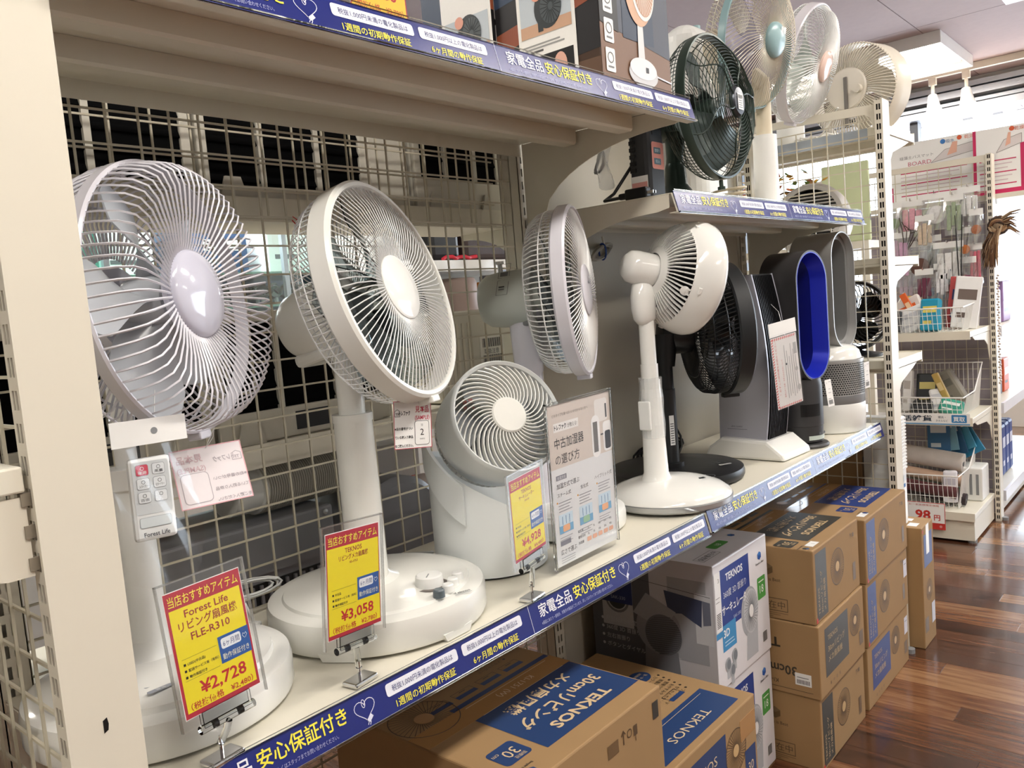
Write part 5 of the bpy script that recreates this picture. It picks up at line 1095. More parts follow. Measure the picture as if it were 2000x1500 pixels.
for k, nm in enumerate(('lower carton of the two-high stack left of the white boxes', 'brown carton with blue oval badges between the nearest carton and the white boxes')):
    def draw2(t, b, F, w, d, h, k=k):
        p = Print(F['u'])
        for i, (x, y, a, c) in enumerate(((.062, .16, '強・中・弱', '3段階切替'), (.13, .14, '部屋全体に', 'ワイドに'))): p.disc(x, y, .03, KB, 1, 28, .024); p.text(a, x, y + .002, .009, WH, 'c', 2, w=.042); p.text(c, x, y - .011, .008, WH, 'c', 2, w=.036)
        for i, tx in enumerate(('カラー：ホワイト', '風量3段階切替', '首振り機能付', 'おやすみタイマー付', 'かんたんボタン操作', 'フラットガード')): p.disc(.03 + .004 * i, .19 + i * .016, .0032, '2A241C', 1, 10); p.text(tx, .04 + .004 * i, .187 + i * .016, .0115, '2A241C', 'l', 1)
        p.rect(.04, .298, .3, .09, KB, 1); p.rect(.06, .31, .26, .001, WH, 2); p.text('TEKNOS', .19, .345, .03, WH, 'c', 2, w=.15); p.frame_(.07, .25, .05, .03, .001, '2A241C'); p.rect(.07, .268, .05, .012, KB); p.done(b, 'top_print')
        p = Print(F['f']); p.rect(.02, .02, .20, h - .045, KB, 1); p.text('TEKNOS', .05, h - .07, .028, WH, 'l', 2, w=.13); p.text('30cmリビング', .05, h - .11, .026, WH, 'l', 2, w=.155); p.fan(.262, h * .58, .045, '5A4630', 'C9A878', 40, 1, .0013); p.rect(w - .06, .02, .05, .07, KB, 1); p.text('30', w - .035, .04, .028, WH, 'c', 2); p.done(b, 'front_print')
        MB(F['f']).box(w - .075, w - .005, h - .075, h - .03, .0002, .0006).build('packing_tape', mat('clear_brown_tape', 'B08658', .12, var=.02), t)
    carton(nm, .875, 1.235, -.065, .34, k * BH, (k + 1) * BH - .001, draw2, G1)
# white circulator boxes
wbox = mat('white_box_board', 'E4E3E8', .35, var=.02)
def draw_w(t, b, F, w, d, h):
    p = Print(F['f'])
    p.rect(.03, h - .165, .155, .145, '27408A', 1); p.text('TEKNOS', .06, h - .052, .024, 'E8ECF4', 'l', 2, bold=.03, w=.09); p.text('360度 3D 首振り', .045, h - .09, .02, 'E8ECF4', 'l', 2, w=.12); p.text('サーキュレーター', .035, h - .128, .026, 'F2F4F8', 'l', 2, bold=.02, w=.145); p.text('SAK-330', .09, h - .152, .011, 'C9D4EA', 'l', 2)
    cube_logo(p, w - .045, h - .045, .022, '2456A4', '3E7CC4', True, '333333')
    p.rrect(w - .065, h - .155, .046, .056, .004, '4F9E4A', 1); p.text('18', w - .042, h - .14, .028, 'F2F6F0', 'c', 2); p.rect(w - .058, h - .112, .03, .003, 'DDE8DA', 2)
    p.rect(.03, .085, .07, .062, '3E8FC6', 1); p.text('3D', .036, .118, .026, 'F2F6F8', 'l', 2, bold=.02); p.rect(.04, .105, .045, .002, 'D0E4F0', 2); p.rect(.04, .097, .05, .002, 'D0E4F0', 2)
    cx, cy = .178, .135
    p.disc(cx, cy, .047, 'A9ADB4', 1, 36, .062); p.disc(cx + .006, cy, .040, 'C4C7CC', 2, 36, .055)
    for i in range(32): a = i * .196; p.line([(cx + .006 + .012 * math.cos(a), cy + .016 * math.sin(a)), (cx + .006 + .037 * math.cos(a + .5), cy + .05 * math.sin(a + .5))], .0012, '6E747C', 3)
    p.disc(cx + .006, cy, .012, 'F0F0F0', 4, 20, .016); p.poly([(cx - .03, .02), (cx + .035, .02), (cx + .04, .1), (cx - .02, .085)], 'B4B8BE', 1)
    for x, y in ((.05, .05), (.085, .06), (.07, .03)): p.disc(x, y, .014, 'A4A8AE', 2, 20, .017); p.disc(x + .002, y, .010, '787E86', 3, 20, .012); p.rect(x - .007, y - .034, .014, .02, 'B4B8BE', 1)
    p.rect(w - .05, .03, .026, .03, 'F0F0F0', 1)
    for i in range(10): p.rect(w - .048 + i * .0024, .032, .0012, .026, '222222', 2)
    p.done(b, 'front_print')
    p = Print(F['l'])     # photo of a laundry room
    p.rect(.0, 0, d - .17, h, '5A5C64', 1); p.rect(d - .17, 0, .17, h, 'C2C3CA', 1); p.rect(d - .12, .06, .10, h - .10, '9FA2AA', 2); p.rect(d - .05, .11, .045, .12, 'C8CCD2', 3); p.line([(d - .2, h - .06), (d - .01, h - .075)], .0012, '3E4046', 3)
    p.poly([(d - .13, h - .075), (d - .03, h - .085), (d - .035, h - .15), (d - .085, h - .125), (d - .12, h - .13)], '3E4762', 4); p.poly([(d - .03, h - .085), (d - .01, h - .087), (d - .01, h - .14), (d - .03, h - .145)], '6E7486', 4)
    p.rect(d - .31, .11, .09, .13, 'B9BBC0', 2); p.ringl(d - .265, .18, .032, .006, '6E7076', 3); p.disc(d - .265, .18, .026, '33363C', 3)
    cx, cy = d - .15, .125
    p.disc(cx, cy, .062, '8C8F97', 5, 36); p.poly([(cx - .07, cy + .03), (cx - .03, cy + .085), (cx + .05, cy + .05), (cx + .01, cy + .0)], '9DA0A8', 5); p.disc(cx + .012, cy - .012, .05, '6A6D75', 6, 36)
    for i in range(18): y = cy - .058 + i * .0052; q = math.sqrt(max(0, .048 ** 2 - (y - cy + .012) ** 2)); p.line([(cx + .012 - q, y - .004), (cx + .012 + q, y + .004)], .0016, '4A4D55', 7)
    p.poly([(cx - .045, 0), (cx + .055, 0), (cx + .05, .075), (cx - .04, .085)], '80838B', 4)
    p.rect(d - .42, h - .13, .2, .12, '1C2C66', 4); p.text('サーキュレーター', d - .235, h - .085, .034, 'C8CCD8', 'r', 5, bold=.02, w=.2); p.text('SAK-330', d - .24, h - .12, .012, '9AA4C0', 'r', 5)
    for i, tx in enumerate(('風量3段階設定', '360度 3D 首振りモード', '左右首振り', 'ボタンとダイヤルでらくらく操作')): p.disc(.03, .125 - i * .022, .004, 'C4C6CC', 3, 10); p.text(tx, .04, .12 - i * .022, .014, 'C4C6CC', 'l', 3)
    p.done(b, 'side_photo')
    p = Print(F['t']); p.rrect(.12, .05, .07, .03, .006, '4F9E4A', 1); p.text('18', .155, .056, .02, 'F0F4EE', 'c', 2); cube_logo(p, w - .05, .07, .02, '2456A4', '3E7CC4', False); p.frame_(.02, .03, .085, .03, .0012, '55585E'); p.text('保証書在中', .0625, .037, .018, '55585E', 'c', 1, w=.075); p.done(b, 'top_print')
    q = Print(F['f']); q.rect(.002, h - .16, .03, .14, 'EFEFEF', 3); q.text('3', .022, h - .045, .014, '444444', 'c', 4)
    for i in range(9): q.rect(.006, h - .15 + i * .004, .02, .002, '333333', 4)
    q.rect(.005, h - .08, .02, .0015, '888888', 4); q.rect(.005, h - .09, .018, .0015, '888888', 4); q.rect(-.0, h - .175, .03, .014, '3E8FC6', 3); q.done(t, 'price_sticker')
carton('upper white circulator box with photo print and a green 18 badge', 1.315, 1.607, .058, .40, .318, .618, draw_w, 'white circulator boxes', wbox)
carton('lower white circulator box mostly hidden by brown cartons', 1.315, 1.607, .062, .40, .015, .316, draw_w, 'white circulator boxes', wbox)
tag(mesh_at_center(MB().box(1.25, 1.615, .07, .42, 0, .014).build('cardboard_sheet', kraft, None)), 'flat cardboard sheet under the white circulator boxes', 'cardboard')
for k, (nm, fr, sd, st) in enumerate((('bottom brown carton of the grey-label stack beside the white boxes', 'label', 'logo', None), ('middle brown carton of the grey-label stack, lettering upside down', 'turned', 'flipped', None), ('top brown carton of the grey-label stack with a white sticker', 'label', 'logo', 'top'))):
    ki_carton(nm, 1.632 - .004 * (k == 1), 1.967, -.05 - .006 * (k == 1), .38, k * BH, (k + 1) * BH - .001, G1, KB2, 'KI-1752 (B)', 'C9AE84', fr, sd, st)
for k, (nm, fr, st) in enumerate((('bottom brown carton of the far blue-label stack', 'turned', 'front'), ('middle brown carton of the far blue-label stack with a white slip', 'label', 'front'), ('top brown carton of the far blue-label stack', 'label', 'top'))):
    ki_carton(nm, 2.0, 2.4, -.05 - .004 * k, .38, k * .188, (k + 1) * .188 - .001, G1, '2B3F7C', 'KI-1737 (W)', 'CBB28C', fr, 'logo', st)
def draw3(t, b, F, w, d, h):
    p = Print(F['f']); p.rect(.02, h - .14, w - .04, .11, '2B3F7C', 1); p.fan(w * .5, h * .45, .035, '5A4630', 'C9A878', 36, 1, .001); p.rect(.01, .05, .04, .05, '6E563A', 1); p.rect(w - .05, .06, .04, .07, 'D4D6E0', 2); p.rect(.005, h - .02, .01, .012, 'C6352E', 2); p.done(b, 'front_print')
    p = Print(F['t']); p.rect(.02, .02, .04, .03, 'F0EFEC', 1); p.rect(.08, .05, .03, .025, 'F0EFEC', 1); p.done(t, 'white_stickers')
    MB(F['f']).box(w * .35, w * .6, h - .1, h, .0002, .0006).build('packing_tape', mat('clear_tape', 'D9CDB8', .1), t)
carton('narrow brown carton standing on end beyond the far stack', 2.50, 2.64, -.075, .15, 0, .41, draw3, G1)

# ------------------------------------------------------------------ photo-printed boxes on the high shelf
ZTt = ZT + HS - .005
def photo_box(label, x0, y0, dx, dy, H, var):
    m = mat('printed_box_board', '4A3A30', .3, var=.2, scale=7)
    def draw(t, b, F, w, d, h):
        p = Print(F['f'])        # front: wooden table, dark wall, beige fan
        p.rect(0, 0, w, .115, '7A5A45', 1); p.poly([(0, .115), (w, .085), (w, h), (0, h)], '3B4150', 2); p.poly([(0, .2), (w * .28, .19), (w * .28, .235), (0, .25)], 'A0563A', 3); p.poly([(0, .115), (.06, .105), (.06, .2), (0, .205)], '1B1A1C', 3); p.rect(.075, .1, .11, .12, '26354C', 3)
        for i in range(4): y = .03 + i * .052; p.rrect(.012, y, .030, .042, .003, 'EDEBE8', 4); p.ringl(.027, y + .025, .009, .0018, '55585C', 5, 14); p.rect(.018, y + .007, .018, .003, '77797C', 5)
        cx, cy = .135, .205
        p.poly([(cx - .012, .055), (cx + .012, .055), (cx + .010, .15), (cx - .008, .15)], 'D8D6D6', 5); p.disc(cx + .004, .042, .052, 'C9C7CA', 5, 32, .024); p.disc(cx + .004, .052, .048, 'E2E0E2', 6, 32, .02); p.rect(cx + .012, .046, .010, .010, '2B2D33', 7)
        p.disc(cx, cy, .05, 'D0A688', 6, 40, .075); p.disc(cx + .016, cy + .006, .043, 'E9E2DC', 7, 40, .068); p.disc(cx + .018, cy + .006, .037, 'C79C80', 8, 40, .06)
        for i in range(34): a = i * .185; p.line([(cx + .018 + .010 * math.cos(a), cy + .006 + .016 * math.sin(a)), (cx + .018 + .036 * math.cos(a + .6), cy + .006 + .058 * math.sin(a + .6))], .0014, 'F0E6DC', 9)
        p.disc(cx + .018, cy + .006, .012, 'F4EEEA', 10, 20, .018); p.line([(cx + .055, .045), (w, .04)], .003, 'D8D8DE', 4)
        p.done(b, 'front_photo')
        p = Print(F['l'])        # side: white panel with photos
        p.rect(0, 0, d, .055, '5E4636', 1); p.poly([(0, .055), (d, .07), (d, h), (0, h)], '1E1D20', 1); p.poly([(0, .11), (d, .16), (d, .19), (0, .15)], '8C4A32', 2); p.poly([(0, .2), (d, .23), (d, h), (0, h)], '33445C', 2)
        a0 = .055
        p.rect(a0, .018, .135, h - .018, 'EEEDEB', 3); p.rect(a0 + .008, .026, .119, .062, '0E0F12', 4); p.disc(a0 + .096, .062, .015, 'D9A998', 5, 20, .022); p.rect(a0 + .094, .03, .010, .02, 'E8E2E0', 5); p.poly([(a0 + .02, .055), (a0 + .085, .048), (a0 + .085, .07), (a0 + .02, .068)], '4A5A70', 5); p.rect(a0 + .082, .026, .03, .006, 'E8E2E0', 5)
        p.rect(a0 + .008, .095, .05, .004, '555555', 4); p.rect(a0 + .008, .102, .10, .003, '999999', 4); p.rect(a0 + .008, .108, .09, .003, '999999', 4)
        p.rect(a0 + .008, .125, .119, .08, 'BFC9D2', 4); p.rect(a0 + .008, .125, .119, .022, 'C9A287', 5); p.disc(a0 + .075, .17, .032, '2F3538', 6, 28, .038); p.disc(a0 + .082, .17, .025, '4A5256', 7, 28, .031)
        for i in range(20): a = i * .314; p.line([(a0 + .082 + .006 * math.cos(a), .17 + .008 * math.sin(a)), (a0 + .082 + .024 * math.cos(a), .17 + .03 * math.sin(a))], .0013, '1B1F22', 8)
        p.rect(a0 + .05, .13, .012, .04, '2F3538', 6); p.disc(a0 + .05, .198, .012, 'E0A08C', 7, 16); p.done(b, 'side_photo')
    return carton(label, x0, x0 + dx, y0, y0 + dy, ZTt, ZTt + H, draw, 'photo-printed fan boxes on the high shelf', m)
photo_box('photo-printed fan box at the far end of the high shelf, front showing a beige fan', .955, .022, .245, .24, .30, 0)
photo_box('photo-printed fan box behind the end one, white panel on its side', .945, .268, .245, .185, .30, 1)
t = thing('price_card', 'yellow and red price card standing on the high shelf edge', 'price sign', (.41, -.004, ZTt), group='yellow price signs on the high shelf')
Mp = sign_frame((.41, -.004, ZTt + .06), -90, 2, 0); w, h = .095, .12
cd = MB(Mp).box(-w / 2, w / 2, -h / 2, h / 2, -.0006, 0).build('card', paper, t); p = Print(Mp); p.z = .0002; p.rect(-w / 2, -h / 2, w, h, RED, 1); p.rect(-w / 2 + .002, -h / 2 + .004, w - .004, h - .02, 'F3C832', 2); p.text('（税抜価格　¥2,780）', 0, -h / 2 + .008, .0085, 'C03A22', 'c', 3, bold=.012, w=.08); p.text('¥3,058', 0, -h / 2 + .024, .02, 'C0242B', 'c', 3, bold=.02, w=.06); p.done(cd, 'card_print')
MB(Mp).box(-.052, .052, -.06, .065, .0008, .0014).build('clear_holder', sheet, t)
# ------------------------------------------------------------------ left end unit (faces -X), seen beside the near post
t = thing('end_shelf', 'cream shelf with worn bracket at the left edge beside the near post', 'shelf', (-.2, .2, 1.1))
MB().box(-.36, -.062, .006, .6, 1.108, 1.132).build('deck', deckm, t, bevel=.002)
MB().prism([(-.062, 1.104), (-.36, 1.104), (-.34, 1.085), (-.16, 1.06), (-.12, 1.04), (-.085, 1.03), (-.062, 1.03)], .010, .0125, 'y').build('bracket', cream, t)
for k in range(3): MB().box(-.066, -.056, .008, .016, 1.035 + k * .03, 1.047 + k * .03).build('bracket_hook', mat('worn_bracket_edge', '8C8272', .5), t)
t = thing('end_shelf', 'low cream perforated shelf at the bottom left corner', 'shelf', (-.2, .3, .74))
dk = MB().box(-.4, -.062, .006, .6, .735, .76).build('deck', deckm, t, bevel=.002)
pf = MB()
for i in range(4):
    for j in range(14): pf.add([(-.08 - .012 * i + .003 * math.cos(a), .05 + j * .03 + .003 * math.sin(a), .7603) for a in [k * math.pi / 5 for k in range(10)]], [list(range(10))])
pf.build('perforations', dark, dk, kind='stuff')

# ------------------------------------------------------------------ back-to-back unit behind the mesh (faces +Y)
def back_shelf(label, z, x0=.03, x1=1.34, y0=.54, y1=.98, rib=True):
    t = thing('back_shelf', label, 'shelf', ((x0 + x1) / 2, (y0 + y1) / 2, z)); MB().box(x0, x1, y0, y1, z - .03, z).build('deck', cream, t, bevel=.002)
    MB().box(x0, x1, y0 - .004, y0, z - .04, z + .004).build('back_flange', cream, t); (MB().box(x0 + .02, x1 - .02, y0 + .14, y0 + .17, z - .055, z - .03).build('rib', cream, t) if rib else None)
    for xb in (x0 + .002, x1 - .006):
        a = [(y0 + .02 + (y1 - y0 - .06) * f, z - .045 - .14 * (1 - math.sqrt(max(0, 1 - (1 - f) ** 2.2)))) for f in [i / 10 for i in range(11)]]
        MB().prism([(y0, z - .03), (y0, z - .19)] + a + [(y1 - .03, z - .03)], xb, xb + .0025).build('bracket', cream, t)
    return t
back_shelf('cream shelf behind the mesh holding the black-backed window coolers', 1.475, y1=.8, rib=False)
back_shelf('lower cream shelf behind the mesh under the second row of coolers', 1.02)
back_shelf('lowest cream shelf behind the mesh with the grey heater and hose', .64)
coolc = mat('cooler_cream_plastic', 'CFCABC', .5, var=.02); coilm = mat('black_condenser_fins', '0A0A0B', .85, var=.2, ior=1.15)
def cooler(label, x0, x1, z0, h, div=2, y0=.575, d=.2, slot=False, bottom=.03):
    t = thing('window_cooler', label, 'air conditioner', ((x0 + x1) / 2, y0 + d / 2, z0), group='window coolers behind the mesh')
    MB().box(x0, x1, y0 + .012, y0 + d, z0, z0 + h).build('body', coolc, t, bevel=.006)
    MB().box(x0 + .02, x1 - .02, y0 + .006, y0 + .012, z0 + bottom, z0 + h - .02).build('condenser', coilm, t)
    MB().box(x0, x1, y0, y0 + .012, z0, z0 + bottom).box(x0, x1, y0, y0 + .012, z0 + h - .02, z0 + h).box(x0, x0 + .02, y0, y0 + .012, z0 + bottom, z0 + h - .02).box(x1 - .02, x1, y0, y0 + .012, z0 + bottom, z0 + h - .02).build('frame', coolc, t, bevel=.003)
    for k in range(1, div): x = x0 + (x1 - x0) * k / div; MB().box(x - .006, x + .006, y0 - .002, y0 + .01, z0 + bottom, z0 + h - .02).build('divider', coolc, t)
    n = int((h - .05 - bottom) / .035)
    for k in range(n): z = z0 + bottom + .02 + k * .035; MB().add([(x0 + .02, y0 + .006, z), (x1 - .02, y0 + .006, z), (x1 - .02, y0 + .001, z - .012), (x0 + .02, y0 + .001, z - .012), (x0 + .02, y0 + .006, z - .014), (x1 - .02, y0 + .006, z - .014)], [(0, 1, 2, 3), (3, 2, 5, 4)]).build('fin', coilm, t)
    if slot: MB().box((x0 + x1) / 2 - .04, (x0 + x1) / 2 + .04, y0 - .0015, y0, z0 + .012, z0 + bottom - .012).build('drain_slot', black, t)
    for x in (x0 + .06, x1 - .06): MB().prism([(x - .03, z0), (x + .03, z0), (x + .016, z0 + .045), (x - .016, z0 + .045)], y0 - .008, y0 - .003, 'y').build('foot_bracket', coolc, t)
    return t
cooler('black-backed window cooler behind the lavender-white fan', .10, .46, 1.476, .34, 2)
cooler('black-backed window cooler between the two left fans, upper row', .47, .86, 1.476, .34, 3)
cooler('narrow cream-framed window cooler at the right of the upper row', 1.0, 1.3, 1.476, .30, 3, bottom=.075)
tag(mesh_at_center(MB().box(.868, .99, .585, .79, 1.476, 1.76).build('cream_casing', coolc, None, bevel=.01)), 'plain cream appliance casing between the upper coolers', 'casing')
cooler('black-backed cooler lying behind the lavender-white fan, lower row', .08, .44, 1.021, .25, 2, slot=True, bottom=.06)
cooler('black-backed cooler behind the white dial fan, lower row', .45, .86, 1.021, .25, 3, slot=True, bottom=.06)
t = thing('cream_appliance', 'cream upright appliance with a barcode label behind the side-on fan', 'appliance', (1.18, .7, 1.021))
ab = MB().box(1.03, 1.31, .575, .85, 1.021, 1.24).build('body', mat('ivory_appliance_plastic', 'DAD6C8', .4), t, bevel=.015)
for k in range(5): MB().box(1.045 + k * .02, 1.052 + k * .02, .5725, .576, 1.05, 1.21).build('groove', cream, t)
p = Print(AX((1.195, .5745, 1.125), (1, 0, 0), (0, 0, 1), (0, -1, 0))); p.rect(-.03, -.07, .09, .12, 'ECE9E0')
for r_ in range(2):
    for i in range(16): p.rect(-.02 + i * .0042, .02 - r_ * .042, .0018 + .001 * (i % 2), .022, '3A3A3A', 2)
p.text('取扱注意', .012, .004, .014, '4A4A4A', 'c', 2); p.rect(-.02, -.05, .025, .012, '777777', 2); p.rect(.012, -.052, .035, .016, '777777', 2); p.done(t, 'barcode_label')
# grey heater, hose, grey drum, clutter on the lowest shelf
t = thing('grey_heater', 'dark grey metal heater with black upright slots behind the forest price sign', 'heater', (.45, .68, .641))
hg = mat('dark_grey_metal', '858588', .45, .1, var=.04)
MB().box(.22, .68, .575, .8, .641, .868).build('body', hg, t, bevel=.006); MB().box(.235, .665, .572, .576, .66, .755).build('slot_recess', black, t)
for k in range(22): MB().box(.245 + k * .019, .251 + k * .019, .567, .575, .662, .752).build('slot_bar', hg, t)
MB().box(.222, .678, .568, .576, .772, .79).build('ledge', hg, t); 
for x in (.24, .66): MB(AX((x, .5735, .855), (1, 0, 0), (0, 0, 1), (0, -1, 0))).lathe([(0, .002), (.005, .001), (.006, 0), (0, 0)], 12).build('rivet', silver, t)
t = thing('exhaust_hose', 'ribbed grey-white exhaust hose lying on top of the grey heater', 'hose', (.62, .66, .87))
hm = mat('hose_grey_plastic', 'BDB9AE', .5, var=.02); pr = []
for i in range(46): pr += [(.049, i * .0058), (.053, i * .0058 + .0018), (.053, i * .0058 + .0036), (.049, i * .0058 + .0052)]
Mh = frame((1, .1, -.02), (0, 0, 1), (.535, .64, .925)); MB(Mh).lathe(pr, 32).build('ribs', hm, t, smooth=30); MB(Mh).lathe([(0, -.06), (.045, -.06), (.047, -.002), (.052, .0), (.052, .01), (.0, .012)], 32).build('end_sleeve', white, t, smooth=40)
t = thing('grey_drum', 'dark grey rounded appliance behind the base of the white dial fan', 'appliance', (.86, .72, .641))
MB(AX((.86, .58, .75), (1, 0, 0), (0, 0, 1), (0, -1, 0))).lathe([(0, .02), (.12, .016), (.135, .0), (.135, -.2), (0, -.2)], 56).build('body', mat('slate_plastic', '6E6E72', .45), t, smooth=40)
MB().box(.78, .94, .6, .76, .641, .655).build('stand', dark, t)
cl = [('red and white snack carton on the lowest shelf behind the circulator', 'C9B8B2', (1.0, .66, .641), (.14, .12, .2)), ('clear-wrapped white pack behind the circulator', 'DAD7DA', (1.03, .82, .641), (.16, .1, .28)), ('yellow paper pack behind the circulator', 'C9C07A', (.95, .86, .641), (.1, .06, .23)), ('brown carton behind the grey drum', '7A6444', (.72, .86, .641), (.12, .16, .2))]
for nm, cc, (x, y, z), (a, b, c) in cl:
    t = thing('wrapped_pack', nm, 'package', (x, y, z)); MB().box(x - a / 2, x + a / 2, y - b / 2, y + b / 2, z, z + c).build('pack', mat('pack_' + cc, cc, .5), t, bevel=.006)
    p = Print(AX((x - a / 2, y - b / 2 - .0002, z), (1, 0, 0), (0, 0, 1), (0, -1, 0))); p.rect(a * .1, c * .55, a * .8, c * .12, 'B84A44'); p.rect(a * .15, c * .3, a * .5, c * .06, '6A6460'); p.done(t, 'pack_print')
coil('dark cable heap on the grey heater', (.33, .66, .885), 5, .05, .03, .015, .004, dark, 9, 60)

# ------------------------------------------------------------------ far side of the back aisle: showcase and goods
def plain(name, label, cat, x, y, z, a, b, c, col, group=None, rough=.45, bev=.006, band=None):
    t = thing(name, label, cat, (x, y, z), group=group); MB().box(x - a / 2, x + a / 2, y - b / 2, y + b / 2, z, z + c).build('body', mat('goods_' + col, col, rough), t, bevel=bev)
    p = Print(AX((x - a / 2, y - b / 2 - .0002, z), (1, 0, 0), (0, 0, 1), (0, -1, 0))); p.rect(a * .12, c * .5, a * .76, c * .22, band or 'E8E6E2'); p.rect(a * .15, c * .25, a * .5, c * .08, band or '55585C'); p.done(t, 'printed_band'); return t
t = thing('glass_showcase', 'bright glass showcase of watches across the back aisle', 'showcase', (1.2, 2.2, 0))
MB().box(.2, 2.3, 2.0, 2.5, 0, .92).build('cabinet', mat('showcase_white', 'DDDBD6', .5), t); glassm = clear_film('showcase_glass', .08, .02, (.93, .97, .96))
for z in (1.32, 1.45): MB().box(.2, 2.3, 2.02, 2.48, z, z + .008).build('glass_shelf', mat('green_glass_edge', '7FA79C', .1), t)
MB().box(.2, 2.3, 2.0, 2.004, .92, 1.75).build('front_glass', glassm, t); MB().box(.2, 2.3, 2.5, 2.52, .92, 1.75).build('back_board', mat('showcase_blue_back', '3C4E66', .5), t)
area('showcase_fill_light', (1.2, 2.2, 1.74), 1.9, .1, 18, (.95, .98, 1))  # added fill light, brightens the dim showcase
MB().box(.22, 2.28, 2.14, 2.26, 1.75, 1.77).build('fill_light_strip', fixm, t)  # strip added to go with the fill light
for x in (.2, .9, 1.6, 2.28): MB().box(x, x + .02, 2.0, 2.02, .92, 1.75).build('corner_post', alum, t)
rd = random.Random(3)
strap = mat('watch_black_strap', '18181A', .4); dialw = mat('watch_silver', 'C6C6C8', .2, .9); gold = mat('watch_rose_dial', 'B98A78', .25, .6); stand = mat('clear_watch_stand', 'E6ECEE', .1, alpha=.5, var=0)
k = 0
for z in (1.328, 1.329):
    for i in range(7):
        x, y = 1.40 + i * .075 + rd.uniform(-.01, .01), 2.10 + (z > 1.3285) * .16
        w = thing('wrist_watch', ('first', 'second', 'third', 'fourth', 'fifth', 'sixth', 'seventh')[i] + ' wrist watch from the left on the ' + ('front row of the watch shelf' if z < 1.3285 else 'rear row of the watch shelf'), 'watch', (x, y, z), group='watches in the showcase')
        M_ = Matrix.Translation((x, y, z + .055)) @ Matrix.Rotation(rd.uniform(-.5, .5), 4, 'Z') @ Matrix.Rotation(R(60), 4, 'X')
        MB(Matrix.Translation((x, y, z))).lathe([(0, 0), (.02, 0), (.02, .004), (.008, .01), (.008, .03), (0, .03)], 12).build('stand', stand, w)
        MB(M_).lathe([(.026, -.010), (.030, -.010), (.030, .010), (.026, .010), (.026, -.010)], 20, sx=1, sy=.8).build('strap', strap if i % 3 else dialw, w, smooth=40)
        MB(M_ @ AX((0, .026, 0), (1, 0, 0), (0, 0, 1), (0, 1, 0))).lathe([(0, .008), (.016, .008), (.019, .005), (.019, 0), (0, 0)], 20).build('case', dialw if i % 2 else gold, w, smooth=30)
far = [('white_carton', 'tall white backlit carton above the showcase left', 1.08, 2.3, 1.459, .2, .2, .2, 'F2F2F0'), ('blue_case', 'dark blue case on the upper glass shelf', 1.46, 2.3, 1.459, .22, .2, .2, '23406A'), ('white_case', 'white angled case on the upper glass shelf', 1.74, 2.25, 1.459, .22, .2, .24, 'EDEEEC'), ('teal_pack', 'teal and white pack stack at the left of the showcase', .86, 2.2, 1.459, .14, .2, .2, '35A08C'),
       ('navy_case', 'navy blue case at the right end of the upper glass shelf', 2.08, 2.3, 1.459, .3, .2, .24, '1F3350')]
for n_, l_, x, y, z, a, b, c, col in far: plain(n_, l_, 'case', x, y, z, a, b, c, col)
# goods seen through the bracket arch
t = thing('white_shelf_unit', 'bright white shelf unit seen through the bracket arch behind the mesh', 'shelf', (2.2, 1.5, 0))
MB().box(1.75, 2.75, 1.55, 1.9, 1.405, 1.45).box(1.75, 2.75, 1.55, 1.9, 1.18, 1.22).box(1.75, 2.75, 1.88, 1.9, 0, 1.9).box(1.74, 1.76, 1.55, 1.9, 0, 1.9).build('shelf_frame', whiteg, t)
bag = mat('dark_brown_leather', '3A2A26', .35, var=.2)
t = thing('handbag', 'dark brown patterned handbag on the bright white shelf', 'bag', (2.4, 1.7, 1.45)); MB().box(2.25, 2.57, 1.63, 1.75, 1.451, 1.64).build('body', bag, t, bevel=.03, seg=3); MB().tube([(2.31 + .2 * i / 12, 1.69, 1.62 + .1 * math.sin(math.pi * i / 12)) for i in range(13)], .008, 8).build('handle', bag, t, smooth=60)
t = thing('handbag', 'black handbag left of the brown one on the bright white shelf', 'bag', (2.15, 1.7, 1.45)); MB().box(2.05, 2.235, 1.63, 1.76, 1.451, 1.6).build('body', black, t, bevel=.03, seg=3); MB().tube([(2.07 + .14 * i / 12, 1.69, 1.58 + .1 * math.sin(math.pi * i / 12)) for i in range(13)], .007, 8).build('handle', black, t, smooth=60)
tag(mesh_at_center(MB().tube([(2.06 + .025 * i, 1.57 + .008 * math.sin(i * 2), 1.456 + .01 * abs(math.sin(i))) for i in range(9)], .008, 8).build('red_strap', mat('red_ribbon', 'C8283A', .4), None, smooth=60)), 'red strap lying at the front of the bright white shelf', 'strap')
tag(mesh_at_center(MB(Matrix.Translation((2.22, 1.68, 1.2205))).lathe([(0, 0), (.09, 0), (.1, .02), (.1, .14), (.09, .16), (0, .165)], 36).build('round_box', mat('taupe_round_box', 'A08C84', .5), None, smooth=40)), 'taupe round box on the lower white shelf seen through the mesh', 'box')
plain('orange_pack', 'small orange and grey pack beside the taupe round box', 'package', 2.37, 1.66, 1.2205, .06, .06, .14, 'D88A3A'); plain('grey_pack', 'silver grey pack beside the orange one', 'package', 2.45, 1.68, 1.2205, .07, .06, .17, '9A98A6'); plain('white_pack', 'white round-cornered pack at the right of the lower white shelf', 'package', 2.62, 1.68, 1.2205, .22, .12, .15, 'F0F0F0', bev=.03)
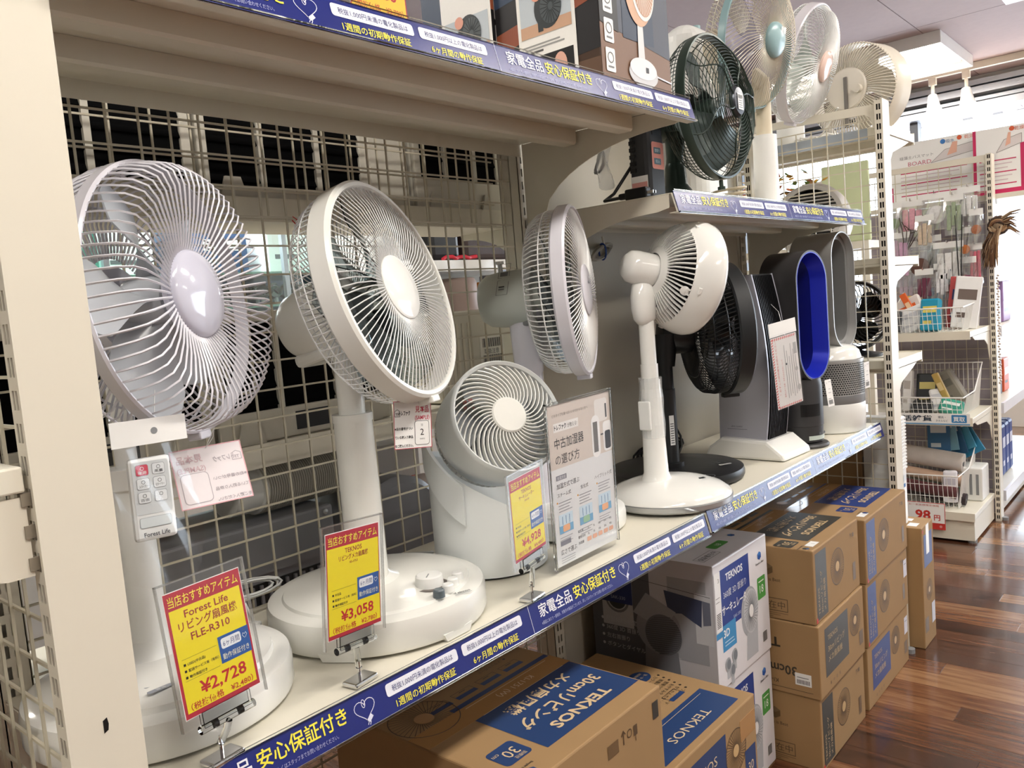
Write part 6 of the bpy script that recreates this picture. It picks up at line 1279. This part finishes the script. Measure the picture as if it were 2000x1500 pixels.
# dark clutter beyond the left mesh
for i, (x, y, z, a, c, col) in enumerate(((-.15, 1.6, .95, .3, .12, '3A3A3C'), (-.1, 1.6, 1.08, .26, .1, '8E9092'), (.0, 1.62, 1.2, .2, .1, '555A5E'), (-.3, 1.6, 1.32, .4, .14, 'C9CACC'), (-.12, 1.4, .62, .35, .2, '2A2B2E'))):
    plain('stacked_device', ('black audio device low in the left stack beyond the mesh', 'grey audio device in the left stack beyond the mesh', 'dark grey device on the left stack beyond the mesh', 'pale device at the top of the left stack beyond the mesh', 'black device with white labels at the bottom left beyond the mesh')[i], 'device', x, y, z, a, .3, c, col, band='D8C83A' if i in (1, 2) else None)
t = thing('device_rack', 'grey rack carrying stacked devices beyond the left mesh', 'rack', (-.15, 1.7, 0))
MB().box(-.6, .15, 1.45, 1.8, .93, .949).box(-.6, .15, 1.25, 1.6, .6, .619).box(-.6, -.58, 1.25, 1.8, 0, 1.4).box(.13, .15, 1.25, 1.8, 0, 1.4).box(-.6, .15, 1.78, 1.8, 0, 1.4).build('rack_frame', alum, t)

# ------------------------------------------------------------------ end unit: things right of the far post
t = thing('white_slatted_unit', 'white tall appliance with horizontal slats right of the far post', 'appliance', (2.58, .05, .411))
MB().box(2.505, 2.555, -.022, .1, .412, .775).build('body', white, t, bevel=.004)
for k in range(16): MB().box(2.506, 2.557, -.0245, -.021, .60 + k * .011, .606 + k * .011).build('slat', white, t)
p = Print(AX((2.50, -.0225, .41), (1, 0, 0), (0, 0, 1), (0, -1, 0))); p.rect(.015, .13, .02, .012, '3A78B4'); p.rect(.015, .15, .03, .02, 'E0E6EA'); p.done(t, 'sticker_print')
def drawt(t, b, F, w, d, h):
    p = Print(F['f']); p.text('⚠', .02, h - .05, .02, '4A3A28'); p.frame_(.01, h * .55, .02, .03, .001, '4A3A28'); p.text('取扱注意', .04, .05, .012, '4A3A28', 'l', 1, rot=90); p.line([(.03, h - .06), (.03, h - .03)], .003, '4A3A28'); p.rect(.01, .2, .03, .025, '4A3A28'); p.done(b, 'front_print')
carton('tall narrow brown carton standing just right of the far post', 2.502, 2.56, .105, .3, .411, .865, drawt, G1)
def drawn(t, b, F, w, d, h): p = Print(F['f']); p.rect(.01, .05, w * .6, .1, '6E563A'); p.done(b, 'front_print')
carton('brown carton lying behind the narrow upright carton at the far end', 2.50, 2.66, .17, .40, 0, .40, drawn, G1)

# ------------------------------------------------------------------ next shelf block (far right): end unit facing -X and side run
RX0, RX1 = 3.735, 4.19
end_upright('cream slotted post of the household goods unit at the far right', RX1 - .02, -.005, 1.775)
wire_panel('cream wire mesh at the back of the household goods unit', (4.2, .03, 0), (0, 1, 0), .85, 1.65, .1)
t = thing('end_top_bar', 'cream top crossbar of the household goods unit', 'crossbar', (4.19, .45, 1.75)); MB().prism([(.0, 1.772), (.0, 1.70), (.012, 1.705), (.03, 1.735), (.05, 1.742), (.9, 1.748), (.9, 1.772)], 4.182, 4.194).build('bar', cream, t)
def r_shelf(label, z, lip=.03, base=False):
    t = thing('goods_shelf', label, 'shelf', (3.96, .45, z)); x0 = RX0 if base else 3.75
    MB().box(x0, 4.17, .02, .9, z - .025, z).build('deck', deckm, t, bevel=.002); MB().box(x0 - .004, x0, .02, .9, z - .035, z + .003).build('front_lip', cream, t)
    if base:
        MB().box(x0 + .01, 4.17, .025, .9, .012, z - .025).build('plinth', cream, t); MB().tube([(3.77, .04, 0), (3.77, .04, .014)], .02, 12).build('foot', grey, t)
    else: MB().prism([(4.17, z - .026), (3.80, z - .026), (3.85, z - .045), (4.05, z - .06), (4.12, z - .09), (4.15, z - .15), (4.17, z - .17)], .022, .025, 'y').build('bracket', cream, t)
    return t
r_shelf('cream base deck of the household goods unit', .14, base=True); r_shelf('middle cream shelf of the household goods unit with a blue and white sign', .575); r_shelf('upper cream shelf of the household goods unit with a wire basket', .965)
t = thing('shelf_sign', 'white shelf sign for household goods with a blue buying badge', 'sign', (3.74, .3, .55)); Mg = AX((3.7445, .70, .545), (0, -1, 0), (0, 0, 1), (-1, 0, 0))
sg = MB(Mg).box(0, .67, 0, .052, -.001, .001).build('board', paper, t); p = Print(Mg @ Matrix.Translation((0, 0, .001))); p.rect(0, 0, .67, .006, '6FA6D0'); p.text('生活雑貨', .43, .018, .028, '2A3A4A', 'c', 2, bold=.02, w=.17); p.text('寝具・', .54, .03, .012, '4A5866', 'l', 2); p.text('タオルなど', .53, .014, .012, '4A5866', 'l', 2, w=.05); p.rrect(.595, .010, .062, .036, .004, '3A84BE', 1); p.text('買取', .626, .018, .024, 'F2F6F8', 'c', 2, bold=.02, w=.048); p.done(sg, 'sign_print')
t = thing('price_board', 'red-bordered price board reading 98 yen on the lowest basket', 'sign', (3.73, .2, .05)); Mg = AX((3.728, .34, .055), (0, -1, 0), (0, 0, 1), (-1, 0, 0))
sg = MB(Mg).box(0, .20, 0, .125, -.001, .001).build('board', paper, t); p = Print(Mg @ Matrix.Translation((0, 0, .001))); p.frame_(0, 0, .2, .125, .003, 'C63A34', 1); p.rect(0, 0, .2, .03, 'CC3B35', 1); p.text('98', .105, .045, .06, 'C8382F', 'c', 2, bold=.03, w=.066); p.text('円', .165, .045, .03, 'C8382F', 'c', 2, bold=.02); p.text('お一家族様限定価格', .11, .108, .010, 'C8605A', 'c', 2, w=.13); p.disc(.18, .015, .006, 'E8A6A0', 2); p.done(sg, 'board_print')
def basket(label, x0, x1, y0, y1, z0, zf, zb_, grp):
    t = thing('wire_basket', label, 'basket', ((x0 + x1) / 2, (y0 + y1) / 2, z0), group=grp); ww = mat('white_wire_coating', 'ECEAE6', .35, var=.01)
    mid = x0 + (x1 - x0) * .45; mb = MB().tube([(x0 - .03, y0 - .01, zf), (x0 - .03, y1 + .01, zf), (mid, y1 + .02, zf + .01), (x1, y1 + .02, zb_), (x1, y0 - .02, zb_), (mid, y0 - .02, zf + .01)], .0035, 6, True)
    mb.build('rim', ww, t); mb = MB(); n = int((y1 - y0) / .02)
    for i in range(n + 1): y = y0 + (y1 - y0) * i / n; mb.tube([(x0 - .03, y, zf), (x0, y, z0 + .003), (x1, y, z0 + .003), (x1, y, zb_)], .0013, 4)
    m = int((x1 - x0) / .014)
    for i in range(m + 1):
        x = x0 + (x1 - x0) * i / m; zt_ = zf if x < mid else zf + (zb_ - zf) * (x - mid) / (x1 - mid)
        for y, o in ((y0, -.018), (y1, .018)): mb.tube([(x, y, z0 + .003), (x, y + o, zt_)], .0013, 4)
    for f in (.35, .7):
        mb.tube([(x0 - .03 * f, y0 + .0, z0 + (zf - z0) * f), (x0 - .03 * f, y1, z0 + (zf - z0) * f)], .0013, 4)
    mb.build('basket_wires', ww, t, kind='stuff'); return t
basket('white wire basket on the upper shelf of the goods unit', 3.80, 4.13, .06, .36, .966, 1.075, 1.17, 'wire baskets on the goods unit'); basket('white wire basket on the middle shelf of the goods unit', 3.80, 4.13, .07, .36, .576, .665, .79, 'wire baskets on the goods unit'); basket('white wire basket on the base deck of the goods unit', 3.80, 4.10, .10, .40, .141, .30, .40, 'wire baskets on the goods unit')
def slab(name, label, cat, c, s, rot, col, grp=None, dec=None, alpha=1):
    t = thing(name, label, cat, c, group=grp, rot=(Matrix.Rotation(R(rot[2]), 3, 'Z') @ Matrix.Rotation(R(rot[0]), 3, 'X') @ Matrix.Rotation(R(rot[1]), 3, 'Y')))
    MB().box(-s[0] / 2, s[0] / 2, -s[1] / 2, s[1] / 2, 0, s[2]).build('body', mat('goods_' + col, col, .4), t, local=True, bevel=min(s) * .2)
    p = Print(WM[t] @ AX((-s[0] / 2 - .0003, s[1] / 2, 0), (0, -1, 0), (0, 0, 1), (-1, 0, 0))); p.rect(s[1] * .15, s[2] * .55, s[1] * .7, s[2] * .2, dec or 'E8E4E0'); p.rect(s[1] * .15, s[2] * .2, s[1] * .45, s[2] * .1, dec or '8A8E92'); p.done(t, 'printed_band'); return t
gb = 'packs in the upper basket'
slab('towel_pack', 'turquoise towel pack with a yellow label in the upper basket', 'towel', (3.83, .20, .97), (.05, .085, .15), (0, 14, 0), '1E93B4', gb, 'D8C860'); slab('picture_book', 'upright book with red spine in the upper basket', 'book', (3.98, .12, .97), (.02, .10, .24), (6, 6, 0), 'B84A4A', gb, '2A3A6A'); slab('picture_book', 'white photo book leaning right in the upper basket', 'book', (3.93, .085, .97), (.025, .11, .24), (8, 8, 10), 'E8E6E4', gb, '6A5A52'); slab('slim_box', 'slanted white box with orange edge in the upper basket', 'box', (3.93, .30, .98), (.03, .16, .15), (-24, 18, 0), 'E4DED8', gb, 'E06A2E'); slab('slim_box', 'orange slim pack leaning in the upper basket', 'package', (3.90, .255, .98), (.012, .03, .19), (-28, 8, 0), 'E0642A', gb, 'F0C8A0'); slab('slim_box', 'large white flat case leaning in the upper basket', 'case', (3.86, .27, .972), (.02, .14, .12), (-20, 20, 0), 'F0F0F0', gb, 'D0D0D4'); slab('slim_box', 'black case at the left of the upper basket', 'case', (3.84, .345, .972), (.12, .02, .1), (0, 10, 0), '202226', gb, '3A3C40'); slab('yellow_pack', 'yellow pack at the back left of the upper basket', 'package', (4.05, .34, .972), (.04, .05, .16), (0, 5, 0), 'DDB440', gb, 'F0E0B0')
gm = 'packs in the middle basket'
slab('towel_pack', 'grey woven mat roll at the back of the middle basket', 'mat', (4.02, .14, .6), (.07, .12, .17), (-28, 0, 0), '8A8478', gm, '6E6A60'); slab('slim_box', 'black pack with a cream header in the middle basket', 'package', (3.93, .25, .59), (.03, .10, .17), (0, 14, 0), '232426', gm, 'D8C87A'); slab('slim_box', 'gold foil tube leaning in the middle basket', 'tube', (3.88, .13, .59), (.025, .03, .19), (-22, 0, 0), 'B89A54', gm, 'D8C08A'); slab('slim_box', 'white furry pack at the left of the middle basket', 'package', (3.9, .335, .58), (.04, .04, .2), (4, 4, 0), 'E6E2DE', gm, 'B8B0A8'); slab('slim_box', 'green and white pack lying low in the middle basket', 'package', (3.82, .13, .58), (.06, .10, .07), (12, 30, 0), '3FA08A', gm, 'E8F0EC'); slab('slim_box', 'crumpled white pack in the middle basket', 'package', (3.87, .18, .585), (.05, .06, .11), (-10, 18, 10), 'ECEAE8', gm, 'C8C8CC'); slab('slim_box', 'dark pack on the floor of the middle basket', 'package', (3.85, .25, .58), (.1, .09, .06), (0, 0, 8), '2E3032', gm, '4A4C50')
gl_ = 'rolls in the lowest basket'
for i, (y, z, col, nm) in enumerate(((.25, .30, 'D6CEC6', 'pale patterned fabric roll on top of the lowest basket'), (.25, .235, 'C9A890', 'peach fabric roll in the lowest basket'), (.26, .185, '3E5A44', 'dark green fabric roll in the lowest basket'), (.22, .165, '33282A', 'dark brown fabric roll in the lowest basket'), (.25, .20, '5A2E30', 'maroon fabric roll in the lowest basket'))):
    x = 3.97 - .035 * i; t = thing('fabric_roll', nm, 'fabric roll', (x, y, z), group=gl_); r_ = .045 if i == 0 else .028; MB().tube([(x, y - .14, z - .02 + r_), (x, y + .16, z + .02 + r_)], r_, 16).build('roll', mat('roll_' + col, col, .7, var=.15, scale=20), t, smooth=50); MB().tube([(x, y - .1405, z - .02 + r_), (x, y - .139, z - .02 + r_)], r_ * .4, 12).build('core', dark, t)
slab('slim_box', 'crumpled white plastic pack at the right of the lowest basket', 'package', (3.84, .14, .16), (.05, .06, .15), (0, 10, 12), 'E2E0E6', gl_, 'B8B4BC')
for i in range(5): slab('blue_pack', ('petrol blue', 'light blue', 'navy', 'pale blue', 'mid blue')[i] + ' flat pack leaning behind the lowest basket', 'package', (4.08 - .02 * i, .08 + .035 * i, .35 + .02 * (i % 2)), (.012, .10, .20), (-30 + 7 * i, 5, 0), ('2E7FA4', '4A9CBE', '2A5E86', '7FB4C8', '3A6E9A')[i], 'blue packs behind the lowest basket', 'D8E4EA')
MBx = MB().box(3.93, 4.1, .04, .13, .141, .30)
t = thing('white_crate', 'white slotted plastic crate on the base deck', 'crate', (4.04, .07, .141)); MB().box(3.98, 4.13, .035, .14, .141, .30).build('body', white, t, bevel=.006)
for k in range(3): MB().box(3.978, 3.9805, .05 + k * .028, .062 + k * .028, .17, .27).build('slot', grey, t)
# hanging goods on the mesh
hang = [(.33, 1.60, .10, .13, 'D9A0AC', 'clear bag with pink ribbon hanging at the left of the goods mesh'), (.22, 1.62, .10, .13, 'E6E2E0', 'clear bag with a round patterned badge on the goods mesh'), (.14, 1.60, .07, .14, '9AA88C', 'clear bag with green foliage on the goods mesh'), (.08, 1.63, .08, .12, 'ECEAE6', 'clear bag of white items at the top right of the goods mesh'), (.30, 1.40, .10, .16, '5A3A30', 'bag with brown wooden letters hanging on the goods mesh'), (.17, 1.38, .11, .15, 'EDEBE4', 'bag with a white fur flower hanging on the goods mesh'), (.24, 1.42, .06, .14, '4C4A40', 'narrow bag of beads hanging on the goods mesh'), (.10, 1.44, .05, .13, 'C8743A', 'orange bead pack hanging on the goods mesh'), (.38, 1.45, .07, .2, 'C09AB4', 'lilac scarf pack hanging at the far left of the goods mesh'), (.16, 1.24, .05, .16, '22262A', 'black sock pack hanging low on the goods mesh'), (.09, 1.30, .06, .14, '8E4A6A', 'plum pack hanging low right on the goods mesh'), (.28, 1.26, .07, .12, '6A2E44', 'wine red pack hanging low on the goods mesh'), (.37, 1.28, .07, .13, 'B8A8B4', 'mauve pack at the lower left of the goods mesh'), (.05, 1.52, .05, .12, 'A86A4A', 'copper bead pack beside the goods unit post'),
        (.20, 1.28, .06, .13, 'E4E2E6', 'white card pack hanging low in the middle of the goods mesh'), (.06, 1.36, .05, .14, 'D06A7A', 'rose pink pack beside the goods unit post'), (.41, 1.60, .06, .13, '7A8A6A', 'olive pack at the upper left of the goods mesh'), (.27, 1.52, .07, .12, 'CDB8A0', 'beige pack between the upper and lower hanging packs')]
for i, (y, z, w, h, col, nm) in enumerate(hang):
    w *= 1.2; h *= 1.3
    x = 4.10 - .012 * (i % 3); t = thing('hanging_pack', nm, 'hanging pack', (x, y, z - h), group='packs hanging on the goods mesh')
    MB().box(x - .001, x + .001, y - w / 2, y + w / 2, z - .03, z).build('header_card', paper, t)
    MB().surf(lambda u, v: (x + .004 * math.sin(9 * u + 5 * v), y - w / 2 + w * u, z - h - .01 + (h - .02) * v), 8, 8, .012).build('clear_bag', clear_film('hang_bag_film_%d' % i, .2, .1), t, smooth=60)
    rr2 = random.Random(i)
    if i % 3 == 1: MB(AX((x, y, z - h * .62), (0, 1, 0), (0, 0, 1), (1, 0, 0))).lathe([(0, .012), (w * .25, .01), (w * .36, .002), (w * .36, -.006), (0, -.008)], 24).build('contents', mat('goods_' + col, col, .5, var=.4, scale=60), t, smooth=40)
    else:
        for q in range(3): yy = y + (q - 1) * w * .26; MB().box(x - .008, x + .004, yy - w * .11, yy + w * .11, z - h * (.8 + .15 * rr2.random()), z - .035 - .02 * rr2.random()).build('contents', mat('goods_' + col, col, .5, var=.3, scale=60), t, bevel=.003)
    MB().tube([(4.19, y, z + .005), (x - .03, y, z - .004), (x - .034, y, z + .008)], .002, 5).build('hook', chrome, t)
t = thing('cord_necklace', 'pair of long black cords hanging down the goods mesh', 'necklace', (4.06, .115, .98)); MB().tube([(4.07, .135, 1.50), (4.065, .128, 1.3), (4.06, .12, 1.1), (4.055, .118, 1.0)], .0025, 5).tube([(4.07, .105, 1.50), (4.065, .112, 1.3), (4.06, .117, 1.1), (4.055, .118, 1.0)], .0025, 5).build('cords', black, t); MB(Matrix.Translation((4.055, .118, .985))).lathe([(0, 0), (.012, .008), (.006, .02), (0, .022)], 12).build('pendant', mat('copper_pendant', '8A4A3A', .3, .6), t)
t = thing('dry_twig', 'bare dark twigs hanging at the left of the goods mesh', 'twig', (4.08, .37, 1.3))
for q in range(5): MB().tube([(4.08, .385 - .012 * q, 1.52 - .02 * q), (4.07, .37 - .02 * q, 1.45), (4.075, .365 - .004 * q, 1.36)], [.0025, .002, .003], 5).build('branch', mat('twig_bark', '4A3C34', .7), t)
# hair piece and pearl strings on the post
t = thing('hair_piece', 'brown feathery hair piece hanging on the goods unit post', 'hair piece', (4.13, -.03, 1.28)); rdh = random.Random(11)
tones = [mat('hair_' + h_, h_, .6, var=.15, scale=60) for h_ in ('6A4A34', '94714E', '3A2A20', 'B39A7C')]
for q in range(4):
    mb = MB()
    mb.M = Matrix.Translation((4.13, -.035, 1.43)); mb.lathe([(0, -.03), (.02, -.022), (.028, 0), (.02, .022), (0, .03)], 10); mb.M = Matrix.Identity(4)
    for s_ in range(9):      # twisted bun
        ph, tl, rr3 = rdh.uniform(0, 6.3), rdh.uniform(-.5, .5), rdh.uniform(.022, .042)
        mb.tube([(4.125 + .03 * math.sin(ph + k * .5) * tl, -.035 + rr3 * math.cos(ph + k * .5), 1.43 + rr3 * .9 * math.sin(ph + k * .5) + .01 * tl) for k in range(9)], [.002, .006, .008, .008, .008, .008, .007, .005, .001], 5)
    for s_ in range(20):     # loose tail to the left
        a, L_ = rdh.uniform(-.02, .02), rdh.uniform(.10, .20); mb.tube([(4.12 + a, -.03 + a, 1.43), (4.115 + a, -.012 + a * 1.2, 1.38), (4.12 + a, .002 + a * 1.6, 1.43 - L_ * .7), (4.12 + a, .008 + a * 2.2, 1.43 - L_)], [.007, .007, .005, .001], 4)
    for s_ in range(6): a = rdh.uniform(-.03, .03); mb.tube([(4.12, -.05, 1.44 + a), (4.115, -.085, 1.45 + a * 1.5), (4.12, -.105 - abs(a), 1.435 + a * 2.5)], [.006, .004, .0008], 4)
    mb.build('hair_lock', tones[q], t, smooth=60, kind='stuff')
MB().tube([(4.19, -.03, 1.47), (4.13, -.03, 1.475)], .003, 6).build('hook', chrome, t)
pe = mat('pearl_bead', 'D8C9BC', .2, .2)
t = thing('pearl_strings', 'pearl bead strings hanging down the goods unit post', 'beads', (4.15, -.025, .78))
mb = MB()
for k in range(42): mb.M = Matrix.Translation((4.145, -.024 + .004 * (k % 2), 1.20 - k * .0125)); mb.lathe([(0, -.006), (.0045, -.004), (.006, 0), (.0045, .004), (0, .006)], 8)
mb.M = Matrix.Identity(4); mb.build('beads', pe, t, kind='stuff', smooth=60)
# bath mat boards above
for i, (x, y, z, nm) in enumerate(((4.33, .27, 1.60, 'white and pink boxed bath board standing on the goods unit, far one'), (4.27, -.02, 1.59, 'white and pink boxed bath board standing on the goods unit, right one'))):
    w, h = (.44, .31) if i == 0 else (.22, .31); t = thing('bath_board_box', nm, 'box', (x, y, z), group='bath board boxes'); Mg = AX((x, y + w / 2, z), (0, -1, 0), (0, 0, 1), (-1, 0, 0))
    b = MB(Mg).box(0, w, 0, h, -.04, 0).build('box_body', paper, t, bevel=.002); p = Print(Mg); pk = 'C8285E'
    p.rect(w - .022, 0, .022, h * .72, pk, 1); p.rect(0, 0, w, .02, pk if i else 'F0E8E8', 1); p.rect(0, 0, .014, h * .3 if i == 0 else h, pk, 1)
    p.poly([(w * .45, h * .62), (w * .93, h * .72), (w * .93, h * .86), (w * .6, h * .80)], 'E0D8D6', 2); p.line([(w * .45, h * .62), (w * .93, h * .72), (w * .93, h * .86), (w * .6, h * .80), (w * .45, h * .62)], .002, '8A8480', 3); p.poly([(w * .62, h * .70), (w * .72, h * .73), (w * .73, h * .9), (w * .68, h * .9)], 'E8B49C', 3)
    if i == 0: p.text('珪藻土バスマット', .05, h * .74, .018, '8A8688', 'l', 2, w=.16); p.text('BOARD', .09, h * .62, .03, 'C86A7A', 'l', 2, w=.11); p.text('吸水', .27, h * .9, .02, '5A7EA8', 'l', 2); p.disc(.255, h * .93, .012, '3E7CC0', 2)
    p.disc(w * .75, h * .95, .011, 'D8603A', 2); p.text('乾燥', w * .8, h * .92, .02, 'D8785A', 'l', 2, w=min(.045, w * .18))
    for k in range(7): p.rect(w * .12, h * .5 - k * .019, w * (.7 - .08 * (k % 3)), .005, 'D8C6CC' if k % 3 else pk, 2)
    p.done(b, 'box_print')
t = thing('top_deck', 'cream top deck carrying the bath board boxes', 'shelf', (4.45, .2, 1.57)); MB().box(4.245, 4.62, -.15, .6, 1.565, 1.588).build('deck', deckm, t); MB().box(4.275, 4.295, .425, .44, 0, 1.565).box(4.6, 4.62, .42, .44, 0, 1.565).build('rear_leg', cream, t)
# side run facing -Y to the right
tag(mesh_at_center(MB().box(4.262, 4.268, .02, .62, .02, 1.56).build('filler_sheet', mat('mauve_grey_sheet', 'A59CA2', .6, var=.3, scale=9), None)), 'added greyish filler sheet hiding the bright window behind the goods mesh', 'wall panel')  # added filler, blocks the window's brightness behind the hanging goods
run = thing('side_run', 'cream shelf run continuing right of the goods unit post', 'shelf', (5.0, .2, 0))
for z in (.12, .56, .94): MB().box(4.27, 5.9, .0, .4, z - .025, z).build('deck', deckm, run); MB().box(4.27, 5.9, -.012, .0, z - .04, z + .012).build('price_rail', mat('rail_white', 'E6E4E8', .3), run)
MB().box(4.27, 5.9, .02, .38, .012, .095).build('plinth', cream, run); MB().box(4.27, 5.9, .41, .42, 0, 1.5).build('back_sheet', dark, run); MB().box(4.27, 5.9, .0, .4, 1.26, 1.285).build('deck', deckm, run)
p = Print(AX((4.27, -.0122, .905), (1, 0, 0), (0, 0, 1), (0, -1, 0)))
for k in range(8): p.rect(.05 + k * .2, .004, .11, .04, ('BFE0E0', 'F0F0F0', 'A8D0D8')[k % 3])
p.done(run, 'price_cards')
for i in range(6):
    slab('detergent_box', ('first', 'second', 'third', 'fourth', 'fifth', 'sixth')[i] + ' navy blue detergent box from the post, low on the side run', 'box', (4.36 + .10 * i, .10, .121), (.08, .1, .28), (0, 0, 90), '22408A', 'blue boxes on the side run', 'D8DCEC')
for i, (x, z, w, h, col, nm) in enumerate(((4.36, .561, .1, .2, '24407A', 'navy pouch on the middle of the side run'), (4.5, .561, .12, .24, 'D8DCE4', 'white zipped pouch on the middle of the side run'), (4.66, .561, .1, .2, '3A3A44', 'dark pouch on the middle of the side run'), (4.84, .561, .14, .18, 'D8603A', 'orange pouch on the middle of the side run'), (4.55, .941, .12, .16, 'E0886A', 'salmon refill pack beside the pump bottle'), (4.68, .941, .1, .18, 'E8ECEE', 'white refill pack on the upper side run'), (4.36, 1.286, .1, .2, 'E8C8D0', 'pale pink box on the top of the side run'), (4.5, 1.286, .12, .24, 'CFE0C8', 'pale green box on the top of the side run'), (4.66, 1.286, .1, .3, '6A4A3A', 'brown box on the top of the side run'), (4.9, .941, .2, .22, '9A7AA8', 'violet pack on the upper side run'), (4.34, .121, .06, .1, 'E8E6EA', 'low white pack at the near end of the side run'))):
    plain('shop_pack', nm, 'package', x, .12, z, w, .1, h, col)
t = thing('pump_bottle', 'white pump bottle on the side run behind the pearl strings', 'bottle', (4.40, .08, .941)); MB(Matrix.Translation((4.40, .08, .941))).lathe([(0, 0), (.042, 0), (.045, .01), (.045, .12), (.035, .14), (.016, .15), (.016, .165), (0, .165)], 28).build('body', white, t, smooth=40); MB().tube([(4.40, .08, 1.10), (4.40, .08, 1.14)], .007, 10).box(4.37, 4.41, .07, .09, 1.14, 1.155).build('pump', white, t, bevel=.003)
# green and autumn leaf decorations seen through the end mesh
t = thing('leaf_garland', 'autumn leaf garland seen through the end mesh', 'garland', (3.3, .75, 1.5)); rl = random.Random(5)
for q, col in enumerate(('B8642E', '6E8A3A', 'C89A3A')):
    mb = MB()
    for i in range(60):
        c = Vector((3.25 + rl.uniform(-.06, .06), .62 + rl.uniform(-.16, .2), 1.62 + rl.uniform(-.10, .1))); a = rl.uniform(0, 6); u = Vector((math.cos(a), math.sin(a), rl.uniform(-.5, .5))) * .02; v = Vector((-math.sin(a), math.cos(a), rl.uniform(-.8, .8))) * .013
        mb.add([c - u, c + v, c + u, c - v], [(0, 1, 2, 3)])
    mb.build('leaves', mat('leaf_' + col, col, .6), t, kind='stuff')
MB().tube([(3.25, .46, 1.6), (3.25, .62, 1.64), (3.25, .82, 1.58)], .004, 5).build('vine', mat('vine_brown', '5A4632', .7), t)
plain('poster_board', 'lime and white poster board seen through the end mesh', 'poster', 3.42, .42, 1.40, .02, .2, .34, 'C6D0A6'); 
t = thing('display_rack', 'cream rack carrying decorations seen through the end mesh', 'rack', (3.35, .6, 0)); MB().box(3.15, 3.5, .25, 1.2, 1.36, 1.39).box(3.15, 3.18, .25, .28, 0, 1.36).box(3.47, 3.5, .25, .28, 0, 1.36).box(3.15, 3.18, 1.17, 1.2, 0, 1.36).box(3.47, 3.5, 1.17, 1.2, 0, 1.36).box(3.3, 3.31, .5, .51, 1.39, 1.66).build('rack_frame', cream, t)
